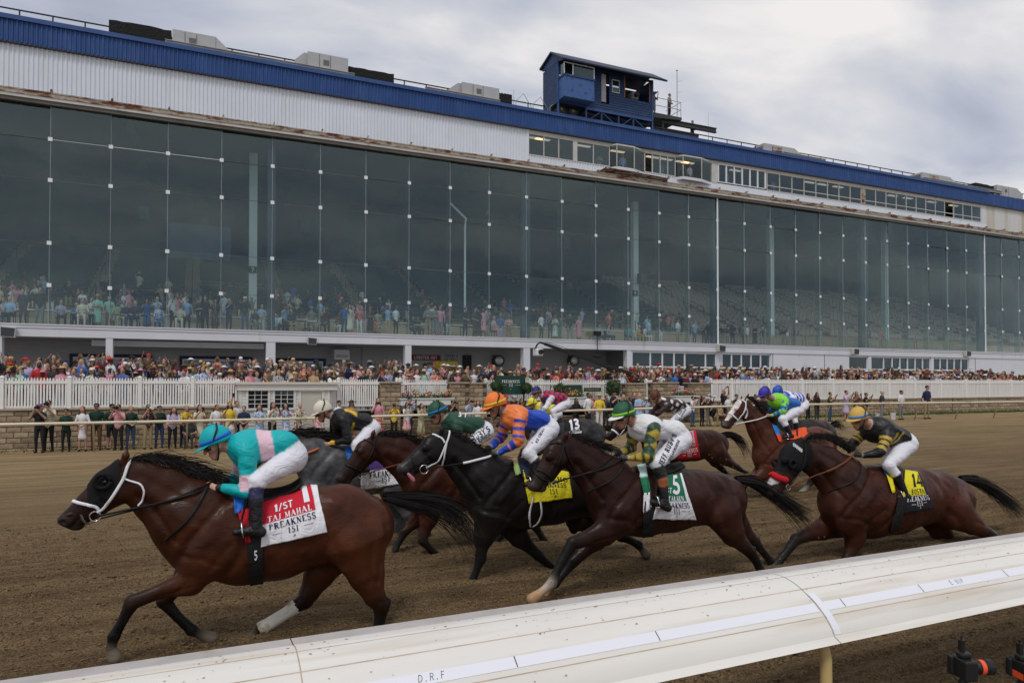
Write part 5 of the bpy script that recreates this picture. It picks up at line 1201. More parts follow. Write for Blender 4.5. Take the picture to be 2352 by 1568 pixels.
    def tail(s, line, n=340, seed=5, spread=.05, m_=None, wid=.0052, fan=1.):
        C = [s.P(u, v) for u, v in line]
        def f(r_):
            L = r_.uniform(.45, 1.05); off = Vector((r_.gauss(0, spread*.6), r_.gauss(0, spread), r_.gauss(0, spread))); dr = abs(r_.gauss(0, .10))*fan; P = []
            K = bez(C, 5); m = max(4, int(len(K)*min(L, 1)))
            for j, p in enumerate(K[:m]):
                t = j/len(K); P.append(p+off*(.25+1.2*t)+Vector((r_.gauss(0, .003), 0, -dr*t*t+.05*math.sin(3*t+off.y*40)*t)))
            return P
        return strands('tail', f, n, m_ or M_hair, s.root, wid, seed, s.org)
    def saddle(s, px, w_=.19, m_=None, cant=.05):
        n = 14; k = 10; P = bez([s.P(u, v) for u, v in px], 4); xs = [p.x for p in P]; V = []; x0, x1 = xs[0], xs[-1]
        for i in range(n+1):
            f = i/n; x = x0+(x1-x0)*f
            for j in range(k+1):
                g = j/k*2-1; y = s.Y+g*w_*(1-.45*f)
                hit = s.bvh.ray_cast(Vector((x, y, 3)), Vector((0, 0, -1))); z = hit[0].z if hit[0] else 1.3
                z += .02+cant*f**3*(1-g*g*.5)+.02*(1-f)**4
                V.append(Vector((x, y, z))-s.org)
        mb = MB(); mb.sm = True; mb.add(V, [(i*(k+1)+j, i*(k+1)+j+1, (i+1)*(k+1)+j+1, (i+1)*(k+1)+j) for i in range(n) for j in range(k)])
        o = mb.build('saddle', m_ or M_leather, s.root); md = o.modifiers.new('thick', 'SOLIDIFY'); md.thickness = .02; md.offset = 1; return o
    def px_mask(s, poly):
        P = [(s.P(u, v).x, s.P(u, v).z) for u, v in poly]; return in_poly(s.V[:, 0], s.V[:, 2], P)
    def shell(s, name, mask, off, m_):
        o = shell(name, s.V-np.array(s.org), s.Q, s.N, mask, off, m_, s.root); return o
bay, blk = (.060, .0185, .0085), (.007, .006, .006)
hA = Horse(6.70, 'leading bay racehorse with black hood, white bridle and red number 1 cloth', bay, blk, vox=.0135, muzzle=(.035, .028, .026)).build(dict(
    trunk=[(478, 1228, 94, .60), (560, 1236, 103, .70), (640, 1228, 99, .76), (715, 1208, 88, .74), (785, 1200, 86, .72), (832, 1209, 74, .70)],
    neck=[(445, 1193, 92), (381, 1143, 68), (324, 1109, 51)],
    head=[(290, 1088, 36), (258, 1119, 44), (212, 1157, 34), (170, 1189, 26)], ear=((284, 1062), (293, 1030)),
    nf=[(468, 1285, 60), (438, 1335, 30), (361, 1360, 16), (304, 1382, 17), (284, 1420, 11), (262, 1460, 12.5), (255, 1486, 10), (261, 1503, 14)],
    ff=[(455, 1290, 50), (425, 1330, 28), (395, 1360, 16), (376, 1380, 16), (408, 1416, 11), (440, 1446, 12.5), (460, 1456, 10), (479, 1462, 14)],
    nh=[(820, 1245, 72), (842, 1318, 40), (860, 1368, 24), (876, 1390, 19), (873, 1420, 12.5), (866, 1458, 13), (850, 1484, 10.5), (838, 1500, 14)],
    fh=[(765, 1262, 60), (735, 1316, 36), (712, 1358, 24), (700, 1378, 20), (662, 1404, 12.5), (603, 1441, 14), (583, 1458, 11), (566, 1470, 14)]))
hA.mane([(300, 1056), (330, 1054), (365, 1060), (400, 1072), (430, 1085), (470, 1098)], 1000, .16, flow=(.12, -.03), wid=.0042)
hA.tail([(884, 1140), (930, 1146), (985, 1150), (1035, 1162), (1075, 1185), (1100, 1230)], 520, spread=.065, fan=2.2, wid=.0045)
hA.shell('hood', hA.px_mask([(200, 1112), (222, 1070), (262, 1045), (284, 1060), (278, 1098), (252, 1150), (232, 1180), (205, 1160)]), .007, M_hood)
hA.ring(237, 1107, .058, 'eye_cup', .028, M_hood, .02)
hA.strap([(297, 1058), (285, 1095), (272, 1118), (255, 1145), (238, 1165), (223, 1175)], 'cheek_strap', M_whitetack, .012, .014)
hA.strap([(163, 1147), (185, 1155), (205, 1160), (221, 1164), (227, 1172)], 'noseband', M_whitetack, .013, .010)
hA.strap([(284, 1098), (300, 1104), (322, 1112), (331, 1128), (328, 1148), (318, 1160)], 'throat_latch', M_whitetack, .008, .010)
hA.ring(218, 1183, .04)
hA.strap([(218, 1200), (206, 1203), (194, 1196), (186, 1180)], 'bit', M_metal, .009, .012)
hA.strap([(480, 1110), (460, 1150), (430, 1195), (380, 1240)], 'breastplate', M_leather, .013, .008)
mk = np.isin(hA.tg, ['leg4hf', 'leg3hf', 'fet']) & hA.px_mask([(678, 1385), (695, 1415), (605, 1470), (585, 1440)])
hA.shell('leg_wrap', mk, .007, M_wrap)
def panel(*bands):
    def f(q, t):
        for (q0, q1, t0, t1, c) in bands:
            if q0 <= q <= q1 and t0 <= t <= t1: return c
        return (0, 0, 0)
    return f
red_, wh_ = (.55, .012, .03), (.78, .78, .82)
hA.cloth([(600, 1142), (724, 1098), (750, 1221), (600, 1255)], panel((0, .90, .0, .57, red_), (0, 1, 0, 1, wh_)), n=52)
hA.letter('TAJ MAHAL', .47, .50, .105, INK['white'], maxw=.78); hA.letter('PREAKNESS', .50, .65, .11, INK['navy'], maxw=.84); hA.letter('151', .50, .795, .11, INK['navy'], maxw=.24); hA.letter('*', .51, .92, .06, INK['navy'], maxw=.08)
hA.rule(.18, .32, .81, INK['navy'], .008); hA.rule(.68, .82, .78, INK['navy'], .008)
hA.letter('1/ST', .38, .33, .13, INK['white'], SANS, .34); hA.letter('1', .76, .215, .36, INK['white'], SANS, .2, 1.0)
hA.cloth([(566, 1190), (604, 1188), (605, 1334), (574, 1340)], panel((0, 1, 0, 1, (.012, .012, .013))), 'girth', .022, n=16, wav=0)
hA.letter('5', .5, .56, .14, INK['white'], SANS, .5, 2.2)
hA.cloth([(536, 1135), (566, 1133), (556, 1172), (540, 1182)], panel((0, 1, 0, 1, (.02, .16, .62))), 'saddle_pad', .022, n=12)
hA.cloth([(543, 1172), (572, 1168), (580, 1244), (566, 1246)], panel((0, 1, 0, 1, red_)), 'saddle_towel', .020, n=12)
hA.saddle([(596, 1140), (650, 1130), (690, 1112)], cant=.09)
hD = Horse(7.75, 'black racehorse with white bridle straps and its tongue hanging out', (.013, .011, .010), (.009, .008, .008), vox=.0145, muzzle=(.05, .045, .045)).build(dict(
    trunk=[(1140, 1135, 76, .62), (1205, 1135, 78, .72), (1270, 1128, 74, .76), (1330, 1120, 66, .74), (1375, 1122, 60, .72), (1400, 1128, 54, .70)],
    neck=[(1118, 1108, 66), (1074, 1066, 50), (1040, 1040, 38)],
    head=[(1020, 1015, 28), (997, 1032, 34), (966, 1057, 27), (938, 1074, 20)], ear=((1010, 998), (1021, 975)),
    nf=[(1130, 1185, 48), (1112, 1232, 25), (1106, 1262, 14), (1104, 1282, 13), (1094, 1310, 8.5), (1081, 1342, 10), (1070, 1354, 8), (1057, 1362, 11)],
    ff=[(1160, 1180, 46), (1192, 1232, 24), (1218, 1258, 14), (1236, 1274, 13), (1262, 1296, 8.5), (1286, 1316, 9.5), (1295, 1332, 8), (1298, 1344, 11)],
    nh=[(1390, 1150, 52), (1400, 1190, 30), (1415, 1215, 18), (1428, 1230, 14), (1448, 1240, 9), (1466, 1250, 10), (1474, 1260, 8), (1480, 1267, 11)],
    fh=[(1370, 1150, 48), (1350, 1190, 26), (1335, 1205, 15), (1322, 1190, 13), (1308, 1200, 9), (1318, 1215, 10), (1330, 1205, 8), (1338, 1190, 11)]))
hD.mane([(1028, 990), (1060, 1008), (1090, 1028), (1125, 1048)], 500, .11, flow=(.09, -.03), wid=.005)
hD.tail([(1425, 1100), (1470, 1110), (1520, 1150)], 120)
for px in ([(1032, 990), (1026, 1015), (1013, 1045), (1000, 1062), (978, 1074)], [(993, 995), (1014, 1006), (1021, 1016)], [(1026, 1013), (1020, 1045), (1014, 1072)]): hD.strap(px, 'bridle_strap', M_whitetack, .011, .008)
hD.strap([(943, 1042), (948, 1062), (958, 1082)], 'noseband', M_leather, .008, .006)
hD.ring(973, 1076, .05, tr=.007)
tm = MB(); tm.sm = True; tp = [hD.P(936, 1086, -.07), hD.P(943, 1094, -.08), hD.P(949, 1102, -.085), hD.P(948, 1108, -.085)]
tm.tube([p-hD.org for p in bez(tp, 4)], [.012, .016, .019, .021, .023, .024, .025, .026, .025, .024, .02, .014, .006], 10); tm.build('tongue', M_tongue, hD.root)
hD.cloth([(1196, 1062), (1305, 1085), (1313, 1142), (1213, 1156)], panel((0, 1, 0, 1, (.72, .62, .02))), n=30)
hD.letter('OCHO', .72, .32, .13, INK['black'], maxw=.5); hD.letter('PREAKNESS', .55, .52, .15, INK['black'], maxw=.7); hD.letter('151', .6, .72, .15, INK['black'], maxw=.2); hD.letter('*', .62, .88, .09, INK['black'], maxw=.1)
hD.strap([(1239, 1150), (1241, 1180), (1232, 1200), (1222, 1206)], 'girth_strap', M_whitetack, .012, .02)
hD.strap([(1222, 1140), (1216, 1180), (1217, 1206)], 'girth_strap', M_whitetack, .012, .02)
hD.cloth([(1172, 1040), (1188, 1040), (1196, 1088), (1184, 1094)], panel((0, 1, 0, .5, (.62, .5, .26)), (0, 1, 0, 1, (.3, .42, .14))), 'chamois_roll', .03, n=10)
hD.cloth([(1186, 1042), (1216, 1050), (1222, 1100), (1199, 1100)], panel((0, 1, 0, 1, (.015, .02, .05))), 'saddle_flap', .028, n=10)
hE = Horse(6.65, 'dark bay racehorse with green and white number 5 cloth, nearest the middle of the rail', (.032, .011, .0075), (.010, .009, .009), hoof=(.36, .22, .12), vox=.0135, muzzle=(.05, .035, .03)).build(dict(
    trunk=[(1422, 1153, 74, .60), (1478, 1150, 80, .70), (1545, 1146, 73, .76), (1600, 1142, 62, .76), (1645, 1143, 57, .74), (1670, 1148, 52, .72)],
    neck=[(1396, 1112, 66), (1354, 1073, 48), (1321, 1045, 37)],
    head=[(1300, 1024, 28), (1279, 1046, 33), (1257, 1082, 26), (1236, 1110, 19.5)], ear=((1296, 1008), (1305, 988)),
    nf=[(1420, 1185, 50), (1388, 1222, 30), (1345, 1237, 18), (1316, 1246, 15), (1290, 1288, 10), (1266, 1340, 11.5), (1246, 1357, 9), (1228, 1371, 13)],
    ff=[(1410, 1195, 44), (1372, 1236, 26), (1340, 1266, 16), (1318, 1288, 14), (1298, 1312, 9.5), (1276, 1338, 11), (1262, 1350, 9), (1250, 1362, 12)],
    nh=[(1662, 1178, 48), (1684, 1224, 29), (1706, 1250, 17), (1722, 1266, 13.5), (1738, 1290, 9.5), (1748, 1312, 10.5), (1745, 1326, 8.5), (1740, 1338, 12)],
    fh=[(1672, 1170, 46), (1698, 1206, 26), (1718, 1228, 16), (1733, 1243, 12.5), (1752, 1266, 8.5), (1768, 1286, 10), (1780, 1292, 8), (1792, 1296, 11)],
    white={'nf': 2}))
hE.mane([(1300, 1000), (1330, 1010), (1365, 1020), (1400, 1034)], 600, .11, flow=(.10, -.02), wid=.0045)
hE.tail([(1690, 1100), (1735, 1108), (1790, 1140), (1835, 1168), (1860, 1182)], 450, spread=.05, fan=1.3)
for px in ([(1260, 1012), (1290, 1018), (1300, 1030)], [(1297, 1008), (1292, 1035), (1284, 1060), (1273, 1090), (1267, 1104)], [(1229, 1077), (1245, 1082), (1262, 1092), (1272, 1102)], [(1298, 1030), (1306, 1052), (1316, 1070)], [(1232, 1088), (1246, 1100), (1262, 1104)]): hE.strap(px, 'bridle_strap', M_leather, .011, .007)
hE.ring(1266, 1106, .036)
hE.strap([(1432, 1065), (1418, 1090), (1390, 1110), (1350, 1128)], 'breastplate', M_leather, .010, .008)
hE.cloth([(1524, 1092), (1564, 1088), (1597, 1192), (1496, 1190)], panel((0, .90, .0, .60, (.012, .15, .075)), (0, 1, 0, 1, wh_)), n=44)
hE.letter('TALKIN', .56, .54, .11, INK['white'], maxw=.62); hE.letter('PREAKNESS', .55, .685, .11, INK['navy'], maxw=.80); hE.letter('151', .56, .815, .11, INK['navy'], maxw=.24); hE.letter('*', .56, .92, .06, INK['navy'], maxw=.08)
hE.rule(.36, .46, .82, INK['navy'], .008); hE.rule(.68, .80, .81, INK['navy'], .008)
hE.letter('5', .60, .24, .40, INK['white'], SANS, .34, 1.15); hE.letter('ST', .34, .36, .12, INK['white'], SANS, .2)
hE.cloth([(1478, 1150), (1500, 1150), (1499, 1228), (1474, 1230)], panel((0, 1, 0, 1, (.012, .012, .013))), 'girth', .024, n=14, wav=0)
hE.cloth([(1463, 1066), (1482, 1064), (1493, 1132), (1477, 1136)], panel((0, 1, 0, .45, (.55, .72, .70)), (0, 1, 0, 1, (.012, .15, .075))), 'saddle_towel', .022, n=14)
hE.cloth([(1476, 1132), (1490, 1130), (1494, 1166), (1475, 1176)], panel((0, 1, 0, 1, wh_)), 'saddle_towel', .026, n=10)
hE.saddle([(1508, 1082), (1540, 1080), (1562, 1076)], cant=.05)
hE.shell('fetlock_boot', (np.isin(hE.tg, ['leg4fn', 'fet'])) & hE.px_mask([(1255, 1325), (1290, 1320), (1285, 1362), (1252, 1352)]), .006, mat('boot_grey', (.13, .12, .11), .8))
hF = Horse(6.65, 'bay racehorse with black hood and red fleece noseband, yellow and black cloth', (.050, .0155, .009), (.011, .011, .010), vox=.0155, muzzle=(.04, .032, .03)).build(dict(
    trunk=[(1945, 1152, 74, .66), (1998, 1152, 82, .74), (2055, 1148, 76, .78), (2110, 1140, 64, .78), (2155, 1140, 58, .76), (2190, 1148, 52, .74)],
    neck=[(1938, 1112, 66), (1900, 1076, 51), (1868, 1052, 39)],
    head=[(1844, 1032, 28), (1821, 1053, 35), (1798, 1091, 28), (1777, 1121, 21.5)], ear=((1846, 1012), (1864, 992)),
    nf=[(1958, 1190, 46), (1964, 1232, 27), (1954, 1264, 16), (1946, 1284, 14), (1934, 1316, 9.5), (1922, 1346, 11), (1912, 1360, 9), (1902, 1370, 12)],
    ff=[(1935, 1190, 46), (1890, 1214, 26), (1852, 1228, 16), (1828, 1238, 14), (1806, 1268, 9.5), (1785, 1294, 11), (1774, 1304, 9), (1762, 1312, 12)],
    nh=[(2190, 1168, 48), (2232, 1200, 26), (2262, 1220, 15), (2282, 1230, 12), (2296, 1250, 8.5), (2308, 1268, 9.5), (2316, 1276, 8), (2322, 1284, 11)],
    fh=[(2140, 1172, 48), (2158, 1214, 28), (2182, 1242, 16), (2204, 1256, 12.5), (2232, 1272, 8.5), (2256, 1288, 9.5), (2264, 1294, 8), (2272, 1300, 11)],
    face=lambda s, V, C, tg: np.where((s.__dict__.setdefault('fm', in_poly(V[:, 0], V[:, 2], [(s.P(u, v).x, s.P(u, v).z) for u, v in [(1766, 1088), (1790, 1092), (1780, 1106), (1768, 1112), (1756, 1112)]])))[:, None], np.array((.62, .58, .56)), C)))
hF.mane([(1852, 1008), (1885, 1004), (1915, 1014), (1950, 1036)], 800, .14, flow=(.10, .02), wid=.0045)
hF.tail([(2205, 1098), (2245, 1105), (2290, 1130), (2325, 1158), (2345, 1178)], 500, spread=.05, fan=.8)
hF.shell('hood', hF.px_mask([(1772, 1080), (1778, 1050), (1795, 1020), (1825, 1003), (1850, 1010), (1856, 1040), (1850, 1085), (1830, 1098), (1800, 1085)]), .007, M_hood)
hF.ring(1818, 1063, .05, 'eye_cup', .03, M_hood, .018); hF.ring(1783, 1064, .04, 'eye_cup', .02, M_hood, .016)
rl = MB(); rl.sm = True; rp = [hF.on(u, v, .012)-hF.org for u, v in ((1768, 1088), (1775, 1090), (1785, 1096), (1797, 1100), (1807, 1102))]; rl.tube(bez(rp, 3), [.03]+[.042]*11+[.03], 10); rl.build('shadow_roll', M_red, hF.root)
hF.strap([(1848, 1010), (1848, 1045), (1840, 1075), (1822, 1100), (1812, 1112)], 'bridle_strap', M_leather, .011, .015); hF.ring(1808, 1117, .036)
hF.strap([(1972, 1060), (1975, 1090), (1950, 1110), (1900, 1128)], 'breastplate', M_leather, .010, .008)
st_ = MB();
for i in range(6): p = hF.on(1822+i*3.3, 1023+i*2.4, .022)-hF.org; st_.box(p.x-.012, p.x+.006, p.y-.004, p.y+.004, p.z-.022, p.z+.022)
st_.build('hood_badge', M_whitetack, hF.root)
hF.cloth([(2078, 1080), (2108, 1085), (2144, 1166), (2066, 1178)], panel((0, .92, .0, .60, (.74, .64, .02)), (0, 1, 0, 1, (.012, .012, .02))), n=40)
hF.letter('BUSTA', .60, .52, .13, INK['black'], maxw=.6); hF.letter('PREAKNESS', .56, .69, .12, INK['white'], maxw=.80); hF.letter('151', .58, .82, .12, INK['white'], maxw=.26); hF.letter('*', .58, .93, .05, INK['white'], maxw=.07); hF.rule(.34, .46, .83, INK['white'], .01); hF.rule(.70, .82, .81, INK['white'], .01)
hF.letter('14', .66, .24, .32, INK['black'], SANS, .6, 1.3)
hF.cloth([(2062, 1140), (2082, 1140), (2062, 1214), (2040, 1222)], panel((0, 1, 0, 1, (.012, .012, .013))), 'girth', .024, n=14, wav=0)
hF.cloth([(2010, 1050), (2024, 1054), (2046, 1092), (2032, 1092)], panel((0, 1, 0, 1, (.02, .16, .5))), 'saddle_pad', .02, n=10); hF.cloth([(2034, 1090), (2047, 1090), (2054, 1130), (2046, 1132)], panel((0, 1, 0, 1, (.74, .64, .02))), 'saddle_towel', .02, n=8)
hC = Horse(9.2, 'bay racehorse with dark bridle, head between the leader and the black horse', (.055, .017, .0095), (.011, .011, .010), vox=.019, muzzle=(.04, .032, .03)).build(dict(
    trunk=[(985, 1108, 62, .62), (1050, 1110, 64, .72), (1110, 1105, 60, .76), (1155, 1102, 54, .74), (1185, 1106, 48, .72)],
    neck=[(962, 1078, 54), (918, 1046, 43), (886, 1032, 32)], head=[(862, 1022, 23), (843, 1037, 28), (817, 1068, 22), (792, 1094, 17)], ear=((854, 1004), (861, 983)),
    nf=[(990, 1150, 40), (985, 1190, 22), (975, 1220, 13), (970, 1240, 11), (990, 1262, 7.5), (1010, 1278, 8.5), (1020, 1284, 7), (1030, 1290, 9)],
    ff=[(980, 1150, 36), (960, 1190, 20), (940, 1210, 12), (928, 1222, 11), (916, 1245, 7.5), (908, 1262, 8.5), (904, 1272, 7), (900, 1280, 9)],
    nh=[(1185, 1130, 44), (1200, 1170, 24), (1215, 1192, 14), (1228, 1206, 11), (1240, 1225, 7.5), (1250, 1240, 8.5), (1256, 1250, 7), (1260, 1258, 9)],
    fh=[(1165, 1130, 40), (1170, 1172, 22), (1160, 1200, 13), (1170, 1214, 10), (1150, 1232, 7.5), (1136, 1250, 8), (1130, 1256, 7), (1122, 1262, 9)]))
hC.mane([(866, 1000), (895, 1000), (930, 1012), (965, 1030)], 600, .16, flow=(.12, .03), wid=.005)
hC.tail([(1205, 1085), (1240, 1095), (1290, 1130)], 100)
for px in ([(835, 1008), (850, 1014), (862, 1022)], [(862, 1003), (858, 1030), (848, 1052), (838, 1072), (832, 1090)], [(788, 1063), (802, 1070), (822, 1078), (836, 1084)], [(862, 1025), (870, 1040), (876, 1055)]): hC.strap(px, 'bridle_strap', M_leather, .012, .008)
hC.ring(828, 1092, .036)
hC.cloth([(1060, 1060), (1110, 1055), (1110, 1120), (1060, 1130)], panel((0, 1, 0, 1, (.05, .45, .62))), n=12)
hB = Horse(10.3, 'dappled grey racehorse half hidden behind the leading jockey', (.105, .105, .112), (.03, .028, .028), vox=.019, hoof=(.3, .25, .17)).build(dict(
    trunk=[(742, 1076, 56, .62), (795, 1082, 58, .72), (850, 1080, 54, .76), (895, 1082, 48, .74), (922, 1090, 44, .72)],
    neck=[(718, 1050, 46), (672, 1036, 34), (634, 1028, 26)], head=[(612, 1026, 19), (594, 1040, 24), (572, 1066, 19), (553, 1088, 14)], ear=((610, 1012), (616, 994)),
    nf=[(735, 1115, 36), (710, 1140, 20), (690, 1155, 12), (676, 1164, 10), (660, 1185, 7), (650, 1205, 8), (644, 1214, 6.5), (640, 1222, 9)],
    ff=[(745, 1115, 34), (740, 1150, 18), (735, 1172, 11), (730, 1186, 10), (745, 1206, 7), (760, 1218, 8), (768, 1222, 6.5), (776, 1224, 9)],
    nh=[(918, 1115, 42), (945, 1172, 24), (966, 1204, 14), (979, 1222, 11), (972, 1246, 7.5), (962, 1266, 8.5), (956, 1278, 7.5), (951, 1287, 9.5)],
    fh=[(905, 1115, 40), (918, 1180, 23), (912, 1215, 13), (906, 1238, 10.5), (890, 1260, 7), (878, 1278, 8), (872, 1284, 7), (866, 1290, 9)], dapple=True, white={'nh': 2}))
hB.mane([(650, 1000), (680, 998), (715, 1004), (755, 1018)], 360, .2, flow=(.16, .03), wid=.009)
hB.tail([(940, 1070), (975, 1080), (1010, 1110)], 160)
hB.cloth([(830, 1050), (916, 1044), (926, 1110), (828, 1124)], panel((0, 1, 0, .42, (.08, .04, .2)), (0, 1, 0, 1, wh_)), n=24)
hB.letter('PREAKNESS', .62, .58, .17, INK['navy'], maxw=.85); hB.letter('151', .60, .77, .16, INK['navy'], maxw=.26); hB.letter('*', .6, .91, .09, INK['navy'], maxw=.1); hB.rule(.36, .48, .78, INK['navy']); hB.rule(.72, .86, .77, INK['navy'])
hB.cloth([(790, 1025), (810, 1030), (808, 1066), (797, 1060)], panel((0, 1, 0, 1, (.02, .16, .55))), 'saddle_pad', .02, n=8)
hB.shell('leg_wrap', (np.isin(hB.tg, ['leg4hn', 'fet', 'leg5hn'])) & hB.px_mask([(985, 1240), (985, 1290), (940, 1290), (950, 1240)]), .007, M_wrap)
def blaze(s, V, C, tg):
    P = [(s.P(u, v).x, s.P(u, v).z) for u, v in [(1672, 948), (1682, 930), (1692, 916), (1700, 920), (1690, 936), (1680, 950), (1670, 964), (1663, 966)]]
    m_ = in_poly(V[:, 0], V[:, 2], P); C = C.copy(); C[m_] = (.72, .66, .62); return C
hJ = Horse(10.9, 'chestnut racehorse with white blaze and white bridle, orange cloth', (.092, .027, .013), (.03, .018, .014), vox=.018, muzzle=(.06, .045, .045), hoof=(.45, .38, .3)).build(dict(
    trunk=[(1768, 1044, 45, .66), (1806, 1040, 48, .74), (1842, 1028, 44, .78), (1872, 1018, 38, .76), (1892, 1018, 33, .74)],
    neck=[(1766, 1016, 42), (1740, 978, 31), (1722, 952, 22)], head=[(1713, 932, 15), (1701, 938, 19.5), (1684, 957, 15.5), (1670, 974, 11)], ear=((1712, 919), (1722, 901)),
    nf=[(1768, 1072, 28), (1752, 1090, 16), (1735, 1100, 10), (1722, 1104, 8.5), (1738, 1120, 5.5), (1755, 1130, 6), (1762, 1132, 5), (1770, 1134, 7)],
    ff=[(1762, 1072, 26), (1742, 1086, 15), (1728, 1096, 9), (1716, 1104, 8), (1708, 1122, 5.5), (1702, 1138, 6), (1698, 1146, 5), (1694, 1152, 7)],
    nh=[(1890, 1040, 30), (1900, 1065, 17), (1910, 1082, 10), (1918, 1092, 8), (1925, 1110, 5.5), (1930, 1124, 6), (1932, 1130, 5), (1934, 1136, 7)],
    fh=[(1880, 1042, 30), (1875, 1070, 18), (1869, 1092, 11), (1864, 1104, 8.5), (1852, 1120, 6), (1841, 1130, 6.5), (1836, 1136, 5.5), (1830, 1141, 7)], white={'fh': 3}, face=blaze))
hJ.mane([(1716, 912), (1734, 925), (1750, 945), (1772, 972)], 260, .17, flow=(.10, -.04), wid=.008)
hJ.tail([(1905, 1000), (1925, 1008), (1950, 1030)], 100)
for px in ([(1690, 913), (1702, 918), (1712, 924)], [(1716, 915), (1712, 935), (1704, 952), (1692, 968), (1688, 974)], [(1669, 944), (1679, 950), (1688, 958), (1694, 964)], [(1712, 935), (1716, 948), (1712, 960)]): hJ.strap(px, 'bridle_strap', M_whitetack, .016, .008)
hJ.ring(1688, 972, .03, m_=M_whitetack)
hJ.cloth([(1806, 975), (1850, 975), (1856, 1008), (1812, 1010)], panel((0, 1, 0, 1, (.75, .09, .02))), n=14); hJ.letter('7', .45, .45, .7, INK['black'], SANS, .8, .6)
hJ.cloth([(1772, 975), (1786, 980), (1796, 1014), (1788, 1016)], panel((0, 1, 0, .5, (.02, .2, .6)), (0, 1, 0, 1, (.75, .09, .02))), 'saddle_towel', .02, n=10)
hG = Horse(13.9, 'dark bay racehorse with grey and red number 11 cloth behind the white silks', (.036, .014, .010), (.011, .010, .010), vox=.022).build(dict(
    trunk=[(1508, 1020, 37, .62), (1550, 1023, 40, .72), (1595, 1022, 36, .76), (1630, 1019, 32, .74), (1648, 1022, 29, .72)],
    neck=[(1500, 1004, 32), (1474, 984, 24), (1456, 974, 18)], head=[(1446, 966, 13), (1434, 976, 16), (1416, 990, 12.5), (1400, 1002, 9.5)], ear=((1444, 957), (1448, 945)),
    nf=[(1505, 1045, 24), (1490, 1065, 13), (1475, 1074, 8), (1465, 1080, 7), (1458, 1095, 5), (1452, 1108, 5.5), (1449, 1113, 4.5), (1446, 1118, 6)],
    ff=[(1510, 1045, 22), (1515, 1070, 12), (1520, 1085, 7.5), (1524, 1094, 6.5), (1536, 1104, 5), (1546, 1110, 5.5), (1550, 1112, 4.5), (1554, 1114, 6)],
    nh=[(1645, 1036, 27), (1666, 1054, 15), (1682, 1066, 9), (1692, 1072, 7), (1704, 1080, 5), (1714, 1086, 5.5), (1719, 1088, 4.5), (1724, 1090, 6)],
    fh=[(1632, 1036, 26), (1642, 1058, 14), (1654, 1072, 8.5), (1662, 1080, 6.5), (1672, 1090, 5), (1680, 1098, 5.5), (1684, 1101, 4.5), (1688, 1104, 6)]))
hG.tail([(1655, 998), (1680, 998), (1705, 1015), (1718, 1045)], 200, spread=.06, wid=.009)
hG.strap([(1404, 985), (1412, 990), (1420, 998)], 'noseband', M_whitetack, .02, .01); hG.strap([(1445, 958), (1438, 978), (1425, 996), (1416, 1002)], 'bridle_strap', M_whitetack, .014, .01)
hG.mane([(1450, 956), (1470, 966), (1492, 982)], 120, .14, wid=.01)
hG.cloth([(1560, 996), (1597, 988), (1608, 1050), (1556, 1054)], panel((.0, .86, .0, .58, (.38, .38, .38)), (0, 1, 0, 1, red_)), n=22)
hG.letter('11', .55, .27, .44, INK['red'], SANS, .5, 1.1); hG.letter('DE ORO', .52, .52, .13, INK['black'], maxw=.6); hG.letter('PREAKNESS', .52, .70, .14, INK['white'], maxw=.82); hG.letter('151', .52, .85, .13, INK['white'], maxw=.28); hG.rule(.2, .34, .86, INK['white'], .02); hG.rule(.70, .84, .85, INK['white'], .02)
hH = Horse(15.8, 'dark grey racehorse with black number 13 cloth beyond the orange capped jockey', (.04, .04, .043), (.014, .013, .013), vox=.024).build(dict(
    trunk=[(1250, 998, 32, .62), (1285, 1000, 35, .72), (1320, 997, 34, .76), (1350, 994, 31, .74), (1366, 998, 28, .72)],
    neck=[(1240, 982, 28), (1218, 964, 21), (1203, 955, 16)], head=[(1194, 952, 11), (1184, 960, 14), (1168, 973, 11), (1155, 984, 8)], ear=((1192, 944), (1196, 934)),
    nf=[(1250, 1020, 20), (1235, 1036, 11), (1222, 1044, 7), (1213, 1049, 6), (1207, 1062, 4.5), (1202, 1072, 5), (1200, 1077, 4), (1198, 1081, 5.5)],
    ff=[(1254, 1020, 20), (1262, 1040, 11), (1268, 1054, 7), (1272, 1062, 6), (1282, 1070, 4.5), (1290, 1075, 5), (1294, 1077, 4), (1298, 1079, 5.5)],
    nh=[(1364, 1012, 24), (1378, 1034, 13), (1390, 1046, 8), (1398, 1052, 6), (1408, 1062, 4.5), (1416, 1070, 5), (1420, 1073, 4), (1424, 1076, 5.5)],
    fh=[(1356, 1012, 22), (1362, 1036, 12), (1368, 1050, 7.5), (1374, 1058, 6), (1380, 1070, 4.5), (1384, 1080, 5), (1387, 1084, 4), (1390, 1088, 5.5)], dapple=True))
hH.tail([(1380, 982), (1402, 984), (1420, 1000)], 120, spread=.06, wid=.01)
hH.cloth([(1296, 964), (1330, 959), (1336, 994), (1300, 1004)], panel((.0, 1, .0, .84, (.012, .012, .013)), (0, 1, 0, 1, wh_)), n=18)
hH.letter('13', .58, .38, .60, INK['white'], SANS, .7, .9); hH.letter('PREAKNESS', .5, .78, .14, INK['white'], maxw=.8)
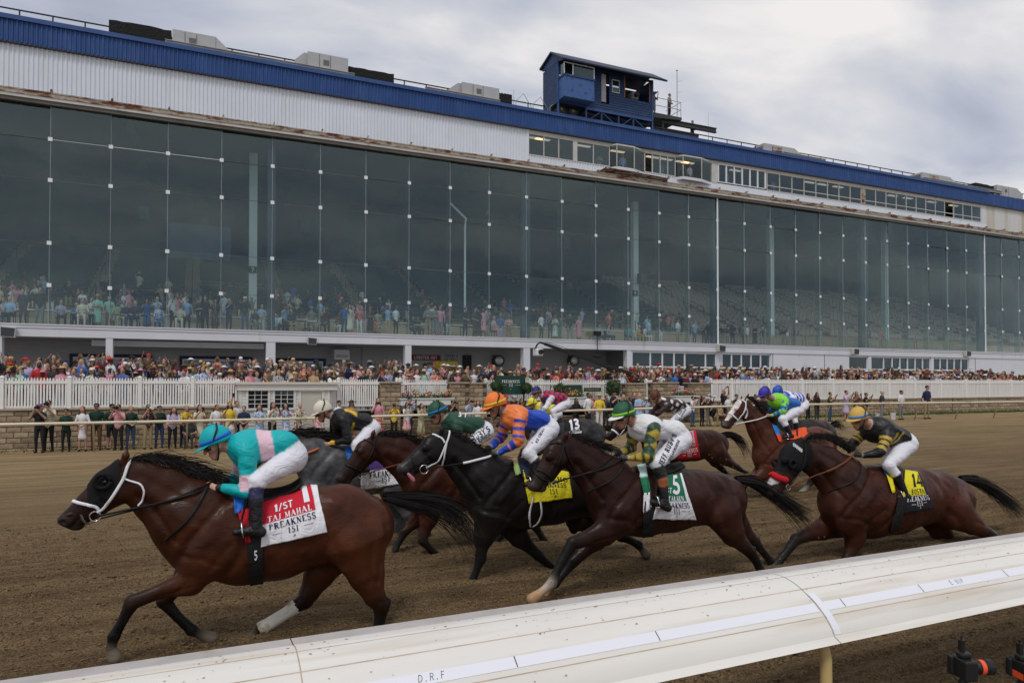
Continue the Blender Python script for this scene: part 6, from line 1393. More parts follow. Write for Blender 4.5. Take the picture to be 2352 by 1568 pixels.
hI = Horse(17.4, 'brown racehorse almost hidden on the far side under the yellow cap', (.07, .03, .018), (.014, .011, .010), vox=.026).build(dict(
    trunk=[(1232, 990, 29, .62), (1262, 992, 31, .72), (1292, 990, 30, .76), (1318, 988, 28, .74)],
    neck=[(1222, 975, 25), (1203, 960, 18), (1190, 952, 14)], head=[(1182, 948, 10), (1173, 955, 12.5), (1159, 966, 10), (1148, 976, 7.5)], ear=((1180, 941), (1184, 932)),
    nf=[(1232, 1008, 18), (1218, 1022, 10), (1208, 1029, 6), (1200, 1033, 5), (1195, 1044, 4), (1191, 1053, 4.5), (1189, 1057, 3.5), (1187, 1061, 5)],
    nh=[(1318, 1002, 22), (1330, 1020, 11), (1340, 1032, 7), (1346, 1038, 5.5), (1354, 1046, 4), (1360, 1053, 4.5), (1364, 1056, 3.5), (1367, 1058, 5)]))
hK = Horse(12.6, 'dark racehorse whose rump shows beyond the chestnut with blaze', (.03, .022, .018), (.012, .010, .010), vox=.022).build(dict(
    trunk=[(1800, 1005, 38, .66), (1832, 1004, 40, .74), (1862, 998, 36, .78), (1884, 996, 31, .76), (1896, 998, 28, .74)],
    neck=[(1796, 985, 35), (1776, 960, 26), (1762, 942, 18)], head=[(1754, 930, 12), (1745, 938, 15), (1730, 952, 12), (1718, 964, 9)], ear=((1752, 920), (1758, 908)),
    nf=[(1800, 1028, 22), (1788, 1046, 13), (1776, 1054, 8), (1766, 1058, 7), (1760, 1074, 4.5), (1756, 1086, 5), (1754, 1092, 4), (1752, 1096, 6)],
    nh=[(1895, 1012, 26), (1904, 1036, 14), (1912, 1050, 8), (1918, 1058, 7), (1924, 1072, 5), (1928, 1084, 5.5), (1930, 1090, 4.5), (1932, 1096, 6)]))
hK.tail([(1906, 978), (1922, 972), (1940, 984)], 130, spread=.06, wid=.009)
# ================================================================== JOCKEYS
M_silk = mat('jockey_clothes', attr='Col', rough=.45, spec=.35, wave=(7, .42, (1, .6, 1.6)))
M_cap = {}
M_goggle = mat('goggle_lens', (.20, .13, .05), .1, spec=.8, mix=((.02, .02, .02), 22, .45, .5))
M_strap = mat('goggle_strap', (.012, .012, .012), .6)
M_boot = mat('boot_black', (.012, .012, .013), .25)
skin_l, skin_m = (.55, .30, .21), (.42, .22, .145)
class Jockey:
    def __init__(s, horse, label, K, pattern, skin=skin_m, helmet=(.5, .5, .5), band=None, visor=None, boot=(.013, .013, .015), sock=(.02, .02, .05), glove=None, pants=(.72, .72, .78), vox=.011, tilt=18, hs=1.0, hair=(.03, .02, .015), strapc=True, turn=0.):
        s.h = horse; Y = horse.Y; b = s.b = Body(); s.K = K
        P = lambda n, dy=0.: Vector(atY(K[n][0], K[n][1], Y+dy)); s.P = P
        pant = np.array(pants); sk = np.array(skin)
        S, W, H = P('sh'), P('wa'), P('hip')
        rs, rw, rh = K['sh'][2]*pxm(K['sh'][0], Y), K['wa'][2]*pxm(K['wa'][0], Y), K['hip'][2]*pxm(K['hip'][0], Y)
        s.S, s.W = np.array(S), np.array(W)
        b.cap(S, W, rs, rw, 1.35, .03, (1, 1, 1), 'torso')
        up_ = Vector((0, 0, 1))
        b.ell(S+Vector((.02, 0, rs*.35)), (rs*1.1, .20, rs*.75), 0, .04, (1, 1, 1), 'torso')
        b.cap(W, H, rw*.95, rh*.92, 1.25, .03, pant, 'hip'); b.ell(H, (rh, .165, rh), 0, .03, pant, 'hip')
        hc = P('head'); s.hs = hs; a = R(tilt); tn = R(turn)
        f = Vector((-math.cos(a)*math.cos(tn), -math.sin(tn), -math.sin(a))).normalized(); up = Vector((-math.sin(a), 0, math.cos(a))); rt = f.cross(up).normalized(); up = rt.cross(f).normalized()
        s.hc, s.f, s.up, s.rt = hc, f, up, rt
        h = lambda x, y, z: hc+(f*x+rt*y+up*z)*hs
        b.cap(h(-.02, 0, -.03), S+Vector((-.02, 0, rs*.25)), .058, .07, 1., .03, sk, 'neck')
        b.cap(h(-.02, 0, .03), h(.015, 0, .0), .088, .082, .92, .02, sk, 'skin'); b.cap(h(.03, 0, -.03), h(.055, 0, -.105), .062, .036, .95, .02, sk, 'skin')
        b.cap(h(.095, 0, -.005), h(.118, 0, -.045), .012, .017, .9, .012, sk, 'skin'); b.ell(h(.083, 0, -.085), (.022, .028, .012), 0, .008, sk*np.array((1.05, .7, .7)), 'skin')
        for sg in (-1, 1):
            b.ell(h(-.015, sg*.083, -.025), (.026, .012, .034), 0, .008, sk, 'skin'); b.ell(h(.066, sg*.038, .012), (.03, .03, .013), 0, .012, sk, 'skin'); b.ell(h(.055, sg*.05, -.035), (.03, .022, .025), 0, .015, sk, 'skin')
        b.cap(h(-.09, 0, -.02), h(-.075, 0, -.07), .05, .035, 1.3, .015, hair, 'hair')
        gl = np.array(glove) if glove is not None else sk
        for sd, dy, e_, w_, hn in ((-1, -.20, 'elN', 'wrN', 'haN'), (1, .20, 'elF', 'wrF', 'haF')):
            if e_ not in K: continue
            sh = S+Vector((0, dy*.92, -.0)); E = P(e_, dy*1.15); Wr = P(w_, dy*.55); Hn = P(hn, dy*.32); t = 'N' if sd < 0 else 'F'
            b.cap(sh, E, .078, .066, 1., .03, (1, 1, 1), 'arm1'+t); b.cap(E, Wr, .064, .038, 1., .02, (1, 1, 1), 'arm2'+t)
            d = (Hn-Wr).normalized(); lat = Vector((0, sd, 0)); dn = d.cross(lat).normalized(); dn = dn if dn.z < 0 else -dn
            b.cap(Wr, Wr+d*.05, .027, .030, .8, .012, gl, 'hand'); pc = Wr+d*.075; b.ell(pc, (.04, .022, .034), 0, .012, gl, 'hand')
            for i, (ln, o) in enumerate(((.036, -.027), (.041, -.009), (.038, .009), (.030, .025))):      # four fingers curled round the rein
                k0 = pc+d*.028-dn*o*1.0; k1 = k0+d*ln*.75+lat*.006; k2 = k1-d*.012-lat*sd*0+Vector((0, .026*(1 if sd < 0 else -1), 0)); k3 = k2-d*.026
                for p, q, r0 in ((k0, k1, .0098), (k1, k2, .0092), (k2, k3, .0085)): b.cap(p, q, r0, r0*.94, 1., .004, gl, 'hand')
            t0 = pc-d*.01-dn*.03; t1 = t0+d*.03-dn*.012; t2 = t1+d*.024+dn*.006; b.cap(t0, t1, .012, .011, 1., .006, gl, 'hand'); b.cap(t1, t2, .011, .009, 1., .004, gl, 'hand')
        boot = np.array(boot)
        for dy, t in ((-1, 'N'), (1, 'F')):
            if 'kn' not in K: continue
            h0 = H+Vector((-.02, dy*.085, -.02)); kn = P('kn', dy*.25); bt = P('bt', dy*.30); an = P('an', dy*.33); to = P('to', dy*.30)
            b.cap(h0, kn, max(.10, rh*.74), .078, 1., .03, pant, 'thigh'+t); b.cap(kn, bt, .074, .060, 1., .02, pant if not K.get('sockhi') else np.array(sock), 'shin'+t)
            b.cap(bt, an, .062, .045, 1., .010, boot, 'boot'+t); d = (to-an).normalized()
            b.cap(an-d*.035+Vector((0, 0, -.02)), an+d*.07, .046, .043, .9, .015, boot, 'boot'+t); b.cap(an+d*.07, to, .043, .030, 1.05, .012, boot, 'boot'+t)
            if dy < 0: s.toe, s.an, s.bt, s.kn = to, an, bt, kn
        V, Q = b.surface(vox); bid, bh, C = b.paint(V, .006); tg = b.tags()[bid]; nrm = vnormals(V, Q)
        col = C.copy()
        hard = b.tags(); cols = np.array([q[7] for q in b.p])
        isl = np.isin(tg, ['torso', 'arm1N', 'arm2N', 'arm1F', 'arm2F'])
        ax = s.W-s.S; sl = (V-s.S)@ax/(ax@ax)
        pc_ = pattern(tg, bh, V, sl, s)
        col = np.where(isl[:, None], pc_, np.where(np.isin(tg, ['thighN', 'thighF', 'hip', 'bootN', 'bootF', 'shinN', 'shinF'])[:, None], cols[bid], C))
        if K.get('sock') is not None:
            for t in 'NF': m_ = (tg == 'shin'+t) & (bh > K['sock']); col[m_] = sock
        if K.get('boottop') is not None:
            m_ = np.isin(tg, ['bootN', 'bootF']) & np.isin(bid, [i for i, q in enumerate(b.p) if q[8] in ('bootN', 'bootF') and abs(q[3]-.062) < 1e-6]) & (bh < .28); col[m_] = K['boottop']
        cc_ = np.zeros_like(col); wc_ = np.zeros(len(V))
        for i in range(4):
            a_, b_ = Q[:, i], Q[:, (i+1) % 4]
            for k_ in range(3): cc_[:, k_] += np.bincount(a_, col[b_, k_], len(V))
            wc_ += np.bincount(a_, minlength=len(V))
        col = col*.4+.6*cc_/np.maximum(wc_, 1)[:, None]
        fold = (vnoise(V[:, 0]*6+V[:, 2]*14, V[:, 1]*6-V[:, 0]*3, 3)-.5)*.024+(vnoise(V[:, 0]*14+V[:, 2]*26, V[:, 1]*9, 6)-.5)*.011
        V = V+nrm*(fold*np.isin(tg, ['torso', 'arm1N', 'arm2N', 'arm1F', 'arm2F', 'hip', 'thighN', 'thighF', 'shinN'])*np.where(np.isin(tg, ['hip', 'thighN', 'thighF', 'shinN']), .55, 1.))[:, None]
        org = Vector((H.x, Y, H.z)); s.org = org
        s.root = thing('jockey', label, 'person', org, 'jockeys in racing silks')
        s.body = link('body', np_mesh('jockey_body', V-np.array(org), Q, M_silk, col), s.root)
        s.V, s.Q, s.tg = V, Q, tg
        s.bvh = BVHTree.FromPolygons([Vector(v) for v in V], [tuple(int(i) for i in q) for q in Q])
        hm = lambda x, y, z: h(x, y, z)-org
        n, m = 22, 11; Vh = []
        for i in range(m+1):
            th = R(4+i*(92)/m)
            for j in range(n):
                ph = 2*math.pi*j/n; cx, cy = math.cos(ph), math.sin(ph)
                x = .137*math.sin(th)*cx-.012; y = .113*math.sin(th)*cy; z = .142*math.cos(th)+.022
                if i >= m-1: z -= .010*(-cx*.5+.5)*2
                Vh.append(hm(x, y, z))
        F = [(i*n+j, i*n+(j+1) % n, (i+1)*n+(j+1) % n, (i+1)*n+j) for i in range(m) for j in range(n)]+[tuple(range(n))]
        key = tuple(helmet);
        M_cap.setdefault(key, mat('cap_cover_%d' % len(M_cap), helmet, .55, noise=(9, .06), bump=(40, .1)))
        mb = MB(); mb.sm = True; mb.add(Vh, F); he = mb.build('helmet', M_cap[key], s.root)
        md = he.modifiers.new('thick', 'SOLIDIFY'); md.thickness = .012; md.offset = -1
        vis = MB(); vis.sm = True; Vv = []; nv = 12
        for r_ in range(4):
            for j in range(nv+1):
                ph = R(-62+124*j/nv); ex = .070*(r_/3)*math.cos(ph)**.6 if math.cos(ph) > 0 else 0
                Vv.append(hm(.137*math.cos(ph)-.012+ex, .113*math.sin(ph)*(1+.04*r_/3), .020-.020*r_/3*(math.cos(ph))))
        vis.add(Vv, [(i*(nv+1)+j, i*(nv+1)+j+1, (i+1)*(nv+1)+j+1, (i+1)*(nv+1)+j) for i in range(3) for j in range(nv)])
        vc = M_cap[key] if visor is None else mat('peak_%d' % abs(hash(tuple(visor))), visor, .5)
        vo = vis.build('peak', vc, he); md = vo.modifiers.new('thick', 'SOLIDIFY'); md.thickness = .007
        mb = MB(); mb.sm = True; mb.lathe([(.004, .0), (.016, .006), (.017, .014), (.006, .022)], (0, 0, 0), 8); me_ = mb.build('button', M_cap[key], he); me_.location = hm(-.012, 0, .158)
        def bandtube(z, r_, name, m_, par, x0=-.012, rx=.139, ry=.115, tiltz=0., wd=.012):
            Vb = []; k = 28
            for j in range(k):
                ph = 2*math.pi*j/k; zz_ = z+tiltz*math.cos(ph); g = math.sqrt(max(.05, 1-((zz_-.022)/.142)**2)) if zz_ > .022 else 1
                for dz in (-wd, wd): Vb.append(hm(rx*g*math.cos(ph)*1.012+x0, ry*g*math.sin(ph)*1.012, zz_+dz))
            o = MB(); o.sm = True; o.add(Vb, [(2*j, 2*((j+1) % k), 2*((j+1) % k)+1, 2*j+1) for j in range(k)]); o = o.build(name, m_, par); md = o.modifiers.new('t', 'SOLIDIFY'); md.thickness = .006; md.offset = 1
        if band is not None: bandtube(.040, 0, 'cap_band', mat('cap_band_%d' % abs(hash(tuple(band))), band, .6), he, wd=.014)
        gg = MB(); gg.sm = True; Vg = []
        for j in range(9):
            ph = R(-66+132*j/8)
            for zz_ in (-.028, .018): Vg.append(hm(.098*math.cos(ph)**.8+.012 if abs(ph) < 1.3 else .03, .098*math.sin(ph), zz_+.002-.010*abs(math.sin(ph))))
        gg.add(Vg, [(2*j, 2*j+2, 2*j+3, 2*j+1) for j in range(8)]); go = gg.build('goggles', M_goggle, s.root); md = go.modifiers.new('t', 'SOLIDIFY'); md.thickness = .012; md.offset = 1
        st = MB(); st.sm = True
        for sg in (-1, 1):
            st.tube([hm(.03, sg*.093, .0), hm(.0, sg*.112, .05), hm(-.055, sg*.098, .115), hm(-.07, sg*.04, .155), hm(-.072, 0, .160)], .0085, 6)
        st.build('goggle_strap', M_strap, go)
        cs = MB(); cs.sm = True
        for sg in (-1, 1): cs.tube([hm(-.01, sg*.105, .01), hm(.0, sg*.090, -.05), hm(.035, sg*.05, -.125), hm(.05, 0, -.145)], .007, 6)
        cs.build('chin_strap', M_strap, he)
        if 'kn' in K:
            t_ = s.toe+(s.an-s.toe)*.35+Vector((0, -.0, -.045)); t0 = t_-org
            mb = MB(); mb.sm = True; ring = [t0+Vector((math.sin(a_)*.045, -.055*0, 0))+Vector((0, math.cos(a_)*.06, 0)) for a_ in []]
            mb.tube([t0+Vector((0, -.06, 0)), t0+Vector((-.01, -.062, .05)), t0+Vector((-.015, -.035, .115)), t0+Vector((-.015, 0, .13)), t0+Vector((-.015, .035, .115)), t0+Vector((-.01, .062, .05)), t0+Vector((0, .06, 0)), t0+Vector((0, -.06, 0))], .007, 6)
            so = mb.build('stirrup', M_metal, s.root)
            lp = t_+Vector((-.015, 0, .13)); tp = Vector((s.bt.x-.02, s.bt.y+.04, s.bt.z+.22)); mb = MB(); mb.bar(lp-org, tp-org, .022, .006); mb.build('stirrup_leather', M_leather, s.root)
    def print(s, txt, u, v, hgt, ang, m_, font=None, maxw=None, slant=0., track=.1):
        c = s.on(u, v); q, wd = text_polys(txt, hgt, font or SANS, slant, track); k = 1 if not maxw or wd < maxw else maxw/wd
        a = R(ang); X, Z = Vector((math.cos(a), 0, math.sin(a))), Vector((-math.sin(a), 0, math.cos(a))); mb = MB(); i = 0
        for quad in q:
            i += 1; pts = []
            for p in quad:
                w_ = c+X*(p[0]*k)+Z*p[1]; d = (w_-CAMP); hit = s.bvh.ray_cast(CAMP, d.normalized())
                pts.append((hit[0]+hit[1]*(.006+.0004*(i % 3)) if hit[0] and (hit[0]-w_).length < .12 else w_+Vector((0, -.006, 0)))-s.org)
            mb.add(pts, [(0, 1, 2, 3)])
        return mb.build('lettering', m_, s.root)
    def on(s, u, v):
        hit = s.bvh.ray_cast(CAMP, ray(u, v).normalized()); return hit[0] if hit[0] else atY(u, v, s.h.Y-.2)
    def rein(s, bit, m_, r_=.009, hand='haN', sag=.02, part=None):
        h = s.h; a = h.on(bit[0], bit[1], .02); e = s.P(hand, -.07); mid = (a+e)*.5+Vector((0, -.02, -sag)); pts = [a, mid, e]
        L = bez(pts, 10)
        for _ in range(3):
            for i in range(1, len(L)-1):
                hit = h.bvh.ray_cast(CAMP, (L[i]-CAMP).normalized())
                if hit[0] and (hit[0]-CAMP).length < (L[i]-CAMP).length+.02: L[i] = Vector((L[i].x, min(L[i].y, hit[0].y-.025), L[i].z))
            L = [L[0]]+[(L[i-1]+L[i]*2+L[i+1])/4 for i in range(1, len(L)-1)]+[L[-1]]
        pts = L[::2]; h.tube(pts, 'rein', m_, r_, res=3)
        if part:
            f0, f1, m2, r2 = part; L = bez(pts, 3); i0, i1 = int(f0*(len(L)-1)), int(f1*(len(L)-1)); mb = MB(); mb.sm = True; mb.tube([p-h.org for p in L[i0:i1+1]], r2, 6); mb.build('rein_grip', m2, h.root)
def solid(c): return lambda tg, bh, V, sl, s: np.tile(np.array(c, float), (len(V), 1))
def where(m_, a, b): return np.where(np.asarray(m_)[:, None], np.array(a, float), np.array(b, float)) if not (isinstance(b, np.ndarray) and b.ndim == 2) else np.where(np.asarray(m_)[:, None], np.array(a, float), b)
tq, pk = (.0, .40, .42), (.74, .50, .58)
def patA(tg, bh, V, sl, s):
    c = where((tg == 'torso') & (sl > .30) & (sl < .66), pk, where(sl > -99, tq, (0, 0, 0)))
    c = where((tg == 'arm1N') & (bh > .60) & (bh < .99) | (tg == 'arm2N') & (bh < .06), pk, c); c = where((tg == 'arm1F') & (bh > .55) & (bh < .9), pk, c)
    return where(np.isin(tg, ['arm2N', 'arm2F']) & (bh > .90), (.02, .02, .02), c)
jA = Jockey(hA, 'jockey in turquoise silks with a pink sash riding the leading bay', dict(head=(496, 1017), sh=(565, 1032, 40), wa=(655, 1016, 27), hip=(670, 1048, 36), elN=(567, 1128), wrN=(505, 1120), haN=(478, 1119), elF=(545, 1098), wrF=(515, 1104), haF=(494, 1102), kn=(590, 1105), bt=(588, 1150), an=(590, 1217), to=(541, 1221), sock=.35), patA, skin_l, (.0, .38, .42), band=(.02, .12, .62), sock=(.02, .02, .07), boot=(.012, .012, .014), vox=.0095, tilt=24)
jA.rein((218, 1183), M_leather, .010, sag=.015); jA.rein((222, 1188), M_leather, .007, 'haF', .03)
mb = MB(); mb.box(-.01, .01, -.006, .006, -.01, .01)
og, bl = (.80, .21, .055), (.012, .06, .44)
def patD(tg, bh, V, sl, s):
    c = where((tg == 'torso') & (sl < .26), og, where(sl > -99, bl, (0, 0, 0)))
    for a in 'NF':
        c = where((tg == 'arm1'+a) & (((bh*4.2+.55) % 1.4) < .78), og, c); c = where((tg == 'arm2'+a) & (((bh*4.0) % 1.7) < .55) & (bh < .5), og, c)
    return c
jD = Jockey(hD, 'jockey in orange cap and orange and blue striped silks on the black horse', dict(head=(1137, 931), sh=(1180, 960, 30), wa=(1240, 965, 22), hip=(1256, 985, 28), elN=(1190, 1014), wrN=(1150, 1038), haN=(1131, 1045), elF=(1150, 1005), wrF=(1130, 1024), haF=(1119, 1031), kn=(1214, 1040), bt=(1229, 1058), an=(1234, 1104), to=(1208, 1112)), patD, skin_m, (.80, .19, .035), band=(.75, .55, .04), glove=(.02, .02, .02), vox=.0105, tilt=18, sock=(.01, .01, .012))
jD.rein((973, 1076), M_leather, .009, sag=.01, part=(.55, .98, M_whitetack, .016))
jD.print('Hildebrandts'.upper(), 1226, 1000, .075, 58, M_black, SERIF, .34, .2); jD.print('ICE CREAM', 1240, 1000, .034, 58, M_black, SANS, .2)
gr, go_ = (.022, .060, .032), (.42, .30, .035)
def patE(tg, bh, V, sl, s):
    c = where(sl > -99, (.70, .70, .72), (0, 0, 0)); arm = np.isin(tg, ['arm1N', 'arm2N', 'arm1F', 'arm2F'])
    uu = bh*np.where(np.char.startswith(tg.astype(str), 'arm1'), 2.4, 2.2)+np.where(np.char.startswith(tg.astype(str), 'arm1'), 0, .4); vv = V[:, 0]*9
    chk = (np.floor(uu+vv*.55)+np.floor(uu-vv*.55)) % 2 < 1
    c = where(arm, gr, c); c = where(arm & chk, go_, c)
    sz_ = (V[:, 2]-s.S[2]); m_ = (tg == 'torso') & (sz_ > .075) & (sl > .06) & (sl < .62); d = np.abs(sl-.34)*2.6+np.abs((V[:, 1]-s.S[1])/.2); c = where(m_ & (d > .5) & (d < .8), gr, c)
    return c
jE = Jockey(hE, 'jockey in white silks with green and gold diamond sleeves and green helmet', dict(head=(1432, 955), sh=(1478, 984, 31), wa=(1546, 988, 24), hip=(1556, 1008, 31), elN=(1489, 1048), wrN=(1450, 1051), haN=(1428, 1053), elF=(1450, 1025), wrF=(1430, 1038), haF=(1415, 1042), kn=(1508, 1062), bt=(1521, 1100), an=(1528, 1160), to=(1498, 1152), sock=.25, boottop=(.30, .085, .03)), patE, skin_m, (.018, .085, .045), band=(.22, .55, .03), visor=(.75, .76, .78), glove=(.02, .02, .022), vox=.0098, tilt=14, sock=(.012, .012, .013))
jE.rein((1266, 1106), M_leather, .010, sag=.012); jE.rein((1268, 1110), M_leather, .007, 'haF', .03)
jE.print("JEFF RUBY'S", 1533, 1032, .066, 59, M_black, SANS, .40); jE.print('STEAKHOUSE', 1548, 1034, .036, 59, M_black, SANS, .34)
gd = (.46, .32, .05)
def patF(tg, bh, V, sl, s):
    c = where(sl > -99, (.010, .010, .012), (0, 0, 0))
    for a in 'NF':
        for k in (.42, .62, .84): c = where((tg == 'arm1'+a) & (np.abs(bh-k-(V[:, 0]-V[:, 0].mean())*.0) < .07), gd, c)
    zz_ = V[:, 2]-s.S[2]
    for k in (.35, .60): c = where((tg == 'torso') & (np.abs(sl-k-zz_*1.2) < .06) & (zz_ < -.02), gd, c)
    c = where((tg == 'torso') & (zz_ > .06) & (np.abs((V[:, 1]-s.S[1])*7+.3) % 1 < .3) & (sl > .3), gd, c)
    return c
jF = Jockey(hF, 'jockey in black silks with gold chevrons and gold helmet, rightmost', dict(head=(1971, 961), sh=(2014, 988, 30), wa=(2058, 1002, 24), hip=(2072, 1018, 30), elN=(2021, 1039), wrN=(1985, 1046), haN=(1961, 1043), elF=(1962, 1016), wrF=(1955, 1030), haF=(1949, 1035), kn=(2040, 1068), bt=(2060, 1090), an=(2080, 1138), to=(2060, 1142)), patF, skin_m, (.55, .36, .085), band=(.04, .2, .6), glove=(.015, .015, .016), vox=.0102, tilt=12, sock=(.05, .01, .02), boot=(.014, .013, .014))
jF.rein((1808, 1117), M_brown, .009, sag=.01, part=(.5, .95, M_brown, .016))
yl = (.72, .42, .02)
def patB(tg, bh, V, sl, s):
    zz_ = V[:, 2]-s.S[2]; c = where(sl > -99, (.012, .012, .013), (0, 0, 0)); c = where((tg == 'torso') & (zz_ > .05) & (sl > .02) & (sl < .55) & (np.abs(V[:, 1]-s.S[1]) < .16), yl, c)
    return where(np.isin(tg, ['arm2N', 'arm2F']) & (bh > .80), yl, where((tg == 'torso') & (zz_ < -.04) & (np.abs(sl-.42) < .05), yl, c))
jB = Jockey(hB, 'jockey in black silks with gold cuffs and cream helmet on the grey', dict(head=(741, 945), sh=(784, 964, 25), wa=(838, 968, 18), hip=(852, 985, 22), elN=(800, 1012), wrN=(762, 1017), haN=(741, 1024), elF=(775, 1000), wrF=(755, 1012), haF=(738, 1018), kn=(818, 1022), bt=(825, 1045), an=(838, 1076), to=(818, 1080)), patB, skin_m, (.62, .58, .46), vox=.013, tilt=20)
jB.rein((553, 1088), M_brown, .009, sag=.02, part=(.7, .99, mat('rein_orange', (.55, .12, .03), .5), .016))
def patC(tg, bh, V, sl, s):
    c = where(sl > -99, (.014, .062, .036), (0, 0, 0)); return where(np.isin(tg, ['arm1N', 'arm1F']) & (bh > .86), (.7, .7, .7), c)
jC = Jockey(hC, 'jockey in dark green silks and green helmet between orange and gold jockeys', dict(head=(1004, 948), sh=(1038, 974, 24), wa=(1096, 976, 18), hip=(1112, 990, 22), elN=(1050, 1008), wrN=(1030, 1022), haN=(1014, 1026), elF=(1040, 1000), wrF=(1022, 1016), haF=(1010, 1020), kn=(1085, 1018), bt=(1096, 1040), an=(1104, 1080), to=(1084, 1084)), patC, skin_l, (.014, .075, .04), band=(.03, .2, .55), vox=.013, tilt=22)
jC.rein((828, 1092), M_brown, .010, sag=.015); jC.print("RUBY'S", 1104, 996, .085, 30, M_black, SANS, .3); jC.print('KHOUSE', 1112, 1004, .045, 30, M_black, SANS, .24); jC.print('3 1', 1062, 952, .07, -8, INK['white'], SANS, .24)
lm = (.22, .65, .03)
def patJ(tg, bh, V, sl, s):
    c = where(sl > -99, (.01, .12, .44), (0, 0, 0)); arm = np.isin(tg, ['arm1N', 'arm2N', 'arm1F', 'arm2F']); chk = (np.floor(bh*3.2)+np.floor(V[:, 0]*11)) % 2 < 1
    c = where(arm & chk, lm, c); return where((tg == 'torso') & (sl < .05), lm, c)
jJ = Jockey(hJ, 'jockey in blue silks with lime checked sleeves and purple helmet', dict(head=(1756, 906), sh=(1788, 922, 18), wa=(1820, 928, 14), hip=(1826, 940, 17), elN=(1798, 944), wrN=(1774, 953), haN=(1760, 955), elF=(1775, 940), wrF=(1762, 948), haF=(1754, 951), kn=(1796, 963), bt=(1806, 978), an=(1816, 1000), to=(1802, 1004)), patJ, skin_m, (.05, .035, .34), vox=.0145, tilt=14, boot=(.012, .012, .013))
jJ.rein((1688, 972), M_whitetack, .012, sag=.01)
def patG(tg, bh, V, sl, s):
    c = where(sl > -99, (.030, .010, .009), (0, 0, 0)); d = np.hypot((V[:, 0]*6.2) % 1-.5, (V[:, 2]*6.2+np.floor(V[:, 0]*6.2)*.5) % 1-.5); return where(np.isin(tg, ['torso']) & (d < .27), (.72, .72, .74), c)
jG = Jockey(hG, 'jockey in dark brown silks with white dots and brown helmet', dict(head=(1505, 911), sh=(1526, 930, 17), wa=(1562, 931, 13), hip=(1571, 942, 16), elN=(1508, 950), wrN=(1494, 962), haN=(1486, 968), elF=(1500, 946), wrF=(1490, 958), haF=(1484, 964), kn=(1546, 966), bt=(1550, 980), an=(1556, 1006), to=(1544, 1010)), patG, skin_m, (.11, .035, .02), vox=.017, tilt=14)
jG.rein((1418, 1000), M_leather, .01); jG.print("JEFF RUBY'S", 1560, 950, .085, 52, M_black, SANS, .40); jG.print('STEAKHOUSE', 1567, 952, .05, 52, M_black, SANS, .36)
def patH(tg, bh, V, sl, s):
    c = where(sl > -99, (.72, .70, .74), (0, 0, 0)); chk = (np.floor(sl*5)+np.floor(V[:, 2]*8+V[:, 1]*8)) % 2 < 1; c = where((tg == 'torso'), (.55, .02, .04), c); return where((tg == 'torso') & chk, (.02, .02, .09), c)
jH = Jockey(hH, 'jockey in red and navy checked silks with white sleeves and navy helmet', dict(head=(1232, 902), sh=(1258, 914, 16), wa=(1290, 914, 13), hip=(1296, 926, 16), elN=(1252, 938), wrN=(1240, 950), haN=(1232, 955), elF=(1246, 936), wrF=(1236, 946), haF=(1230, 951), kn=(1270, 945), bt=(1276, 966), an=(1282, 994), to=(1270, 998)), patH, skin_l, (.015, .025, .15), band=(.4, .15, .03), vox=.018, tilt=14)
jH.rein((1165, 985), M_leather, .012)
jI = Jockey(hI, 'jockey with yellow helmet half hidden behind the navy capped jockey', dict(head=(1222, 926), sh=(1240, 938, 14), wa=(1270, 940, 12), hip=(1278, 950, 14), elN=(1236, 958), wrN=(1226, 966), haN=(1220, 970), elF=(1232, 955), wrF=(1224, 962), haF=(1218, 966), kn=(1256, 966), bt=(1262, 982), an=(1266, 1004), to=(1256, 1008)), solid((.7, .6, .03)), skin_l, (.72, .62, .04), vox=.02, tilt=14)
def patK(tg, bh, V, sl, s): return where((np.floor(sl*7) % 2 < 1) & (tg == 'torso'), (.02, .06, .5), where(sl > -99, (.75, .75, .78), (0, 0, 0)))
jK = Jockey(hK, 'jockey in white and blue striped silks just behind the blue and lime jockey', dict(head=(1786, 901), sh=(1806, 914, 15), wa=(1836, 914, 12), hip=(1842, 928, 15), elN=(1806, 940), wrN=(1788, 948), haN=(1778, 950), elF=(1800, 938), wrF=(1786, 944), haF=(1776, 946), kn=(1824, 956), bt=(1828, 972), an=(1834, 992), to=(1822, 996)), patK, skin_m, (.02, .09, .5), vox=.017, tilt=14)
# ================================================================== PEOPLE (spectators, photographers)
SK = [mat('skin_%d' % i, c, .55, noise=(12, .08)) for i, c in enumerate([(.50, .29, .21), (.42, .23, .16), (.34, .175, .115), (.20, .10, .062), (.10, .05, .032)])]
HR = [mat('hair_%d' % i, c, .5, noise=(20, .3)) for i, c in enumerate([(.012, .009, .008), (.04, .022, .012), (.10, .055, .025), (.32, .21, .09), (.38, .37, .36)])]
CLR = dict(white=(.66, .66, .68), cream=(.60, .54, .42), black=(.013, .013, .015), navy=(.016, .024, .065), charcoal=(.04, .042, .046), grey=(.20, .20, .205), blue=(.05, .14, .42), sky=(.30, .46, .66), teal=(.05, .30, .32), mint=(.28, .55, .44),
           green=(.03, .16, .06), forest=(.010, .040, .026), olive=(.08, .085, .04), yellow=(.70, .52, .05), gold=(.45, .30, .07), orange=(.65, .19, .04), red=(.46, .025, .03), coral=(.60, .20, .17), pink=(.62, .28, .34), magenta=(.50, .03, .17), purple=(.17, .08, .27), lilac=(.46, .40, .58), brown=(.11, .055, .03), tan=(.38, .27, .16), khaki=(.30, .23, .13), jeans=(.045, .075, .15), maroon=(.10, .015, .025), straw=(.56, .41, .19), beige=(.50, .41, .30))
CM_ = {k: mat('fabric_'+k, v, .8, noise=(14, .12), bump=(16, .25, .02)) for k, v in CLR.items()}
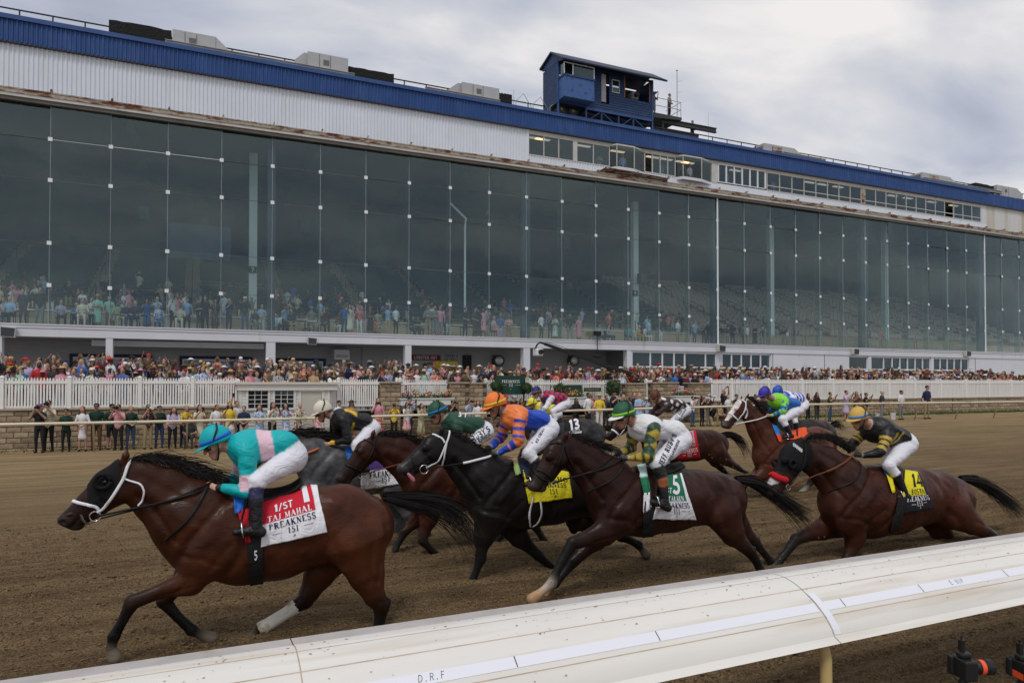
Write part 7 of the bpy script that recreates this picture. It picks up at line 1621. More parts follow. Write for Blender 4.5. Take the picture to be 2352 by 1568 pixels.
PAT = {'white_floral': ((.64, .64, .64), (.10, .22, .12)), 'red_floral': ((.50, .06, .05), (.62, .45, .25)), 'green_floral': ((.30, .33, .20), (.55, .48, .36)), 'blue_floral': ((.50, .55, .66), (.14, .24, .50)), 'pink_floral': ((.64, .42, .42), (.42, .14, .14)), 'dark_floral': ((.03, .03, .035), (.32, .18, .15)), 'yellow_floral': ((.66, .48, .05), (.30, .16, .05)), 'pink_dotted': ((.62, .26, .30), (.70, .62, .62)), 'beige_plaid': ((.55, .48, .38), (.16, .10, .07)), 'grey_check': ((.36, .36, .38), (.12, .12, .14))}
for k, (a, b) in PAT.items(): CM_[k] = mat('fabric_'+k, a, .8, mix=(b, 13, .52, .57), bump=(16, .2, .02))
M_shoe = mat('shoe_dark', (.02, .018, .016), .5); M_shoew = mat('shoe_white', (.6, .6, .6), .5)
def human(pose, dress=False, vox=.026, shorts=False, longhair=False, top_only=False, hat=None):
    b = Body(); c = lambda i: (i, 0, 0)
    sit = pose in ('sit', 'kneel'); lean = .10 if pose == 'lean' else 0
    hz = .93 if not sit else (.50 if pose == 'sit' else .52)
    hip = Vector((0, 0, hz)); ch = Vector((0, -.02-lean*1.2, hz+.34)); sh = Vector((0, -.02-lean*1.6, hz+.50)); hd = Vector((0, -.05-lean*2, hz+.70))
    if pose == 'kneel': ch = Vector((0, -.12, hz+.32)); sh = Vector((0, -.16, hz+.46)); hd = Vector((0, -.22, hz+.64))
    b.cap(hip, ch, .125, .135, 1, .04, c(1), 'top'); b.cap(ch, sh-Vector((0, 0, .02)), .13, .10, 1, .04, c(1), 'top')
    b.p[-1] = b.p[-1]; b.ell(hip+Vector((0, 0, .18)), (.165, .11, .22), 0, .04, c(1), 'top'); b.ell(ch+Vector((0, 0, .06)), (.185, .12, .17), 0, .04, c(1), 'top')
    b.cap(sh+Vector((0, 0, -.02)), hd+Vector((0, .02, -.06)), .058, .055, 1, .02, c(0), 'skin')
    b.ell(hd+Vector((0, 0, .02)), (.075, .095, .115), 0, .015, c(0), 'skin'); b.ell(hd+Vector((0, -.045, -.05)), (.05, .05, .055), 0, .02, c(0), 'skin'); b.cap(hd+Vector((0, -.092, .01)), hd+Vector((0, -.112, -.02)), .011, .016, 1, .008, c(0), 'skin')
    for sg in (-1, 1):
        b.ell(hd+Vector((sg*.078, .01, .0)), (.012, .022, .032), 0, .006, c(0), 'skin'); b.ell(hd+Vector((sg*.032, -.088, .022)), (.017, .010, .010), 0, .004, c(4), 'hair')
    b.ell(hd+Vector((0, -.094, -.058)), (.022, .010, .006), 0, .004, (5, 0, 0), 'lip')
    b.ell(hd+Vector((0, .025, .055)), (.088, .098, .095), 0, .01, c(4), 'hair')
    if longhair:
        b.cap(hd+Vector((0, .05, .0)), sh+Vector((0, .09, -.06)), .085, .07, 1, .02, c(4), 'hair')
        for sg in (-1, 1): b.cap(hd+Vector((sg*.075, .0, .02)), sh+Vector((sg*.11, -.03, -.02)), .032, .04, 1, .015, c(4), 'hair')
    if hat:
        b.ell(hd+Vector((0, .015, .10)), (.098, .105, .075), 0, .006, c(3), 'hat'); b.ell(hd+Vector((0, .0 if hat == 'wide' else -.07, .065)), ((.21, .21, .022) if hat == 'wide' else (.075, .10, .022)), 0, .006, c(3), 'hat')
    A = {}
    def arm(sg, e, w_, bare=False):
        s0 = sh+Vector((sg*.175, 0, -.035)); e, w_ = Vector(e), Vector(w_); e.x *= sg; w_.x *= sg
        if e.z < 9: e.z += hz-.93; w_.z += hz-.93
        b.cap(s0, e, .056, .044, 1, .025, c(0 if bare else 1), 'skin' if bare else 'top'); m_ = e+(w_-e)*.35
        b.cap(e, w_, .042, .030, 1, .015, c(0), 'skin')
        d = (w_-e).normalized(); b.ell(w_+d*.045, (.035, .035, .045), 0, .012, c(0), 'skin')
        for k in range(4): b.cap(w_+d*.07+Vector((.016*(k-1.5), -.004, 0)), w_+d*.115+Vector((.017*(k-1.5), -.022, .004)), .0105, .009, 1, .005, c(0), 'skin')
        b.cap(w_+d*.03+Vector((-sg*.03, -.01, 0)), w_+d*.075+Vector((-sg*.045, -.03, 0)), .012, .010, 1, .006, c(0), 'skin'); A[sg] = w_+d*.1
    if pose == 'stand': arm(-1, (.26, .02, 1.10), (.27, -.06, .86)); arm(1, (.26, .02, 1.10), (.25, -.08, .87))
    elif pose == 'phone': arm(-1, (.26, -.16, 1.22), (.075, -.36, 1.50)); arm(1, (.26, -.16, 1.22), (.075, -.36, 1.50))
    elif pose == 'phone1': arm(-1, (.27, -.14, 1.20), (.08, -.36, 1.48)); arm(1, (.26, .02, 1.10), (.20, -.16, .92))
    elif pose == 'high': arm(-1, (.24, -.12, 1.58), (.12, -.22, 1.84)); arm(1, (.25, -.12, 1.55), (.10, -.24, 1.82))
    elif pose == 'high1': arm(-1, (.25, -.06, 1.62), (.18, -.12, 1.90)); arm(1, (.27, -.02, 1.12), (.18, -.2, 1.0))
    elif pose in ('camera', 'kneel'): arm(-1, (.25, -.14, 1.25), (.09, -.23, 1.54)); arm(1, (.25, -.14, 1.22), (.07, -.32, 1.50))
    elif pose == 'fold': arm(-1, (.25, -.06, 1.12), (-.06, -.20, 1.17)); arm(1, (.25, -.06, 1.10), (-.08, -.22, 1.13))
    elif pose == 'hands': arm(-1, (.26, -.04, 1.12), (.04, -.22, 1.02)); arm(1, (.26, -.04, 1.12), (.05, -.22, 1.0))
    elif pose == 'lean': arm(-1, (.24, -.34, 1.06), (.08, -.50, 1.10)); arm(1, (.24, -.34, 1.06), (.10, -.52, 1.08))
    elif pose == 'sit': arm(-1, (.25, -.06, 1.10), (.12, -.30, 1.06)); arm(1, (.25, -.06, 1.10), (.12, -.30, 1.06))
    if not top_only:
        if sit:
            for sg in (-1, 1):
                k = Vector((sg*.13, -.44, .50)) if pose == 'sit' else (Vector((.12, -.36, .56)) if sg > 0 else Vector((-.14, -.26, .09)))
                f = Vector((sg*.13, -.42, .08)) if pose == 'sit' else (Vector((.12, -.30, .08)) if sg > 0 else Vector((-.14, .16, .07)))
                b.cap(hip+Vector((sg*.09, 0, 0)), k, .088, .066, 1, .03, c(2), 'bot'); b.cap(k, f, .058, .038, 1, .015, c(0 if dress or shorts else 2), 'bot'); b.cap(f+Vector((0, .02, -.04)), f+Vector((0, -.14, -.05)), .042, .032, 1, .01, c(3), 'shoe')
            if dress: b.cap(hip, hip+Vector((0, -.34, .02)), .15, .13, 1, .03, c(2), 'bot')
        else:
            for sg in (-1, 1):
                k = Vector((sg*.105, -.02, .50)); f = Vector((sg*.12, .02, .09))
                if dress == 'long': pass
                b.cap(hip+Vector((sg*.085, 0, -.03)), k, .092, .062, 1, .03, c(0 if dress == 'skirt' else 2), 'bot'); b.cap(k, f, .060, .040, 1, .015, c(0 if dress or shorts else 2), 'bot')
                b.cap(f+Vector((0, .03, -.045)), f+Vector((0, -.13, -.052)), .042, .034, 1, .012, c(3), 'shoe')
            if dress:
                zb = .48 if dress == 'skirt' else (.28 if dress == 'long' else .45)
                b.cap((0, 0, .98), (0, 0, zb+.1), .125, .22 if dress != 'skirt' else .17, .82, .03, c(2), 'bot');
    V, Q = b.surface(vox); bid, bh, C = b.paint(V)
    mi_v = np.array([int(q[7][0]) for q in b.p])[bid]; mi_v[mi_v == 5] = 0
    mi = mi_v[Q]; fm = np.array([np.bincount(r, minlength=5).argmax() for r in mi])
    if not top_only and dress:
        lowcut = (V[Q][:, :, 2].mean(1) < (zb if not sit else -1)) & (fm == 2); fm[lowcut] = 0
    return V, Q, fm, A, hd
PROTO = {}
def proto(pose, kind='m', vox=.026, long_=False):
    key = (pose, kind, vox, long_)
    if key not in PROTO:
        V, Q, fm, A, hd = human(pose, {'m': False, 's': False, 'w': 'knee', 'l': 'long', 'k': 'skirt', 't': False}[kind], vox, kind == 's', long_)
        PROTO[key] = (np_mesh('person_%s_%s' % (pose, kind), V, Q, [SK[0], CM_['white'], CM_['navy'], M_shoe, HR[0]], mi=fm), A, hd)
    return PROTO[key]
def _cap():
    mb = MB(); mb.sm = True; mb.lathe([(.094, -.0), (.096, .03), (.088, .065), (.06, .09), (.02, .1)], (0, .015, .045), 12); mb.add([(-.075, -.075, .052), (.075, -.075, .052), (.06, -.16, .042), (-.06, -.16, .042), (0, -.175, .042)], [(0, 1, 2, 4, 3)]); return mb
def _brim(r_, h_, cr, n=16, w_=.012):
    mb = MB(); mb.sm = True; mb.lathe([(r_, .045+w_*2), (r_*.98, .052+w_*2), (r_*.75, .05), (cr+.004, .055), (cr, .06+h_*.5), (cr*.86, .055+h_), (cr*.3, .06+h_)], (0, .015, 0), n); return mb
def _fasc():
    mb = MB(); mb.sm = True; r_ = random.Random(4)
    for i in range(9):
        a = i*.7; p = Vector((.05+.05*math.cos(a), -.01+.04*math.sin(a), .12+.02*r_.random())); q = p+Vector((math.cos(a)*.06, math.sin(a)*.05, .03)); mb.add([p, p+Vector((.03, 0, .03)), q, q+Vector((-.02, .02, .03))], [(0, 1, 2, 3)])
    mb.lathe([(.07, .0), (.06, .02), (.01, .03)], (.04, 0, .10), 10); return mb
HATS = {'cap': _cap, 'straw': lambda: _brim(.19, .085, .09), 'wide': lambda: _brim(.25, .08, .09), 'cowboy': lambda: _brim(.20, .11, .092, 16, .025), 'fascinator': _fasc, 'fedora': lambda: _brim(.155, .09, .09)}
HATM = {}
def hat_mesh(k):
    if k not in HATM: HATM[k] = HATS[k]().mesh('hat', CM_['white'])
    return HATM[k]
cam_mb = MB(); cam_mb.box(-.07, .07, -.04, .04, -.05, .05); cam_mb.box(-.03, .03, -.03, .03, .051, .08); cam_mb.lathe([(.036, -.04), (.04, -.10), (.045, -.19), (.045, -.2)], (0, 0, 0), 10, 'y')
CAM_ME = cam_mb.mesh('photo_camera', mat('camera_black', (.014, .014, .015), .45))
cam_mb = MB(); cam_mb.box(-.07, .07, -.04, .04, -.05, .05); cam_mb.mi = 1; cam_mb.lathe([(.036, -.04), (.045, -.12), (.055, -.24), (.062, -.34)], (0, 0, 0), 12, 'y')
CAMW_ME = cam_mb.mesh('photo_camera', [MATS['camera_black'], CM_['white']])
PH_ME = box(-.037, .037, -.006, .006, -.075, .075).mesh('phone', mat('phone_black', (.012, .012, .014), .2))
PHL_ME = box(-.075, .075, -.006, .006, -.037, .037).mesh('phone', MATS['phone_black'])
LABELS = set()
def person(loc, h_, pose, kind, top, bot, skin=1, hair=0, hat=None, hatc='white', rz=0., label='', group=None, longhair=False, shoe=None, prop=None, propname='', vox=.026):
    me, A, hd = proto(pose, kind, vox, longhair)
    o = bpy.data.objects.new('person', me); COL.objects.link(o); s = h_/1.75; o.location = loc; o.scale = (s*rnd.uniform(.94, 1.08), s, s); o.rotation_euler = (0, 0, rz)
    for i, m_ in enumerate((SK[skin], CM_[top], CM_[bot], shoe or M_shoe, HR[hair])): sl = o.material_slots[i]; sl.link = 'OBJECT'; sl.material = m_
    tag(o, label, 'person', group); LABELS.add(label)
    if hat:
        c = link('hat', hat_mesh(hat), o); c.location = hd; c.material_slots[0].link = 'OBJECT'; c.material_slots[0].material = CM_[hatc]
        if hat == 'straw' or hat == 'wide': MBb = None
    if prop:
        M_ = Matrix.Translation(Vector(loc)) @ Matrix.Rotation(rz, 4, 'Z') @ Matrix.Diagonal((o.scale[0], o.scale[1], o.scale[2], 1))
        a = A.get(-1, hd); b_ = A.get(1, hd)
        if prop in ('camera', 'camerawhite'): p = Vector((0, -.19, hd.z+.015)); me_ = CAM_ME if prop == 'camera' else CAMW_ME; nm = 'photo_camera'
        else:
            p = (a+b_)/2 if pose in ('phone', 'high') else a; p = p+Vector((0, -.03, .02)); me_ = PHL_ME if prop == 'phonewide' else PH_ME; nm = 'phone'
        q = link(nm, me_); q.location = M_ @ p; q.rotation_euler = (0, 0, rz); q.scale = o.scale
        if propname and propname not in LABELS: LABELS.add(propname); tag(q, propname, 'camera' if nm == 'photo_camera' else 'phone', 'cameras and phones held by spectators')
        else: bpy.data.objects.remove(q)
    return o
ZZ = {1: (0, .27463), 2: (574.2, .27463), 3: (1148.4, .27463), 4: (1722.6, .2747)}
def zpx(z, x, y): return ZZ[z][0]+ZZ[z][1]*x, 631.6+ZZ[z][1]*y
def trackside_y(x): return orail_y(x)+.75
TS = [
 (1, 330, 1080, 1480, 'camera', 'm', 'black', 'black', 1, 0, 'cap', 'purple', 0, 'camera', 0, 'black shirt and purple cap, leftmost on the rail'),
 (1, 405, 1050, 1478, 'camera', 'm', 'cream', 'black', 1, 0, None, '', 0, 'camera', .4, 'cream shirt and black trousers, second from left on the rail'),
 (1, 550, 1120, 1474, 'fold', 'm', 'forest', 'black', 1, 0, 'cap', 'forest', 0, None, .1, 'short, dark green shirt and black trousers, arms folded'),
 (1, 690, 1100, 1474, 'hands', 'k', 'white', 'white', 1, 1, None, '', 1, None, 0, 'white blazer and white shorts with bare legs and long dark hair'),
 (1, 805, 1075, 1466, 'stand', 'm', 'forest', 'brown', 2, 0, 'cap', 'navy', 0, None, .3, 'dark green polo and brown trousers beside the rail post'),
 (1, 930, 1080, 1466, 'stand', 's', 'forest', 'black', 2, 0, 'cap', 'black', 0, None, .4, 'dark green shirt and black shorts behind the pink shirt photographer'),
 (1, 990, 1085, 1468, 'camera', 'm', 'pink', 'black', 1, 0, None, '', 0, 'camera', 0, 'pink shirt photographing with a blue bag at the waist'),
 (1, 1090, 1095, 1452, 'hands', 'm', 'forest', 'jeans', 1, 3, None, '', 0, None, .2, 'dark green shirt with yellow lanyard and jeans'),
 (1, 1235, 1085, 1450, 'camera', 'm', 'dark_floral', 'khaki', 1, 1, None, '', 1, 'camerawhite', 0, 'dark print blouse and khaki trousers with white lens'),
 (1, 1330, 1095, 1446, 'stand', 'm', 'forest', 'jeans', 1, 0, 'cap', 'navy', 0, None, .3, 'dark green polo, navy cap and jeans'),
 (1, 1440, 1105, 1446, 'lean', 'm', 'lilac', 'black', 1, 1, None, '', 1, None, -.1, 'lilac sleeveless top and black trousers leaning on the rail'),
 (1, 1540, 1090, 1440, 'lean', 'm', 'yellow_floral', 'navy', 1, 3, None, '', 0, None, .2, 'yellow print shirt leaning on the rail'),
 (1, 1590, 1195, 1446, 'sit', 'm', 'charcoal', 'charcoal', 1, 1, None, '', 0, None, -.1, 'dark suit and red tie sitting below the rail'),
 (1, 1665, 1085, 1430, 'phone', 'w', 'cream', 'cream', 1, 0, None, '', 1, 'phone', .2, 'cream dress filming with a phone at the rail'),
 (1, 1810, 1085, 1430, 'stand', 'm', 'white', 'black', 2, 0, None, '', 0, None, .2, 'white bib over dark sleeves left of the blue dress'),
 (1, 1920, 1065, 1420, 'phone1', 'w', 'yellow', 'cream', 1, 0, 'fascinator', 'yellow', 1, 'phone', .3, 'pale yellow dress and yellow headpiece near the shed'),
 (1, 1975, 1040, 1420, 'high1', 'm', 'white', 'navy', 1, 0, None, '', 0, 'phone', .7, 'white shirt with arm raised beside the shed corner'),
 (1, 2040, 1095, 1420, 'hands', 'm', 'navy', 'beige', 1, 0, None, '', 0, None, .1, 'navy blazer and beige trousers looking down in front of the shed'),
 (1, 1925, 1225, 1425, 'kneel', 'm', 'white', 'grey', 2, 0, None, '', 0, 'camera', -.2, 'white shirt kneeling with a camera above the turquoise jockey'),
 (1, 2170, 1085, 1415, 'hands', 'w', 'blue_floral', 'sky', 1, 1, None, '', 1, None, .1, 'light blue strappy dress in front of the left shed window'),
 (2, 185, 1065, 1330, 'phone', 'm', 'white_floral', 'black', 1, 1, None, '', 1, 'phone', 0, 'white patterned blouse and black trousers before the shed wall'),
 (2, 300, 1072, 1330, 'phone', 'w', 'blue_floral', 'blue_floral', 1, 0, None, '', 1, 'phone', 0, 'blue floral dress in front of the right shed window'),
 (2, 400, 1065, 1330, 'lean', 'l', 'beige_plaid', 'beige_plaid', 0, 4, None, '', 0, None, 0, 'white haired, in a beige plaid dress beside the shed door'),
 (2, 570, 1085, 1350, 'stand', 'l', 'pink_dotted', 'pink_dotted', 1, 1, None, '', 1, None, -.2, 'pink polka dot dress standing by the shed door'),
 (2, 740, 1050, 1330, 'stand', 'm', 'white', 'khaki', 1, 1, 'cap', 'black', 0, None, .4, 'white shirt and black cap behind the cream helmet jockey'),
 (2, 850, 1048, 1330, 'stand', 'w', 'tan', 'black', 1, 2, 'wide', 'black', 1, None, .4, 'wide black hat before the white gate'),
 (2, 1070, 1030, 1320, 'phone1', 'l', 'pink', 'red_floral', 1, 1, None, '', 1, 'phonewide', 0, 'pink cardigan and red floral dress at the first stone pillar'),
 (2, 1205, 1070, 1310, 'camera', 'm', 'yellow', 'black', 1, 0, None, '', 0, 'camera', 0, 'yellow bib and black trousers photographing at the stone pillar'),
 (2, 1310, 1065, 1345, 'camera', 'w', 'white', 'pink_floral', 0, 1, None, '', 1, 'camera', 0, 'white bib and pink floral skirt with camera below the planter'),
 (2, 1330, 1020, 1330, 'phone', 'm', 'sky', 'navy', 1, 0, 'cap', 'navy', 0, 'phone', .7, 'light blue shirt behind the white bib photographer'),
 (2, 1430, 1075, 1362, 'phone', 'l', 'green_floral', 'green_floral', 1, 1, None, '', 1, 'phone', -.2, 'long green floral dress left of the green helmet jockey'),
 (2, 1690, 1050, 1340, 'camera', 'm', 'black', 'black', 2, 0, None, '', 0, 'camera', .1, 'black shirt photographing behind the green helmet jockey'),
 (2, 1830, 1040, 1340, 'camera', 'm', 'sky', 'black', 1, 0, None, '', 0, 'camera', .2, 'pale shirt and dark bib photographing left of the orange cap'),
 (2, 1905, 1052, 1340, 'stand', 'w', 'white', 'pink', 1, 0, None, '', 1, None, 0, 'white top and pink skirt just left of the orange cap'),
 (3, 45, 1000, 1290, 'stand', 'm', 'red', 'black', 1, 0, 'cap', 'red', 0, None, .5, 'red cap behind the orange capped jockey'),
 (3, 115, 1010, 1290, 'stand', 'm', 'black', 'black', 1, 0, 'cap', 'sky', 0, None, .4, 'black shirt and pale blue cap below the anniversary sign'),
 (3, 175, 1035, 1290, 'phone', 'w', 'black', 'black', 2, 0, None, '', 1, 'phone', .2, 'black dress left of the yellow helmet jockey'),
 (3, 635, 1030, 1275, 'fold', 'm', 'black', 'black', 3, 0, None, '', 1, None, 0, 'black police vest with long dark hair, arms folded'),
 (3, 735, 985, 1282, 'stand', 'm', 'white', 'black', 3, 0, None, '', 0, None, -.1, 'white uniform shirt and black trousers beside the police vest'),
 (3, 770, 1010, 1280, 'stand', 'm', 'pink', 'grey', 1, 2, None, '', 0, None, .5, 'pink shirt between white uniform and yellow blazer'),
 (3, 830, 995, 1285, 'hands', 'm', 'yellow', 'white', 1, 1, 'straw', 'straw', 0, None, -.1, 'yellow blazer, white trousers and straw hat'),
 (3, 885, 1010, 1280, 'stand', 'm', 'charcoal', 'charcoal', 2, 0, None, '', 0, None, .4, 'charcoal suit right of the yellow blazer'),
 (3, 950, 965, 1285, 'phone1', 'm', 'black', 'black', 1, 0, 'cowboy', 'black', 0, 'phone', 0, 'black suit and black cowboy hat'),
 (3, 1030, 1000, 1285, 'stand', 'w', 'black', 'black', 0, 3, None, '', 1, None, .2, 'blonde, in black behind the green helmet of the white silks jockey'),
 (3, 1085, 1022, 1285, 'stand', 'm', 'grey', 'grey', 3, 0, None, '', 0, None, .4, 'grey suit, shaved head, beside the tall dark suit'),
 (3, 1120, 982, 1285, 'stand', 'm', 'navy', 'navy', 0, 2, None, '', 0, None, .4, 'tall navy suit with white shirt before the pillar'),
 (3, 1162, 988, 1285, 'fold', 'w', 'sky', 'sky', 0, 3, None, '', 1, None, .1, 'blonde, in sleeveless light blue dress, arms folded'),
 (3, 1225, 1040, 1285, 'phone', 'm', 'sky', 'jeans', 1, 1, 'cap', 'white', 0, 'phone', .1, 'light blue shirt left of the brown dotted jockey'),
 (3, 1610, 1015, 1278, 'camera', 'm', 'white', 'jeans', 1, 0, None, '', 0, 'camera', 0, 'white bib and jeans photographing right of the brown dotted jockey'),
 (3, 1690, 1025, 1278, 'camera', 'm', 'black', 'black', 1, 0, None, '', 1, 'camerawhite', 0, 'black clothes with big lens, second right of brown dotted jockey'),
 (3, 1745, 998, 1275, 'camera', 'm', 'charcoal', 'grey', 1, 1, 'cap', 'sky', 0, 'camerawhite', .1, 'charcoal shirt and pale cap with a white lens'),
 (3, 1775, 1125, 1275, 'kneel', 'm', 'black', 'khaki', 1, 0, 'cap', 'purple', 0, 'camera', -.2, 'purple cap crouching low before the fence'),
 (3, 1840, 1122, 1275, 'sit', 'm', 'tan', 'maroon', 0, 2, None, '', 1, 'camera', -.2, 'tan top sitting on the ground with a camera'),
 (3, 1870, 965, 1270, 'high', 'm', 'black', 'charcoal', 1, 0, None, '', 0, 'phonewide', .4, 'black waistcoat holding a phone overhead at the right pillar'),
 (3, 1905, 1005, 1270, 'hands', 'm', 'white', 'charcoal', 0, 4, None, '', 0, None, .3, 'white haired, in white shirt above the chestnut horse head'),
 (3, 1975, 998, 1270, 'phone', 'm', 'black', 'black', 1, 0, 'cap', 'navy', 0, 'phone', .3, 'black shirt and navy cap above the chestnut ears'),
 (4, 45, 1000, 1230, 'phone', 'm', 'coral', 'jeans', 1, 0, None, '', 0, 'phone', .5, 'coral shirt just left of the purple helmet'),
 (4, 485, 990, 1218, 'phone', 'm', 'black', 'black', 1, 1, None, '', 1, 'phone', 0, 'black top filming, first right of the striped silks'),
 (4, 560, 980, 1218, 'hands', 'm', 'black', 'charcoal', 1, 1, None, '', 1, None, -.1, 'black outfit with long brown hair, second right of striped silks'),
 (4, 668, 980, 1218, 'phone', 'm', 'olive', 'jeans', 1, 0, None, '', 0, 'phonewide', 0, 'olive t-shirt and jeans filming with a phone'),
 (4, 803, 965, 1205, 'phone', 'w', 'lilac', 'lilac', 1, 1, None, '', 0, 'phone', 0, 'pale lilac dress filming over the rail'),
 (4, 890, 975, 1205, 'phone', 'w', 'brown', 'brown', 1, 2, None, '', 1, 'phone', .2, 'brown sleeveless dress filming'),
 (4, 968, 985, 1205, 'phone', 'm', 'black', 'khaki', 2, 0, 'cap', 'olive', 0, 'phone', 0, 'black t-shirt and olive cap behind the gold helmet'),
 (4, 1103, 968, 1190, 'hands', 'm', 'charcoal', 'grey', 0, 4, None, '', 0, None, 0, 'grey haired, in dark waistcoat near the white buckets'),
 (4, 1263, 965, 1203, 'hands', 'm', 'white', 'grey', 2, 0, 'cap', 'navy', 0, None, 0, 'white bib and navy cap holding a pole'),
 (4, 1480, 925, 1198, 'stand', 'm', 'navy', 'khaki', 0, 1, 'cap', 'navy', 0, None, .2, 'navy waistcoat and khaki trousers, last person at right'),
]
for (z, x, hy, fy, pose, kind, top, bot, sk, hr, hat, hc_, lh, prop, dyo, words) in TS:
    u, v0 = zpx(z, x, hy); _, v1 = zpx(z, x, fy)
    X = atY(u, v1, 29).x; Y = trackside_y(X)+dyo
    for _ in range(3): X = atY(u, v1, Y).x; Y = min(trackside_y(X)+dyo, 30.2 if not 549 < u < 760 else 30.0)
    g = ground_z(X, Y); h_ = min(1.95, max(1.5, atY(u, v0, Y).z-g)) if pose not in ('sit', 'kneel', 'high', 'high1') else 1.75
    if pose in ('sit', 'kneel'): h_ = min(1.8, max(1.5, (atY(u, v0, Y).z-g)*1.75/1.28))
    who = ('woman' if lh or kind in 'wlk' else 'man')
    lab = 'person in '+words if not words.startswith(('blonde', 'white haired', 'grey haired', 'short', 'tall')) else 'person, '+words
    person((X, Y, g), h_, pose, kind, top, bot, sk, hr, hat, hc_ or 'white', rnd.uniform(-.35, .5), lab, 'photographers and guests along the outer rail', bool(lh), None, prop, ('camera' if prop and prop.startswith('cam') else 'phone')+' held by the person in '+' '.join(words.split()[:9]), .019)
TOPS = ['white', 'white', 'cream', 'sky', 'sky', 'pink', 'coral', 'navy', 'navy', 'black', 'black', 'black', 'charcoal', 'charcoal', 'grey', 'grey', 'blue', 'mint', 'forest', 'maroon', 'red', 'lilac', 'tan', 'beige', 'olive', 'white_floral', 'red_floral', 'green_floral', 'blue_floral', 'pink_floral', 'dark_floral', 'grey_check', 'brown', 'maroon', 'lilac']
HATP = [(None, '', '')]*9+[('cap', 'white', 'white cap'), ('cap', 'navy', 'navy cap'), ('cap', 'black', 'black cap'), ('cap', 'red', 'red cap'), ('straw', 'straw', 'straw hat'), ('straw', 'cream', 'cream hat'), ('wide', 'straw', 'wide straw hat'), ('wide', 'black', 'wide black hat'), ('fedora', 'white', 'white fedora'), ('fedora', 'brown', 'brown fedora'), ('fascinator', 'yellow', 'yellow fascinator'), ('fascinator', 'magenta', 'pink fascinator'), ('fascinator', 'red', 'red fascinator'), ('wide', 'pink', 'wide pink hat'), ('cowboy', 'tan', 'tan cowboy hat')]
POSES = [('phone', 'filming'), ('phone', 'filming'), ('high', 'phone overhead'), ('high1', 'arm raised'), ('stand', 'watching'), ('stand', 'watching'), ('lean', 'leaning'), ('hands', 'hands clasped'), ('fold', 'arms folded'), ('camera', 'hands at eyes')]
ROWN = ['front', 'second', 'third', 'rear']
def bay_of(x):
    for a, b, n in BAYS:
        if a <= x < b: return n
    return 'far right fence end'
def pick_crowd(x, row):
    for _ in range(200):
        top = rnd.choice(TOPS); hat, hc_, hn = rnd.choice(HATP); pose, pn = rnd.choice(POSES if row else POSES[:2]+POSES[4:]);
        tw = top.replace('_', ' ')
        lab = '%s%s spectator, %s, %s row, %s' % (tw, ' '+hn if hn else '', pn, ROWN[row], bay_of(x))
        if lab not in LABELS: return top, hat, hc_, pose, lab, tw
stuff_list = []
for row, (y, n_ind) in enumerate([(31.75, 999), (32.5, 26), (33.3, 0), (34.15, 0), (35.0, 0), (35.9, 0)]):
    x = -11.0+row*.2; cnt = 0
    while x < 58:
        u_ = CX+FPX*math.tan(math.atan2(x, y)-YAW)
        dens = .54
        if 1040 < u_ < 1445 and row > 3: x += 1; continue
        if row >= 5 and u_ > 700: x += 1; continue
        xx = x+rnd.uniform(-.12, .12); yy = y+rnd.uniform(-.14, .14); h_ = rnd.gauss(1.71, .085)
        if row < 3 and cnt < n_ind and not (row == 1 and x > 50):
            top, hat, hc_, pose, lab, tw = pick_crowd(x, row); k = rnd.choice('mmwm'); lh = k == 'w' or rnd.random() < .3
            if hat in ('wide', 'straw', 'fascinator') : lh = rnd.random() < .6
            pr = None
            if pose in ('phone', 'high', 'high1'): pr = rnd.choice(['phone', 'phone', 'phonewide'])
            person((xx, yy, terr_z(yy)), h_, pose, 'm', top, rnd.choice(['navy', 'black', 'khaki', 'white', 'jeans']), rnd.choice([0, 0, 1, 1, 1, 2, 3, 4]), rnd.choice([0, 0, 1, 1, 2, 3, 4]), hat, hc_ or 'white', rnd.uniform(-.7, .5), lab, 'crowd behind the picket fence', lh, None, pr, 'phone of the %s spectator, %s row at %s' % (tw, ROWN[row], bay_of(x)), .03)
            cnt += 1
        else: stuff_list.append((xx, yy, h_))
        x += dens*rnd.uniform(.8, 1.2)
base = []; full = []
for pose, ht in (('phone', None), ('stand', 'wide'), ('high', None), ('lean', 'cap'), ('hands', None), ('phone', 'wide'), ('stand', None), ('high1', 'cap')):
    V, Q, fm, A, hd = human(pose, False, .055, False, pose in ('stand', 'hands'), False, ht); keep = V[Q][:, :, 2].mean(1) > .95; q = Q[keep]; ids, inv = np.unique(q, return_inverse=True); base.append((V[ids], inv.reshape(-1, 4), fm[keep])); full.append(human(pose, False, .07, False, False, False, ht)[:3])
skc = [tuple(m_.diffuse_color[:3]) for m_ in SK]; hrc = [tuple(m_.diffuse_color[:3]) for m_ in HR]
tpc = [CLR[k] for k in 'white white white cream sky pink coral navy navy navy black black black charcoal charcoal grey blue maroon maroon red lilac tan beige olive brown brown forest'.split()]
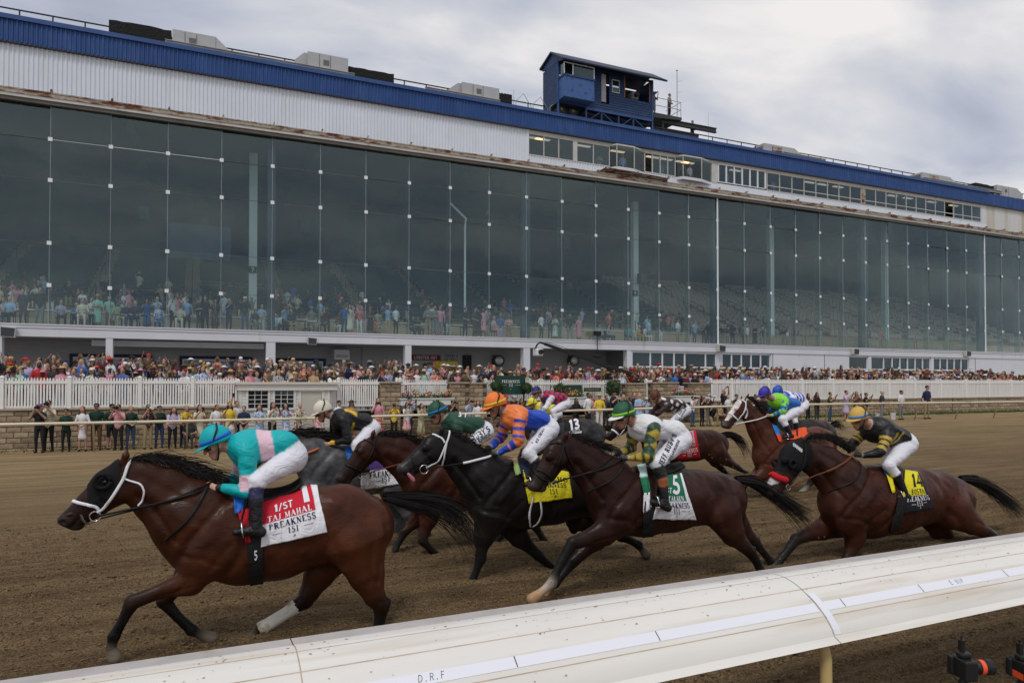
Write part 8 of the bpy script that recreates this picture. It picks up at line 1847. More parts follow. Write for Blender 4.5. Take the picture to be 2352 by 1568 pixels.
def merge(name, lst, bs, zf, label):
    VV, QQ, CC = [], [], []; off = 0
    for xx, yy, h_ in lst:
        V, q, fm = rnd.choice(bs); s = h_/1.75; a = rnd.uniform(-.7, .5); P = V*s; c_, s_ = math.cos(a), math.sin(a)
        P = np.stack([P[:, 0]*c_-P[:, 1]*s_+xx, P[:, 0]*s_+P[:, 1]*c_+yy, P[:, 2]+zf(yy)], 1)
        pal = np.array([rnd.choice(skc), rnd.choice(tpc), rnd.choice(tpc), rnd.choice([CLR[k] for k in 'straw white white navy black black cream grey brown brown tan red'.split()]), rnd.choice(hrc)]); col = np.zeros((len(P), 3))
        for j in range(4): col[q[:, j]] = pal[fm]
        VV.append(P); QQ.append(q+off); CC.append(col); off += len(P)
    tag(link(name, np_mesh(name, np.concatenate(VV), np.concatenate(QQ), mat('crowd_clothes', attr='Col', rough=.75), np.concatenate(CC))), label, 'crowd', kind='stuff')
merge('crowd', stuff_list, base, terr_z, 'dense mass of spectators in the deeper rows behind the picket fence')
tl = []
for i in range(110):
    u = rnd.choice([rnd.uniform(0, 560), rnd.uniform(630, 1210), rnd.uniform(0, 700), rnd.uniform(1220, 1640)]); r_ = min(12, int(abs(rnd.gauss(0, 1.8)))); y = T0+r_*RUN+.15; tl.append((atY(u, 700, y).x, y, rnd.gauss(1.68, .08)))
merge('tier_crowd', tl, full, lambda y: Z_SLAB+.2+(int((y-T0)/RUN)+1)*RISE, 'dim mass of spectators on the tiers behind the glass')
def nth(n): return ORD[n-1] if 1 <= n <= 20 else 'twenty-'+ORD[n-21] if n < 30 else 'thirtieth'
GL = '''1 35 200 s pink_floral white|1 85 190 s sky navy|1 195 120 t navy navy|1 335 100 t black grey|1 510 215 s lilac charcoal|1 640 240 s blue purple|1 695 190 s cream cream|1 770 195 t white navy|1 820 165 l mint mint straw|1 915 180 t mint khaki|1 985 230 s green_floral green_floral|1 1055 230 s navy jeans|1 1135 205 s navy navy|1 1230 200 l blue blue|1 1320 185 t sky navy|1 1330 252 s blue_floral blue|1 1450 165 t white navy|1 1490 160 t pink grey|1 1505 250 s cream cream|1 1565 195 t sky navy|1 1670 195 t navy navy|1 1720 185 t black black|1 1800 205 l dark_floral dark_floral|1 1915 200 t navy navy|1 2050 185 t black jeans cap|1 2130 285 s charcoal grey wide|1 2190 250 t sky white
2 215 330 s sky grey|2 290 255 t sky navy|2 270 320 s white navy|2 345 300 s navy khaki|2 470 340 s beige beige|2 515 265 t grey grey straw|2 600 310 s black black|2 645 275 t maroon black|2 745 320 s dark_floral white|2 790 245 t blue navy|2 835 250 l cream cream|2 915 260 t coral white|2 1005 265 l dark_floral black|2 1070 290 l green_floral green_floral|2 1155 255 t sky tan|2 1220 260 t white black|2 990 340 s pink pink|2 1060 395 s red_floral red_floral|2 1360 350 s navy navy|2 1400 355 s charcoal charcoal|2 1490 250 t grey khaki|2 1545 255 t grey grey|2 1590 255 t pink grey|2 1535 365 s teal grey|2 1570 300 l red_floral red_floral|2 1620 300 t navy navy|2 1640 380 s white white|2 1800 270 t black black|2 1880 265 t charcoal charcoal|2 1910 290 l black black|2 1950 265 w pink pink|2 2035 350 s pink_floral pink|2 2095 325 t blue sky|2 2165 340 t pink_floral tan
3 345 320 t white black|3 420 335 t charcoal charcoal|3 460 335 l white_floral white_floral|3 500 355 l green green|3 585 325 t black grey|3 660 345 l pink pink|3 830 425 s sky navy|3 905 420 s grey_check jeans|3 1075 420 s teal grey|3 1160 425 s gold gold|3 1215 425 s white white|3 1245 370 t sky grey|3 1340 365 t navy white|3 1485 370 t white khaki|3 1625 385 t sky jeans|3 1705 410 t charcoal charcoal|3 1735 390 t black black|3 1845 415 t black black|3 1880 415 t olive black|3 1905 430 t charcoal black|3 1945 400 t navy navy|3 1965 425 w pink_floral pink_floral|3 2035 410 t tan black|3 2065 415 t white khaki|3 2130 415 l black black|3 2195 440 t navy sky cap
4 275 445 t black black|4 310 465 t white black|4 370 460 t charcoal charcoal|4 1095 475 t red black'''
for i, ent in enumerate(GL.replace('\n', '|').split('|')):
    f = ent.split(); z, x, hy = int(f[0]), float(f[1]), float(f[2]); st, top, bot = f[3:6]; hat = f[6] if len(f) > 6 else None
    u, v0 = zpx(z, x, hy); Y = 41.6 if st == 's' else 42.3
    best = None
    for yy in np.arange(41.35, 43.6, .15):
        hz_ = atY(u, v0, yy).z-Z_SLAB; want = 1.28 if st == 's' else 1.74; d = abs(hz_-want)
        if best is None or d < best[0]: best = (d, yy, hz_)
    Y = best[1]; X = atY(u, v0, Y).x; h_ = min(1.9, max(1.55, best[2] if st != 's' else best[2]*1.75/1.28))
    pose = 'sit' if st == 's' else rnd.choice(['stand', 'hands', 'fold', 'phone', 'stand']); kind = {'s': 'm', 't': 'm', 'l': 'l', 'w': 'w'}[st]
    k = int(round((X-PX0)/PITCHX-.5)); pane = 'the '+nth(k+2)+' glass bay'
    for q_ in ('', 'tall ', 'upper ', 'right-hand '):
        lab = q_+'%s spectator in %s %s behind %s' % ('seated' if st == 's' else 'standing', top.replace('_', ' '), 'dress' if st in 'lw' else 'top', pane)
        if lab not in LABELS: break
    person((X, Y, Z_SLAB+.0), h_, pose, kind, top, bot, rnd.choice([0, 1, 1, 2, 3]), rnd.choice([0, 0, 1, 2, 3, 4]), hat, 'straw' if hat != 'cap' else 'white', rnd.uniform(-.5, .6), lab, 'spectators behind the grandstand glass', st in 'lw', None, 'phone' if pose == 'phone' else None, 'phone held by spectator in %s behind %s' % (top.replace('_', ' '), pane), .024)
    if st == 's':
        c_ = thing('chair', 'chair under the '+lab, 'chair', (X, Y+.05, Z_SLAB), 'chairs behind the glass')
        m_ = rnd.choice([M_rail, M_framew, CM_['brown']])
        box(-.22, .22, -.24, .22, .405, .435).build('seat', m_, c_); box(-.21, .21, .20, .23, .50, .92).build('backrest', m_, c_)
        for a in (-.19, .17):
            for b_ in (-.21, .18): box(a, a+.03, b_, b_+.03, 0, .404 if b_ < 0 else .92 if False else .404).build('leg', M_rail, c_)
        for a in (-.19, .17): box(a, a+.03, .205, .225, .436, .50).build('back_post', M_rail, c_)
for i, (z, x) in enumerate([(1, 130), (1, 690), (1, 1140), (1, 1590), (2, 390), (2, 1440), (2, 1830), (2, 560)]):
    u, v = zpx(z, x, 330); X = atY(u, v, 42.1).x; t = thing('table', 'small table behind the glass, %s from the left' % ORD[i], 'table', (X, 42.1, Z_SLAB), 'tables behind the glass')
    m_ = [CM_['charcoal'], M_framew][i % 2]; bevel(box(-.55, .55, -.3, .3, .72, .76).build('table_top', m_, t), .01)
    for a in (-.5, .46):
        for b_ in (-.26, .22): box(a, a+.04, b_, b_+.04, 0, .719).build('leg', M_rail, t)
for u, v, Y, zf, top, bot, pose, words in [(1376, 352, YB+1.0, 16.57, 'cream', 'khaki', 'fold', 'cream jacket at the press window'), (1430, 355, YB+.5, 16.57, 'sky', 'navy', 'stand', 'pale blue shirt in the first glass bay'), (1520, 375, YB+.8, 16.57, 'sky', 'navy', 'phone', 'blue shirt at the press window between the bays'), (1566, 380, YB+.6, 16.57, 'black', 'navy', 'phone', 'black shirt in the second glass bay'), (1584, 385, YB+.4, 16.57, 'white', 'navy', 'stand', 'white shirt in the second glass bay'), (1671, 400, YB+.7, 16.57, 'sky', 'navy', 'phone', 'light blue shirt at the white framed press window'), (1775, 410, YB+.7, 16.57, 'sky', 'navy', 'stand', 'light blue shirt with lanyard at the long press window')]:
    X = atY(u, v, Y).x; person((X, Y, zf), 1.72, pose, 'm', top, bot, 1, 1, None, '', rnd.uniform(-.4, .4), 'person in '+words, 'people in the press boxes', False, None, None, '', .024)
# ================================================================== ROOF: railing, air units, announcer's booth
M_unit = mat('air_unit', (.40, .40, .40), .55, noise=(2, .08), mix=((.16, .07, .03), 2.5, .66, .72)); M_tar = mat('tarred_box', (.012, .012, .012), .85, bump=(7, .9, .08))
M_steel = mat('steel_beam', (.36, .36, .34), .6, noise=(2, .15)); M_steeld = mat('steel_dark', (.055, .06, .062), .6); M_seam2 = mat('panel_gap', (.10, .10, .10), .7)
rr = thing('roof_railing', 'thin two-bar steel railing along the grandstand roof', 'railing', (0, 41.9, Z_BT))
for h_ in (.52, 1.08): MB().tube([(XL, 0, h_), (XR, 0, h_)], .04, 6).build('bar', M_rail, rr)
pm_ = MB().tube([(0, 0, -.2), (0, 0, 1.08)], .038, 6).mesh('post', M_rail)
for i in range(70): o = link('post', pm_, rr); o.location = (XL+.6+i*1.42, 0, 0)
def unit(u0, u1, v0, v1, label, Y=41.0, dep=1.5, hood='r', louv=False):
    a, b = atY(u0, v0, Y), atY(u1, v0, Y); zt = a.z; zb = atY(u0, v1, Y).z; w_ = b.x-a.x; h_ = zt-zb
    t = thing('air_unit', label, 'air unit', (a.x, Y, zb), 'air units on the roof')
    c = w_*.22
    if hood == 'r': bevel(box(0, w_-c, 0, dep, 0, h_).build('casing', M_unit, t), .02); MB().prism([(w_-c+.003, 0), (w_, 0), (w_, h_*.55), (w_-c+.003, h_)], .04, dep-.04).build('hood', M_unit, t)
    else: bevel(box(c, w_, 0, dep, .08, h_).build('casing', M_unit, t), .02); MB().prism([(0, 0), (c-.003, 0), (c-.003, h_), (c*.75, h_), (0, h_*.6)], .3, dep-.04).build('hood', M_unit, t)
    for f in (.28, .55): x = (0 if hood == 'r' else c)+(w_-c)*f; box(x, x+.03, -.008, -.001, h_*.12, h_*.94).build('panel_gap', M_seam2, t)
    x = (0 if hood == 'r' else c)+(w_-c)*.38
    for k in range(5): box(x, x+.34, -.014, -.002, h_*.45+k*.07, h_*.45+k*.07+.035).build('louver', M_seam2, t)
    if louv:
        for k in range(6): box(-.02, -.003, .15, dep-.15, h_*.2+k*.11, h_*.2+k*.11+.06).build('louver', M_seam2, t)
        box(w_*.2, w_*.45, -.02, -.003, h_*.15, h_*.85).build('rusty_door', M_rust, t)
    for y in (.1, dep-.2): box(-.1, w_+.1, y, y+.1, -.16, -.004).build('skid', M_steel, t)
unit(396, 523, 66, 116, 'long grey air unit with sloped right end, left part of the roof'); unit(680, 800, 112, 160, 'grey air unit with vent grille between the two tarred boxes', hood='l'); unit(1037, 1147, 183, 222, 'grey air unit with vent grille left of the blue booth', hood='l')
unit(1755, 1845, 328, 358, 'rusty grey air unit with open louvers right of the booth', louv=True); unit(2118, 2200, 395, 420, 'grey air unit with louvered side on the right of the roof', louv=True); unit(2290, 2350, 424, 450, 'last grey air unit at the right edge of the roof')
for u0, u1, v0, v1, lab in [(250, 394, 44, 105, 'black tarred box on the roof at far left'), (801, 905, 152, 198, 'black tarred box right of the second air unit'), (1147, 1176, 213, 245, 'small black tarred box right of the third air unit'), (2240, 2300, 420, 452, 'black tarred box at the right edge of the roof')]:
    a, b = atY(u0, v0, 41.3), atY(u1, v0, 41.3); zb = Z_BT-.1; t = thing('tarred_box', lab, 'roof box', (a.x, 41.3, zb), 'tarred boxes on the roof'); h_ = a.z-zb; w_ = b.x-a.x
    n = 9; top = [(w_*i/n, h_*(1+rnd.uniform(-.03, .03))) for i in range(n+1)]
    MB().prism([(0, 0)]+[(w_, 0)]+top[::-1], 0, 1.4).build('walls', M_tar, t); box(w_*.28, w_*.9, -.012, -.002, .05, h_*.42).build('opening', M_black, t)
for u0, u1, lab in [(378, 815, 'long white steel beam under the left air units'), (978, 1150, 'white steel beam under the third air unit'), (1800, 1897, 'white steel beam under the rusty air unit'), (2120, 2300, 'white steel beam under the right air units')]:
    a, b = atY(u0, 200, 40.75).x, atY(u1, 200, 40.75).x; t = thing('steel_beam', lab, 'beam', (a, 40.75, Z_BT+.22), 'steel beams on the roof')
    box(0, b-a, 0, .2, .0, .03).build('flange', M_steel, t); box(0, b-a, .08, .11, .03, .22).build('web', M_steel, t); box(0, b-a, 0, .2, .22, .25).build('flange', M_steel, t)
    for x in (.3, (b-a)/2, b-a-.3): box(x, x+.08, .06, .14, -.2, -.002).build('leg', M_steel, t)
M_bs = mat('booth_siding', (.022, .050, .125), .55, noise=(1.5, .12), mix=((.05, .10, .22), 4, .55, .8)); M_bp2 = mat('booth_panel', (.05, .115, .29), .6, mix=((.03, .05, .09), 3, .55, .7)); M_roofd = mat('booth_roof', (.018, .028, .06), .5)
by = YB-.15
B = lambda u, v, y=by: atY(u, v, y)
bx0, bx1 = B(1281, 240).x, B(1499, 270).x; bz0, bz1 = B(1281, 235).z, B(1284, 139).z; dp = 2.1; bw = bx1-bx0
bt_ = thing('announcer_booth', 'blue clapboard announcer booth on stilts above the grandstand roof', 'booth', (bx0, by, Z_BT))
o0 = Vector((bx0, by, Z_BT)); L_ = lambda p: (p.x-bx0, p.z-Z_BT)
ops = [(L_(B(1283, 186)), L_(B(1352, 137))), (L_(B(1381, 233)), L_(B(1399, 173))), (L_(B(1406, 211)), L_(B(1421, 188))), (L_(B(1435, 225)), L_(B(1490, 186)))]
z = bz0-Z_BT; zt = bz1-Z_BT
while z < zt-.02:
    zh = min(z+.165, zt); cuts = [(0, bw)]
    for (a0, c0), (a1, c1) in ops:
        if zh > min(c0, c1)+.02 and z < max(c0, c1)-.02:
            nx = []
            for p, q in cuts:
                if a1 <= p or a0 >= q: nx.append((p, q))
                else: nx += [(p, a0)] if a0 > p else []; nx += [(a1, q)] if a1 < q else []
            cuts = nx
    for p, q in cuts: MB().prism([(0, z), (0, zh), (-.006, zh), (-.03, z)], p, q, 'x').build('siding_board', M_bs, bt_)
    MB().prism([(0, z), (0, zh), (-.006, zh), (-.03, z)], 0, dp, 'y').build('siding_board', M_bs, bt_); z += .165
z0_, z1_ = bz0-Z_BT, bz1-Z_BT
box(.02, bw, .06, dp, z0_, z0_+.1).build('floor', M_roofd, bt_); box(.02, bw-.02, dp-.05, dp, z0_, z1_).build('rear_wall', M_roofd, bt_); box(bw-.05, bw, .0, dp-.06, z0_+.1, z1_).build('side_wall', M_bs, bt_); box(.03, .05, .06, dp-.06, z0_+.1, z1_).build('side_wall', M_roofd, bt_)
box(-.06, .08, -.06, .0, z0_, z1_).build('corner_post', M_bluecap, bt_); box(bw-.1, bw+.04, -.05, -.031, z0_, z1_).build('corner_post', M_bluecap, bt_)
ap_ = B(1267, 127, by+.9).z-Z_BT
ef, eb = B(1290, 131, by-.95).z-Z_BT, B(1251, 160, by+dp+.2).z-Z_BT; ap_ = max(ap_, ef+.25)
MB().prism([(-.95, ef-.12), (-.95, ef), (.7, ap_+.12), (dp+.25, eb), (dp+.25, eb-.12), (.7, ap_)], -.18, bw+.5, 'x').build('roof', M_roofd, bt_)
MB().prism([(-.9, ef-.12), (.7, ap_), (dp+.2, eb-.1), (dp-.0, eb-.3), (0, z1_-.1)], -.03, .0, 'x').build('gable', M_bs, bt_)
MB().tube([(-.2, -1.0, ef-.1), (bw+.5, -1.0, ef-.1)], .07, 8).build('gutter', M_roofd, bt_); box(.0, bw, -.02, .0, z1_-.01, ef+.05).build('frieze', M_bs, bt_)
(a0, c0), (a1, c1) = ops[0]; pb0, pb1 = L_(B(1283, 231))[1], L_(B(1283, 183))[1]
bevel(box(a0, a1, -.75, -.032, pb0+.02, pb1).build('bay_panel', M_bp2, bt_), .02); box(a0-.04, a1+.04, -.8, -.033, pb1+.002, pb1+.12).build('bay_ledge', M_bs, bt_)
bf = MB(); zc0, zc1 = pb1+.122, ef-.2
for x in (a0, a0+(a1-a0)*.28, a1-.05): bf.box(x, x+.05, -.76, -.71, zc0, zc1)
bf.box(a0, a1, -.765, -.705, zc1+.001, zc1+.06); bf = bf.build('bay_window', M_framew, bt_)
box(a0+(a1-a0)*.28+.05, a1-.05, -.74, -.73, zc0+.01, zc1-.01).build('pane', M_pane, bf); box(a0, a0+.01, -.7, -.06, zc0+.01, zc1-.01).build('pane', M_pane, bf)
(a0, c0), (a1, c1) = ops[1]; box(a0+.02, a1-.25, .0, .04, min(c0, c1), max(c0, c1)).build('door', M_grey, bt_)
(a0, c0), (a1, c1) = ops[2]; f_ = MB(); f_.box(a0-.04, a1+.04, -.05, -.033, max(c0, c1), max(c0, c1)+.06); f_.box(a0-.04, a1+.04, -.05, -.033, min(c0, c1)-.06, min(c0, c1)); [f_.box(q, q+.04, -.05, -.033, min(c0, c1), max(c0, c1)) for q in (a0-.04, a1)]; f_ = f_.build('window', M_frame, bt_); box(a0, a1, -.02, -.01, min(c0, c1)+.004, max(c0, c1)-.004).build('pane', M_pane, f_)
(a0, c0), (a1, c1) = ops[3]; f_ = MB(); zz0, zz1 = min(c0, c1), max(c0, c1); f_.box(a0-.08, a0, -.06, -.033, zz0, zz1); f_.box(a1, a1+.08, -.06, -.033, zz0, zz1); f_.build('opening_frame', mat('raw_wood', (.25, .12, .06), .8), bt_)
tvc = thing('television_camera', 'large shrouded television camera inside the open booth window', 'camera', (bx0+(a0+a1)/2, by+.5, Z_BT+zz0-.7)); bevel(box(-.3, .3, -.35, .5, .8, 1.4).build('shroud', CM_['grey'], tvc), .12, 3); MB().lathe([(.14, -.36), (.17, -.6), (.17, -.62)], (0, 0, 1.1), 12, 'y').build('lens', M_black, tvc); MB().tube([(0, 0, 0), (0, 0, .8)], .08, 8).build('pedestal', M_black, tvc)
for x in (.0, bw*.28, bw*.44, bw*.62, bw*.78, bw-.06): box(x, x+.1, -.02, .08, -.1, z0_-.002).build('stilt', M_bluecap if x < 3 or x > bw-1 else M_bs, bt_)
box(bw*.28, bw, -.06, .0, z0_-.14, z0_-.004).build('beam', M_bluecap, bt_)
for a, b in ((.30, .43), (.60, .46), (.64, .77), (.94, .80)): MB().bar((bw*a, .02, -.05), (bw*b, .02, z0_-.16), .07).build('brace', M_bs, bt_)
box(bw*.28, bw, .3, dp, z0_-.3, z0_-.15).build('underfloor', M_roofd, bt_)
for u, v in ((1290, 250), (1317, 255)):
    p = atY(u, v, YB+.5); t = thing('round_vent', 'round dark vent drum under the booth, %s one' % ('left' if u < 1300 else 'right'), 'vent', p, 'vent drums under the booth'); MB().lathe([(.36, .5), (.38, -.1), (.34, -.12), (.30, -.02)], (0, 0, 0), 18, 'y').build('drum', M_steeld, t); MB().lathe([(.29, .0), (.02, -.03)], (0, 0, 0), 18, 'y').build('vent_face', mat('vent_olive', (.30, .33, .16), .5), t)  # vent face is one even olive colour
pa, pb = B(1502, 262).x, B(1566, 268).x; pz = B(1502, 258).z
pl = thing('camera_platform', 'small railed steel platform at the right end of the booth', 'platform', (pa, by, pz))
MB().prism([(.0, -.35), (.0, 0), (pb-pa, 0), (pb-pa, -.2)], 0, 1.9).build('deck', M_steeld, pl)
for x in (.05, (pb-pa)/2, pb-pa-.05): MB().tube([(x, .04, 0), (x, .04, 1.1)], .025, 6).build('post', M_steel, pl)
for z in (.55, 1.1): MB().tube([(.05, .04, z), (pb-pa-.05, .04, z), (pb-pa-.05, 1.8, z)], .022, 6).build('bar', M_steel, pl)
MB().bar((.1, .8, -.36), (-1.2, .8, -.9), .1).build('brace', M_steeld, pl)
mx_ = B(1561, 160); t = thing('antenna_mast', 'thin antenna mast with side rods on the booth platform', 'antenna', (mx_.x, by+.3, pz)); h_ = mx_.z-pz
MB().tube([(0, 0, 0), (0, 0, h_)], .03, 6).build('mast', M_steel, t); MB().lathe([(.04, 0), (.07, .05), (.01, .1)], (0, 0, h_), 8).build('tip', CM_['red'], t)
for f in (.55, .78): MB().tube([(-.05, 0, h_*f), (.45, 0, h_*f+.12)], .012, 5).build('rod', M_steel, t)
for u, v0, v1, lab in ((1627, 258, 320, 'thin whip antenna right of the booth on the roof'), (1180, 205, 245, 'thin whip antenna left of the booth')):
    a = atY(u, v1, 41.2); t = thing('whip_antenna', lab, 'antenna', (a.x, 41.2, Z_BT)); MB().tube([(0, 0, -.2), (0, 0, .6), (0, 0, atY(u, v0, 41.2).z-Z_BT)], [.03, .02, .008], 6).build('rod', M_steel, t)
for (u0, v0, u1, v1, lab) in ((1520, 276, 1647, 299, 'upper'), (1500, 288, 1607, 322, 'lower')):
    a, b = atY(u0, v0, 40.6), atY(u1, v1, 40.6); zc = (a.z+b.z)/2; t = thing('roof_beam', lab+' dark steel beam sticking out right of the booth', 'beam', (a.x, 40.6, zc), 'dark beams beside the booth'); mb = MB(); mb.box(0, b.x-a.x, 0, .25, -.17, -.13); mb.box(0, b.x-a.x, .1, .14, -.13, .13); mb.box(0, b.x-a.x, 0, .25, .13, .17); mb.build('section', M_steeld, t); box(.1, .2, .05, .2, min(-.3, Z_BT-zc), -.172).build('leg', M_steeld, t)
person((B(1515, 250).x, by+.7, pz), 1.78, 'camera', 'm', 'charcoal', 'black', 1, 0, None, '', .3, 'person in dark shirt filming at left on the booth platform', 'people on the roof', False, None, 'camera', 'camera used on the booth platform', .024)
person((B(1547, 250).x, by+.5, pz), 1.78, 'hands', 'm', 'grey', 'black', 1, 0, None, '', .5, 'person in grey shirt at right on the booth platform', 'people on the roof', False, None, None, '', .024)
person((atY(1590, 320, 41.3).x, 41.3, Z_BT), 1.75, 'hands', 'm', 'black', 'charcoal', 1, 0, None, '', .2, 'person in black walking on the roof right of the booth', 'people on the roof', False, None, None, '', .024)
t = thing('stair_rails', 'zigzag steel stair rails on the roof left of the booth', 'railing', (atY(1185, 250, 41).x, 41, Z_BT))
for i in range(3): x = i*1.25; MB().tube([(x, 0, 0), (x, 0, .7), (x+.55, 0, 1.25), (x+1.1, 0, .5), (x+1.1, 0, 0)], .022, 6).build('rail_loop', M_steel, t)
# ================================================================== ARCADE SIGNS, FANS, JIB
def wsign(name, u0, u1, v0, v1, label, m_, lines, y=43.78): return sign(name, u0, u1, v0, v1, y, label, m_, lines)
M_sred = mat('sign_red', (.16, .015, .02), .6); M_syel = mat('sign_yellow', (.75, .50, .03), .6); M_sw = mat('sign_cream', (.5, .49, .46), .6)
wsign('stall_sign', 944, 1011, 814.5, 826.5, 'dark red sign reading LOBSTER HUT over the crowd', M_sred, [('LOBSTER HUT', .5, .5, .6, M_signw, SANS, .92)])
wsign('stall_sign', 1014, 1058, 812, 829, 'pale sign reading COOKIES and ICE CREAM', M_grey, [('COOKIES &', .5, .72, .32, M_black, SANS, .9), ('ICE CREAM', .5, .28, .32, M_black, SANS, .9)])
t, w_, h_ = wsign('lemonade_sign', 999, 1053, 829, 850, 'yellow lemonade and pretzels poster with painted lemons over the crowd', M_syel, [('LEMONADE', .5, .38, .22, INK['black'], SERIF, .9), ('PRETZELS', .5, .12, .16, M_sred, SANS, .8)], 43.74)
for i in range(13): MB().lathe([(.10, 0), (.08, -.03), (.02, -.04)], (.12+(i % 7)*(w_-.24)/6+(.06 if i > 6 else 0), -.001, h_*(.62 if i < 7 else .82)), 10, 'y').build('lemon', mat('lemon', (.85, .72, .12), .5), t)
wsign('menu_board', 1063, 1083, 815, 848, 'dark menu board with pale lines right of the cookies sign', M_black, [('MENU', .5, .9, .05, M_grey, SANS, .5)]+[('-----', .45, .8-.09*i, .03, M_grey, SANS, .7) for i in range(8)])
for u, lab in ((1144, 'left'), (1317, 'right')):
    p = atY(u, 828, 43.5); t = thing('drum_fan', 'round black and silver drum fan on the arcade wall, %s one' % lab, 'fan', p, 'drum fans in the arcade'); MB().lathe([(.36, .3), (.38, 0), (.38, -.22), (.33, -.24), (.31, -.2)], (0, 0, 0), 24, 'y').build('housing', M_steeld, t); MB().lathe([(.31, -.21), (.25, -.26), (.1, -.29), (.01, -.295)], (0, 0, 0), 24, 'y').build('front_guard', mat('fan_silver', (.5, .5, .48), .35, metal=.7), t); MB().tube([(-.2, .3, .3), (-.25, .42, .5)], .03, 6).build('bracket', M_steeld, t)
for u, v, s_ in ((580, 619, '7'), (1459, 673, '9')):
    p = atY(u, v, 45.1); t = thing('section_sign', 'small black board with numeral %s on %s pale column' % (('seven', 'the left') if s_ == '7' else ('nine', 'the middle')), 'sign', p); box(-.24, .24, 0, .05, -.2, .2).build('board', M_black, t); text_mb(s_, .26, (0, -.006, 0), font=SANS).build('numeral', M_signw, t)
jb = thing('camera_crane', 'long black camera crane reaching over the crowd with hanging white camera', 'crane', atY(1480, 872, 32.6)); jo = jb.location.copy()
pA, pB = atY(1468, 866, 32.6)-jo, atY(1252, 790, 29.6)-jo; pH = atY(1237, 808, 29.5)-jo; pN = atY(1240, 786, 29.5)-jo
MB().tube([pA-(pB-pA)*.08, pA, pB], [.13, .13, .085], 4).build('arm', M_black, jb); MB().tube([pA+Vector((0, 0, .25)), (pA+pB)/2+Vector((0, 0, .22)), pB+Vector((0, 0, .12))], .012, 5).build('cable', M_black, jb)
MB().tube([pB, pN, pN+Vector((-.15, 0, -.12)), pH+Vector((-.2, 0, .1))], .045, 6).build('head_bracket', M_black, jb)
hd_ = bevel(box(pH.x-.2, pH.x+.17, pH.y-.2, pH.y+.25, pH.z-.2, pH.z+.16).build('camera_head', CM_['white'], jb), .06, 3); MB().lathe([(.11, -.2), (.12, -.32), (.1, -.33)], pH, 12, 'y').build('lens', M_black, hd_)
MB().tube([(0, 0, -1.5), (0, 0, -.3), pA], .09, 8).build('column', M_black, jb); box(-.5, -.2, -.15, .15, -.35, .0).build('counterweight', M_black, jb)
pc_ = thing('pole_camera', 'small robotic camera hanging on a pole at the slab edge', 'camera', atY(1372, 800, 40.0)); MB().tube([(0, 0, -.5), (0, 0, .9)], .03, 6).build('pole', M_black, pc_); bevel(box(-.22, .22, -.15, .15, .85, 1.15).build('upper_camera', M_black, pc_), .03); MB().lathe([(.3, -.62), (.34, -.5), (.1, -.42)], (0, 0, 0), 12).build('lower_head', M_black, pc_); MB().tube([(0, 0, -.1), (0, .3, -.1)], .03, 6).build('arm', M_black, pc_)
for u, v, s_, lab in ((2017, 953, .16, 'left'), (2051, 960, .15, 'right')):
    X = atY(u, v, 26.9).x; g = ground_z(X, 26.9); t = thing('bucket', 'white plastic bucket by the outer rail, %s one' % lab, 'bucket', (X, 26.9, g), 'buckets by the rail'); MB().lathe([(s_*.82, 0), (s_, .34), (s_*1.06, .345), (s_*1.06, .37), (s_*.95, .372), (s_*.9, .3)], (0, 0, 0), 14).build('pail', CM_['white'], t); MB().tube([(-s_, 0, .33), (-s_*.6, -s_*.75, .22), (0, -s_*1.02, .18), (s_*.6, -s_*.75, .22), (s_, 0, .33)], .006, 5).build('handle', M_steel, t)
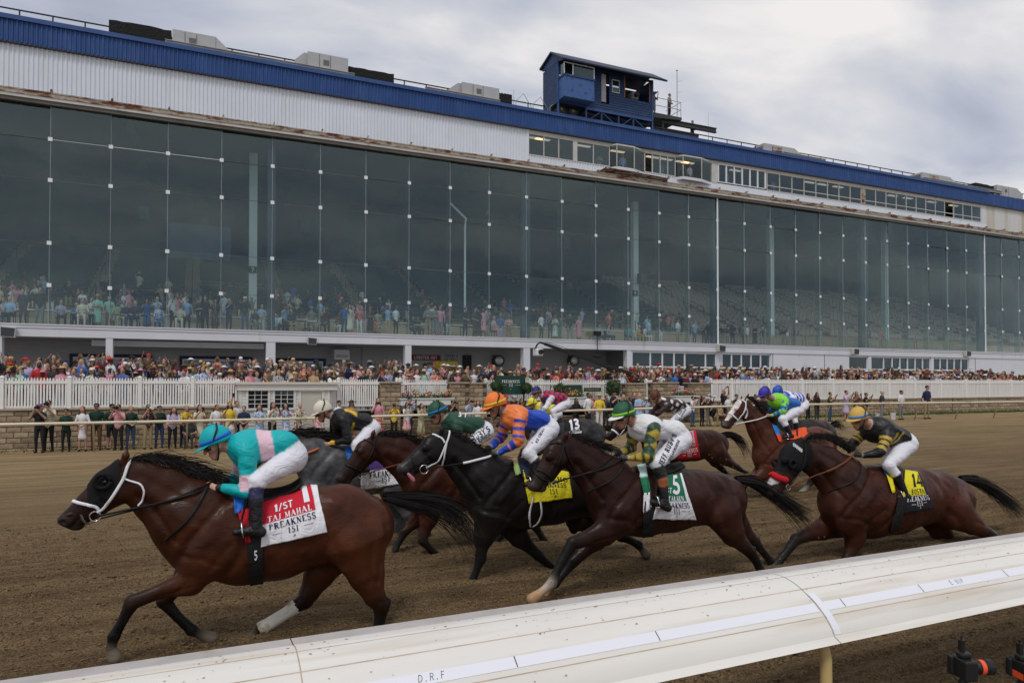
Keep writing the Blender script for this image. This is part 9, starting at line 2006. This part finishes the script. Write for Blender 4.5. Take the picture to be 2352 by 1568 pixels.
# ================================================================== REMOTE CAMERAS UNDER THE RAIL
M_cblk = mat('remote_camera', (.014, .014, .015), .42, bump=(50, .15)); M_hot = mat('orange_tape', (.85, .10, .03), .5)
def remote(u, v, Y, label, yaw):
    p = atY(u, v, Y); t = thing('remote_camera', label, 'camera', (p.x, p.y, .0), 'remote cameras below the rail', rz=yaw); z = p.z
    b = bevel(box(-.075, .075, -.04, .04, z-.07, z+.05).build('body', M_cblk, t), .012, 3); bevel(box(-.075, -.03, -.06, .04, z-.069, z+.045).build('grip', M_cblk, t), .012, 2)
    bevel(box(-.03, .03, -.035, .035, z+.051, z+.082).build('viewfinder', M_cblk, t), .01); MB().lathe([(.036, .04), (.038, .07), (.042, .09), (.042, .13), (.046, .135), (.046, .17), (.04, .172), (.036, .15)], (0, 0, z-.01), 20, 'y').build('lens', M_cblk, t)
    MB().box(-.035, -.005, -.012, .012, z+.083, z+.15).tube([(-.02, 0, z+.15), (-.02, 0, z+.175)], .006, 6).build('radio_trigger', M_cblk, t); MB().lathe([(.043, .092), (.043, .118)], (0, 0, z-.01), 20, 'y').build('focus_tape', M_hot, t)
    if u > 2300: box(-.06, .06, -.043, -.041, z-.06, z-.02).build('tape', M_hot, t)
    MB().tube([(0, 0, z-.07), (0, 0, z-.2)], .014, 8).build('ball_head', M_cblk, t); MB().lathe([(.02, -.0), (.03, -.02), (.03, -.045), (.02, -.06)], (0, 0, z-.075), 12).build('clamp', M_cblk, t)
    for k in range(3): a = k*2.094+.4; MB().tube([(0, 0, z-.19), (.17*math.cos(a), .17*math.sin(a), .01)], .011, 6).build('leg', M_cblk, t)
    MB().tube([(-.075, -.02, z), (-.13, -.03, z-.03), (-.1, .0, z-.1), (-.03, .0, z-.12)], .003, 5).build('cable', M_cblk, t)
remote(2214, 1528, 2.75, 'remote still camera with orange tape on a low tripod, bottom right', R(-112)); remote(2348, 1532, 2.78, 'second remote camera cut by the right picture edge', R(-112))
fl = MB(); M_fly = MATS['track_clod']
for u, v, Y, n, sp in [(1745, 1310, 6.6, 60, .35), (1790, 1290, 6.7, 70, .4), (1480, 1262, 7.8, 70, .4), (880, 1440, 6.6, 40, .3), (960, 1285, 10.2, 40, .4), (1720, 1085, 13.8, 60, .6), (1640, 1110, 8, 90, .6), (1250, 1365, 6.5, 40, .3), (1065, 1362, 7.6, 40, .3), (2320, 1270, 6.5, 40, .4), (600, 1470, 6.8, 30, .3)]:
    c = atY(u, v, Y)
    for i in range(n):
        p = c+Vector((abs(rnd.gauss(0, sp)), rnd.gauss(0, .2), abs(rnd.gauss(0, sp*.42))-.02)); s = abs(rnd.gauss(0, .005))+.002
        if p.z < .03: p.z = .03
        fl.add([p+Vector((s, 0, 0)), p+Vector((-s*.5, s, 0)), p+Vector((-s*.5, -s, 0)), p+Vector((0, 0, s*1.3))], [(0, 1, 3), (1, 2, 3), (2, 0, 3), (2, 1, 0)])
tag(fl.build('flying_dirt', M_fly), 'specks of dirt kicked up behind the galloping hooves', 'dirt', kind='stuff')
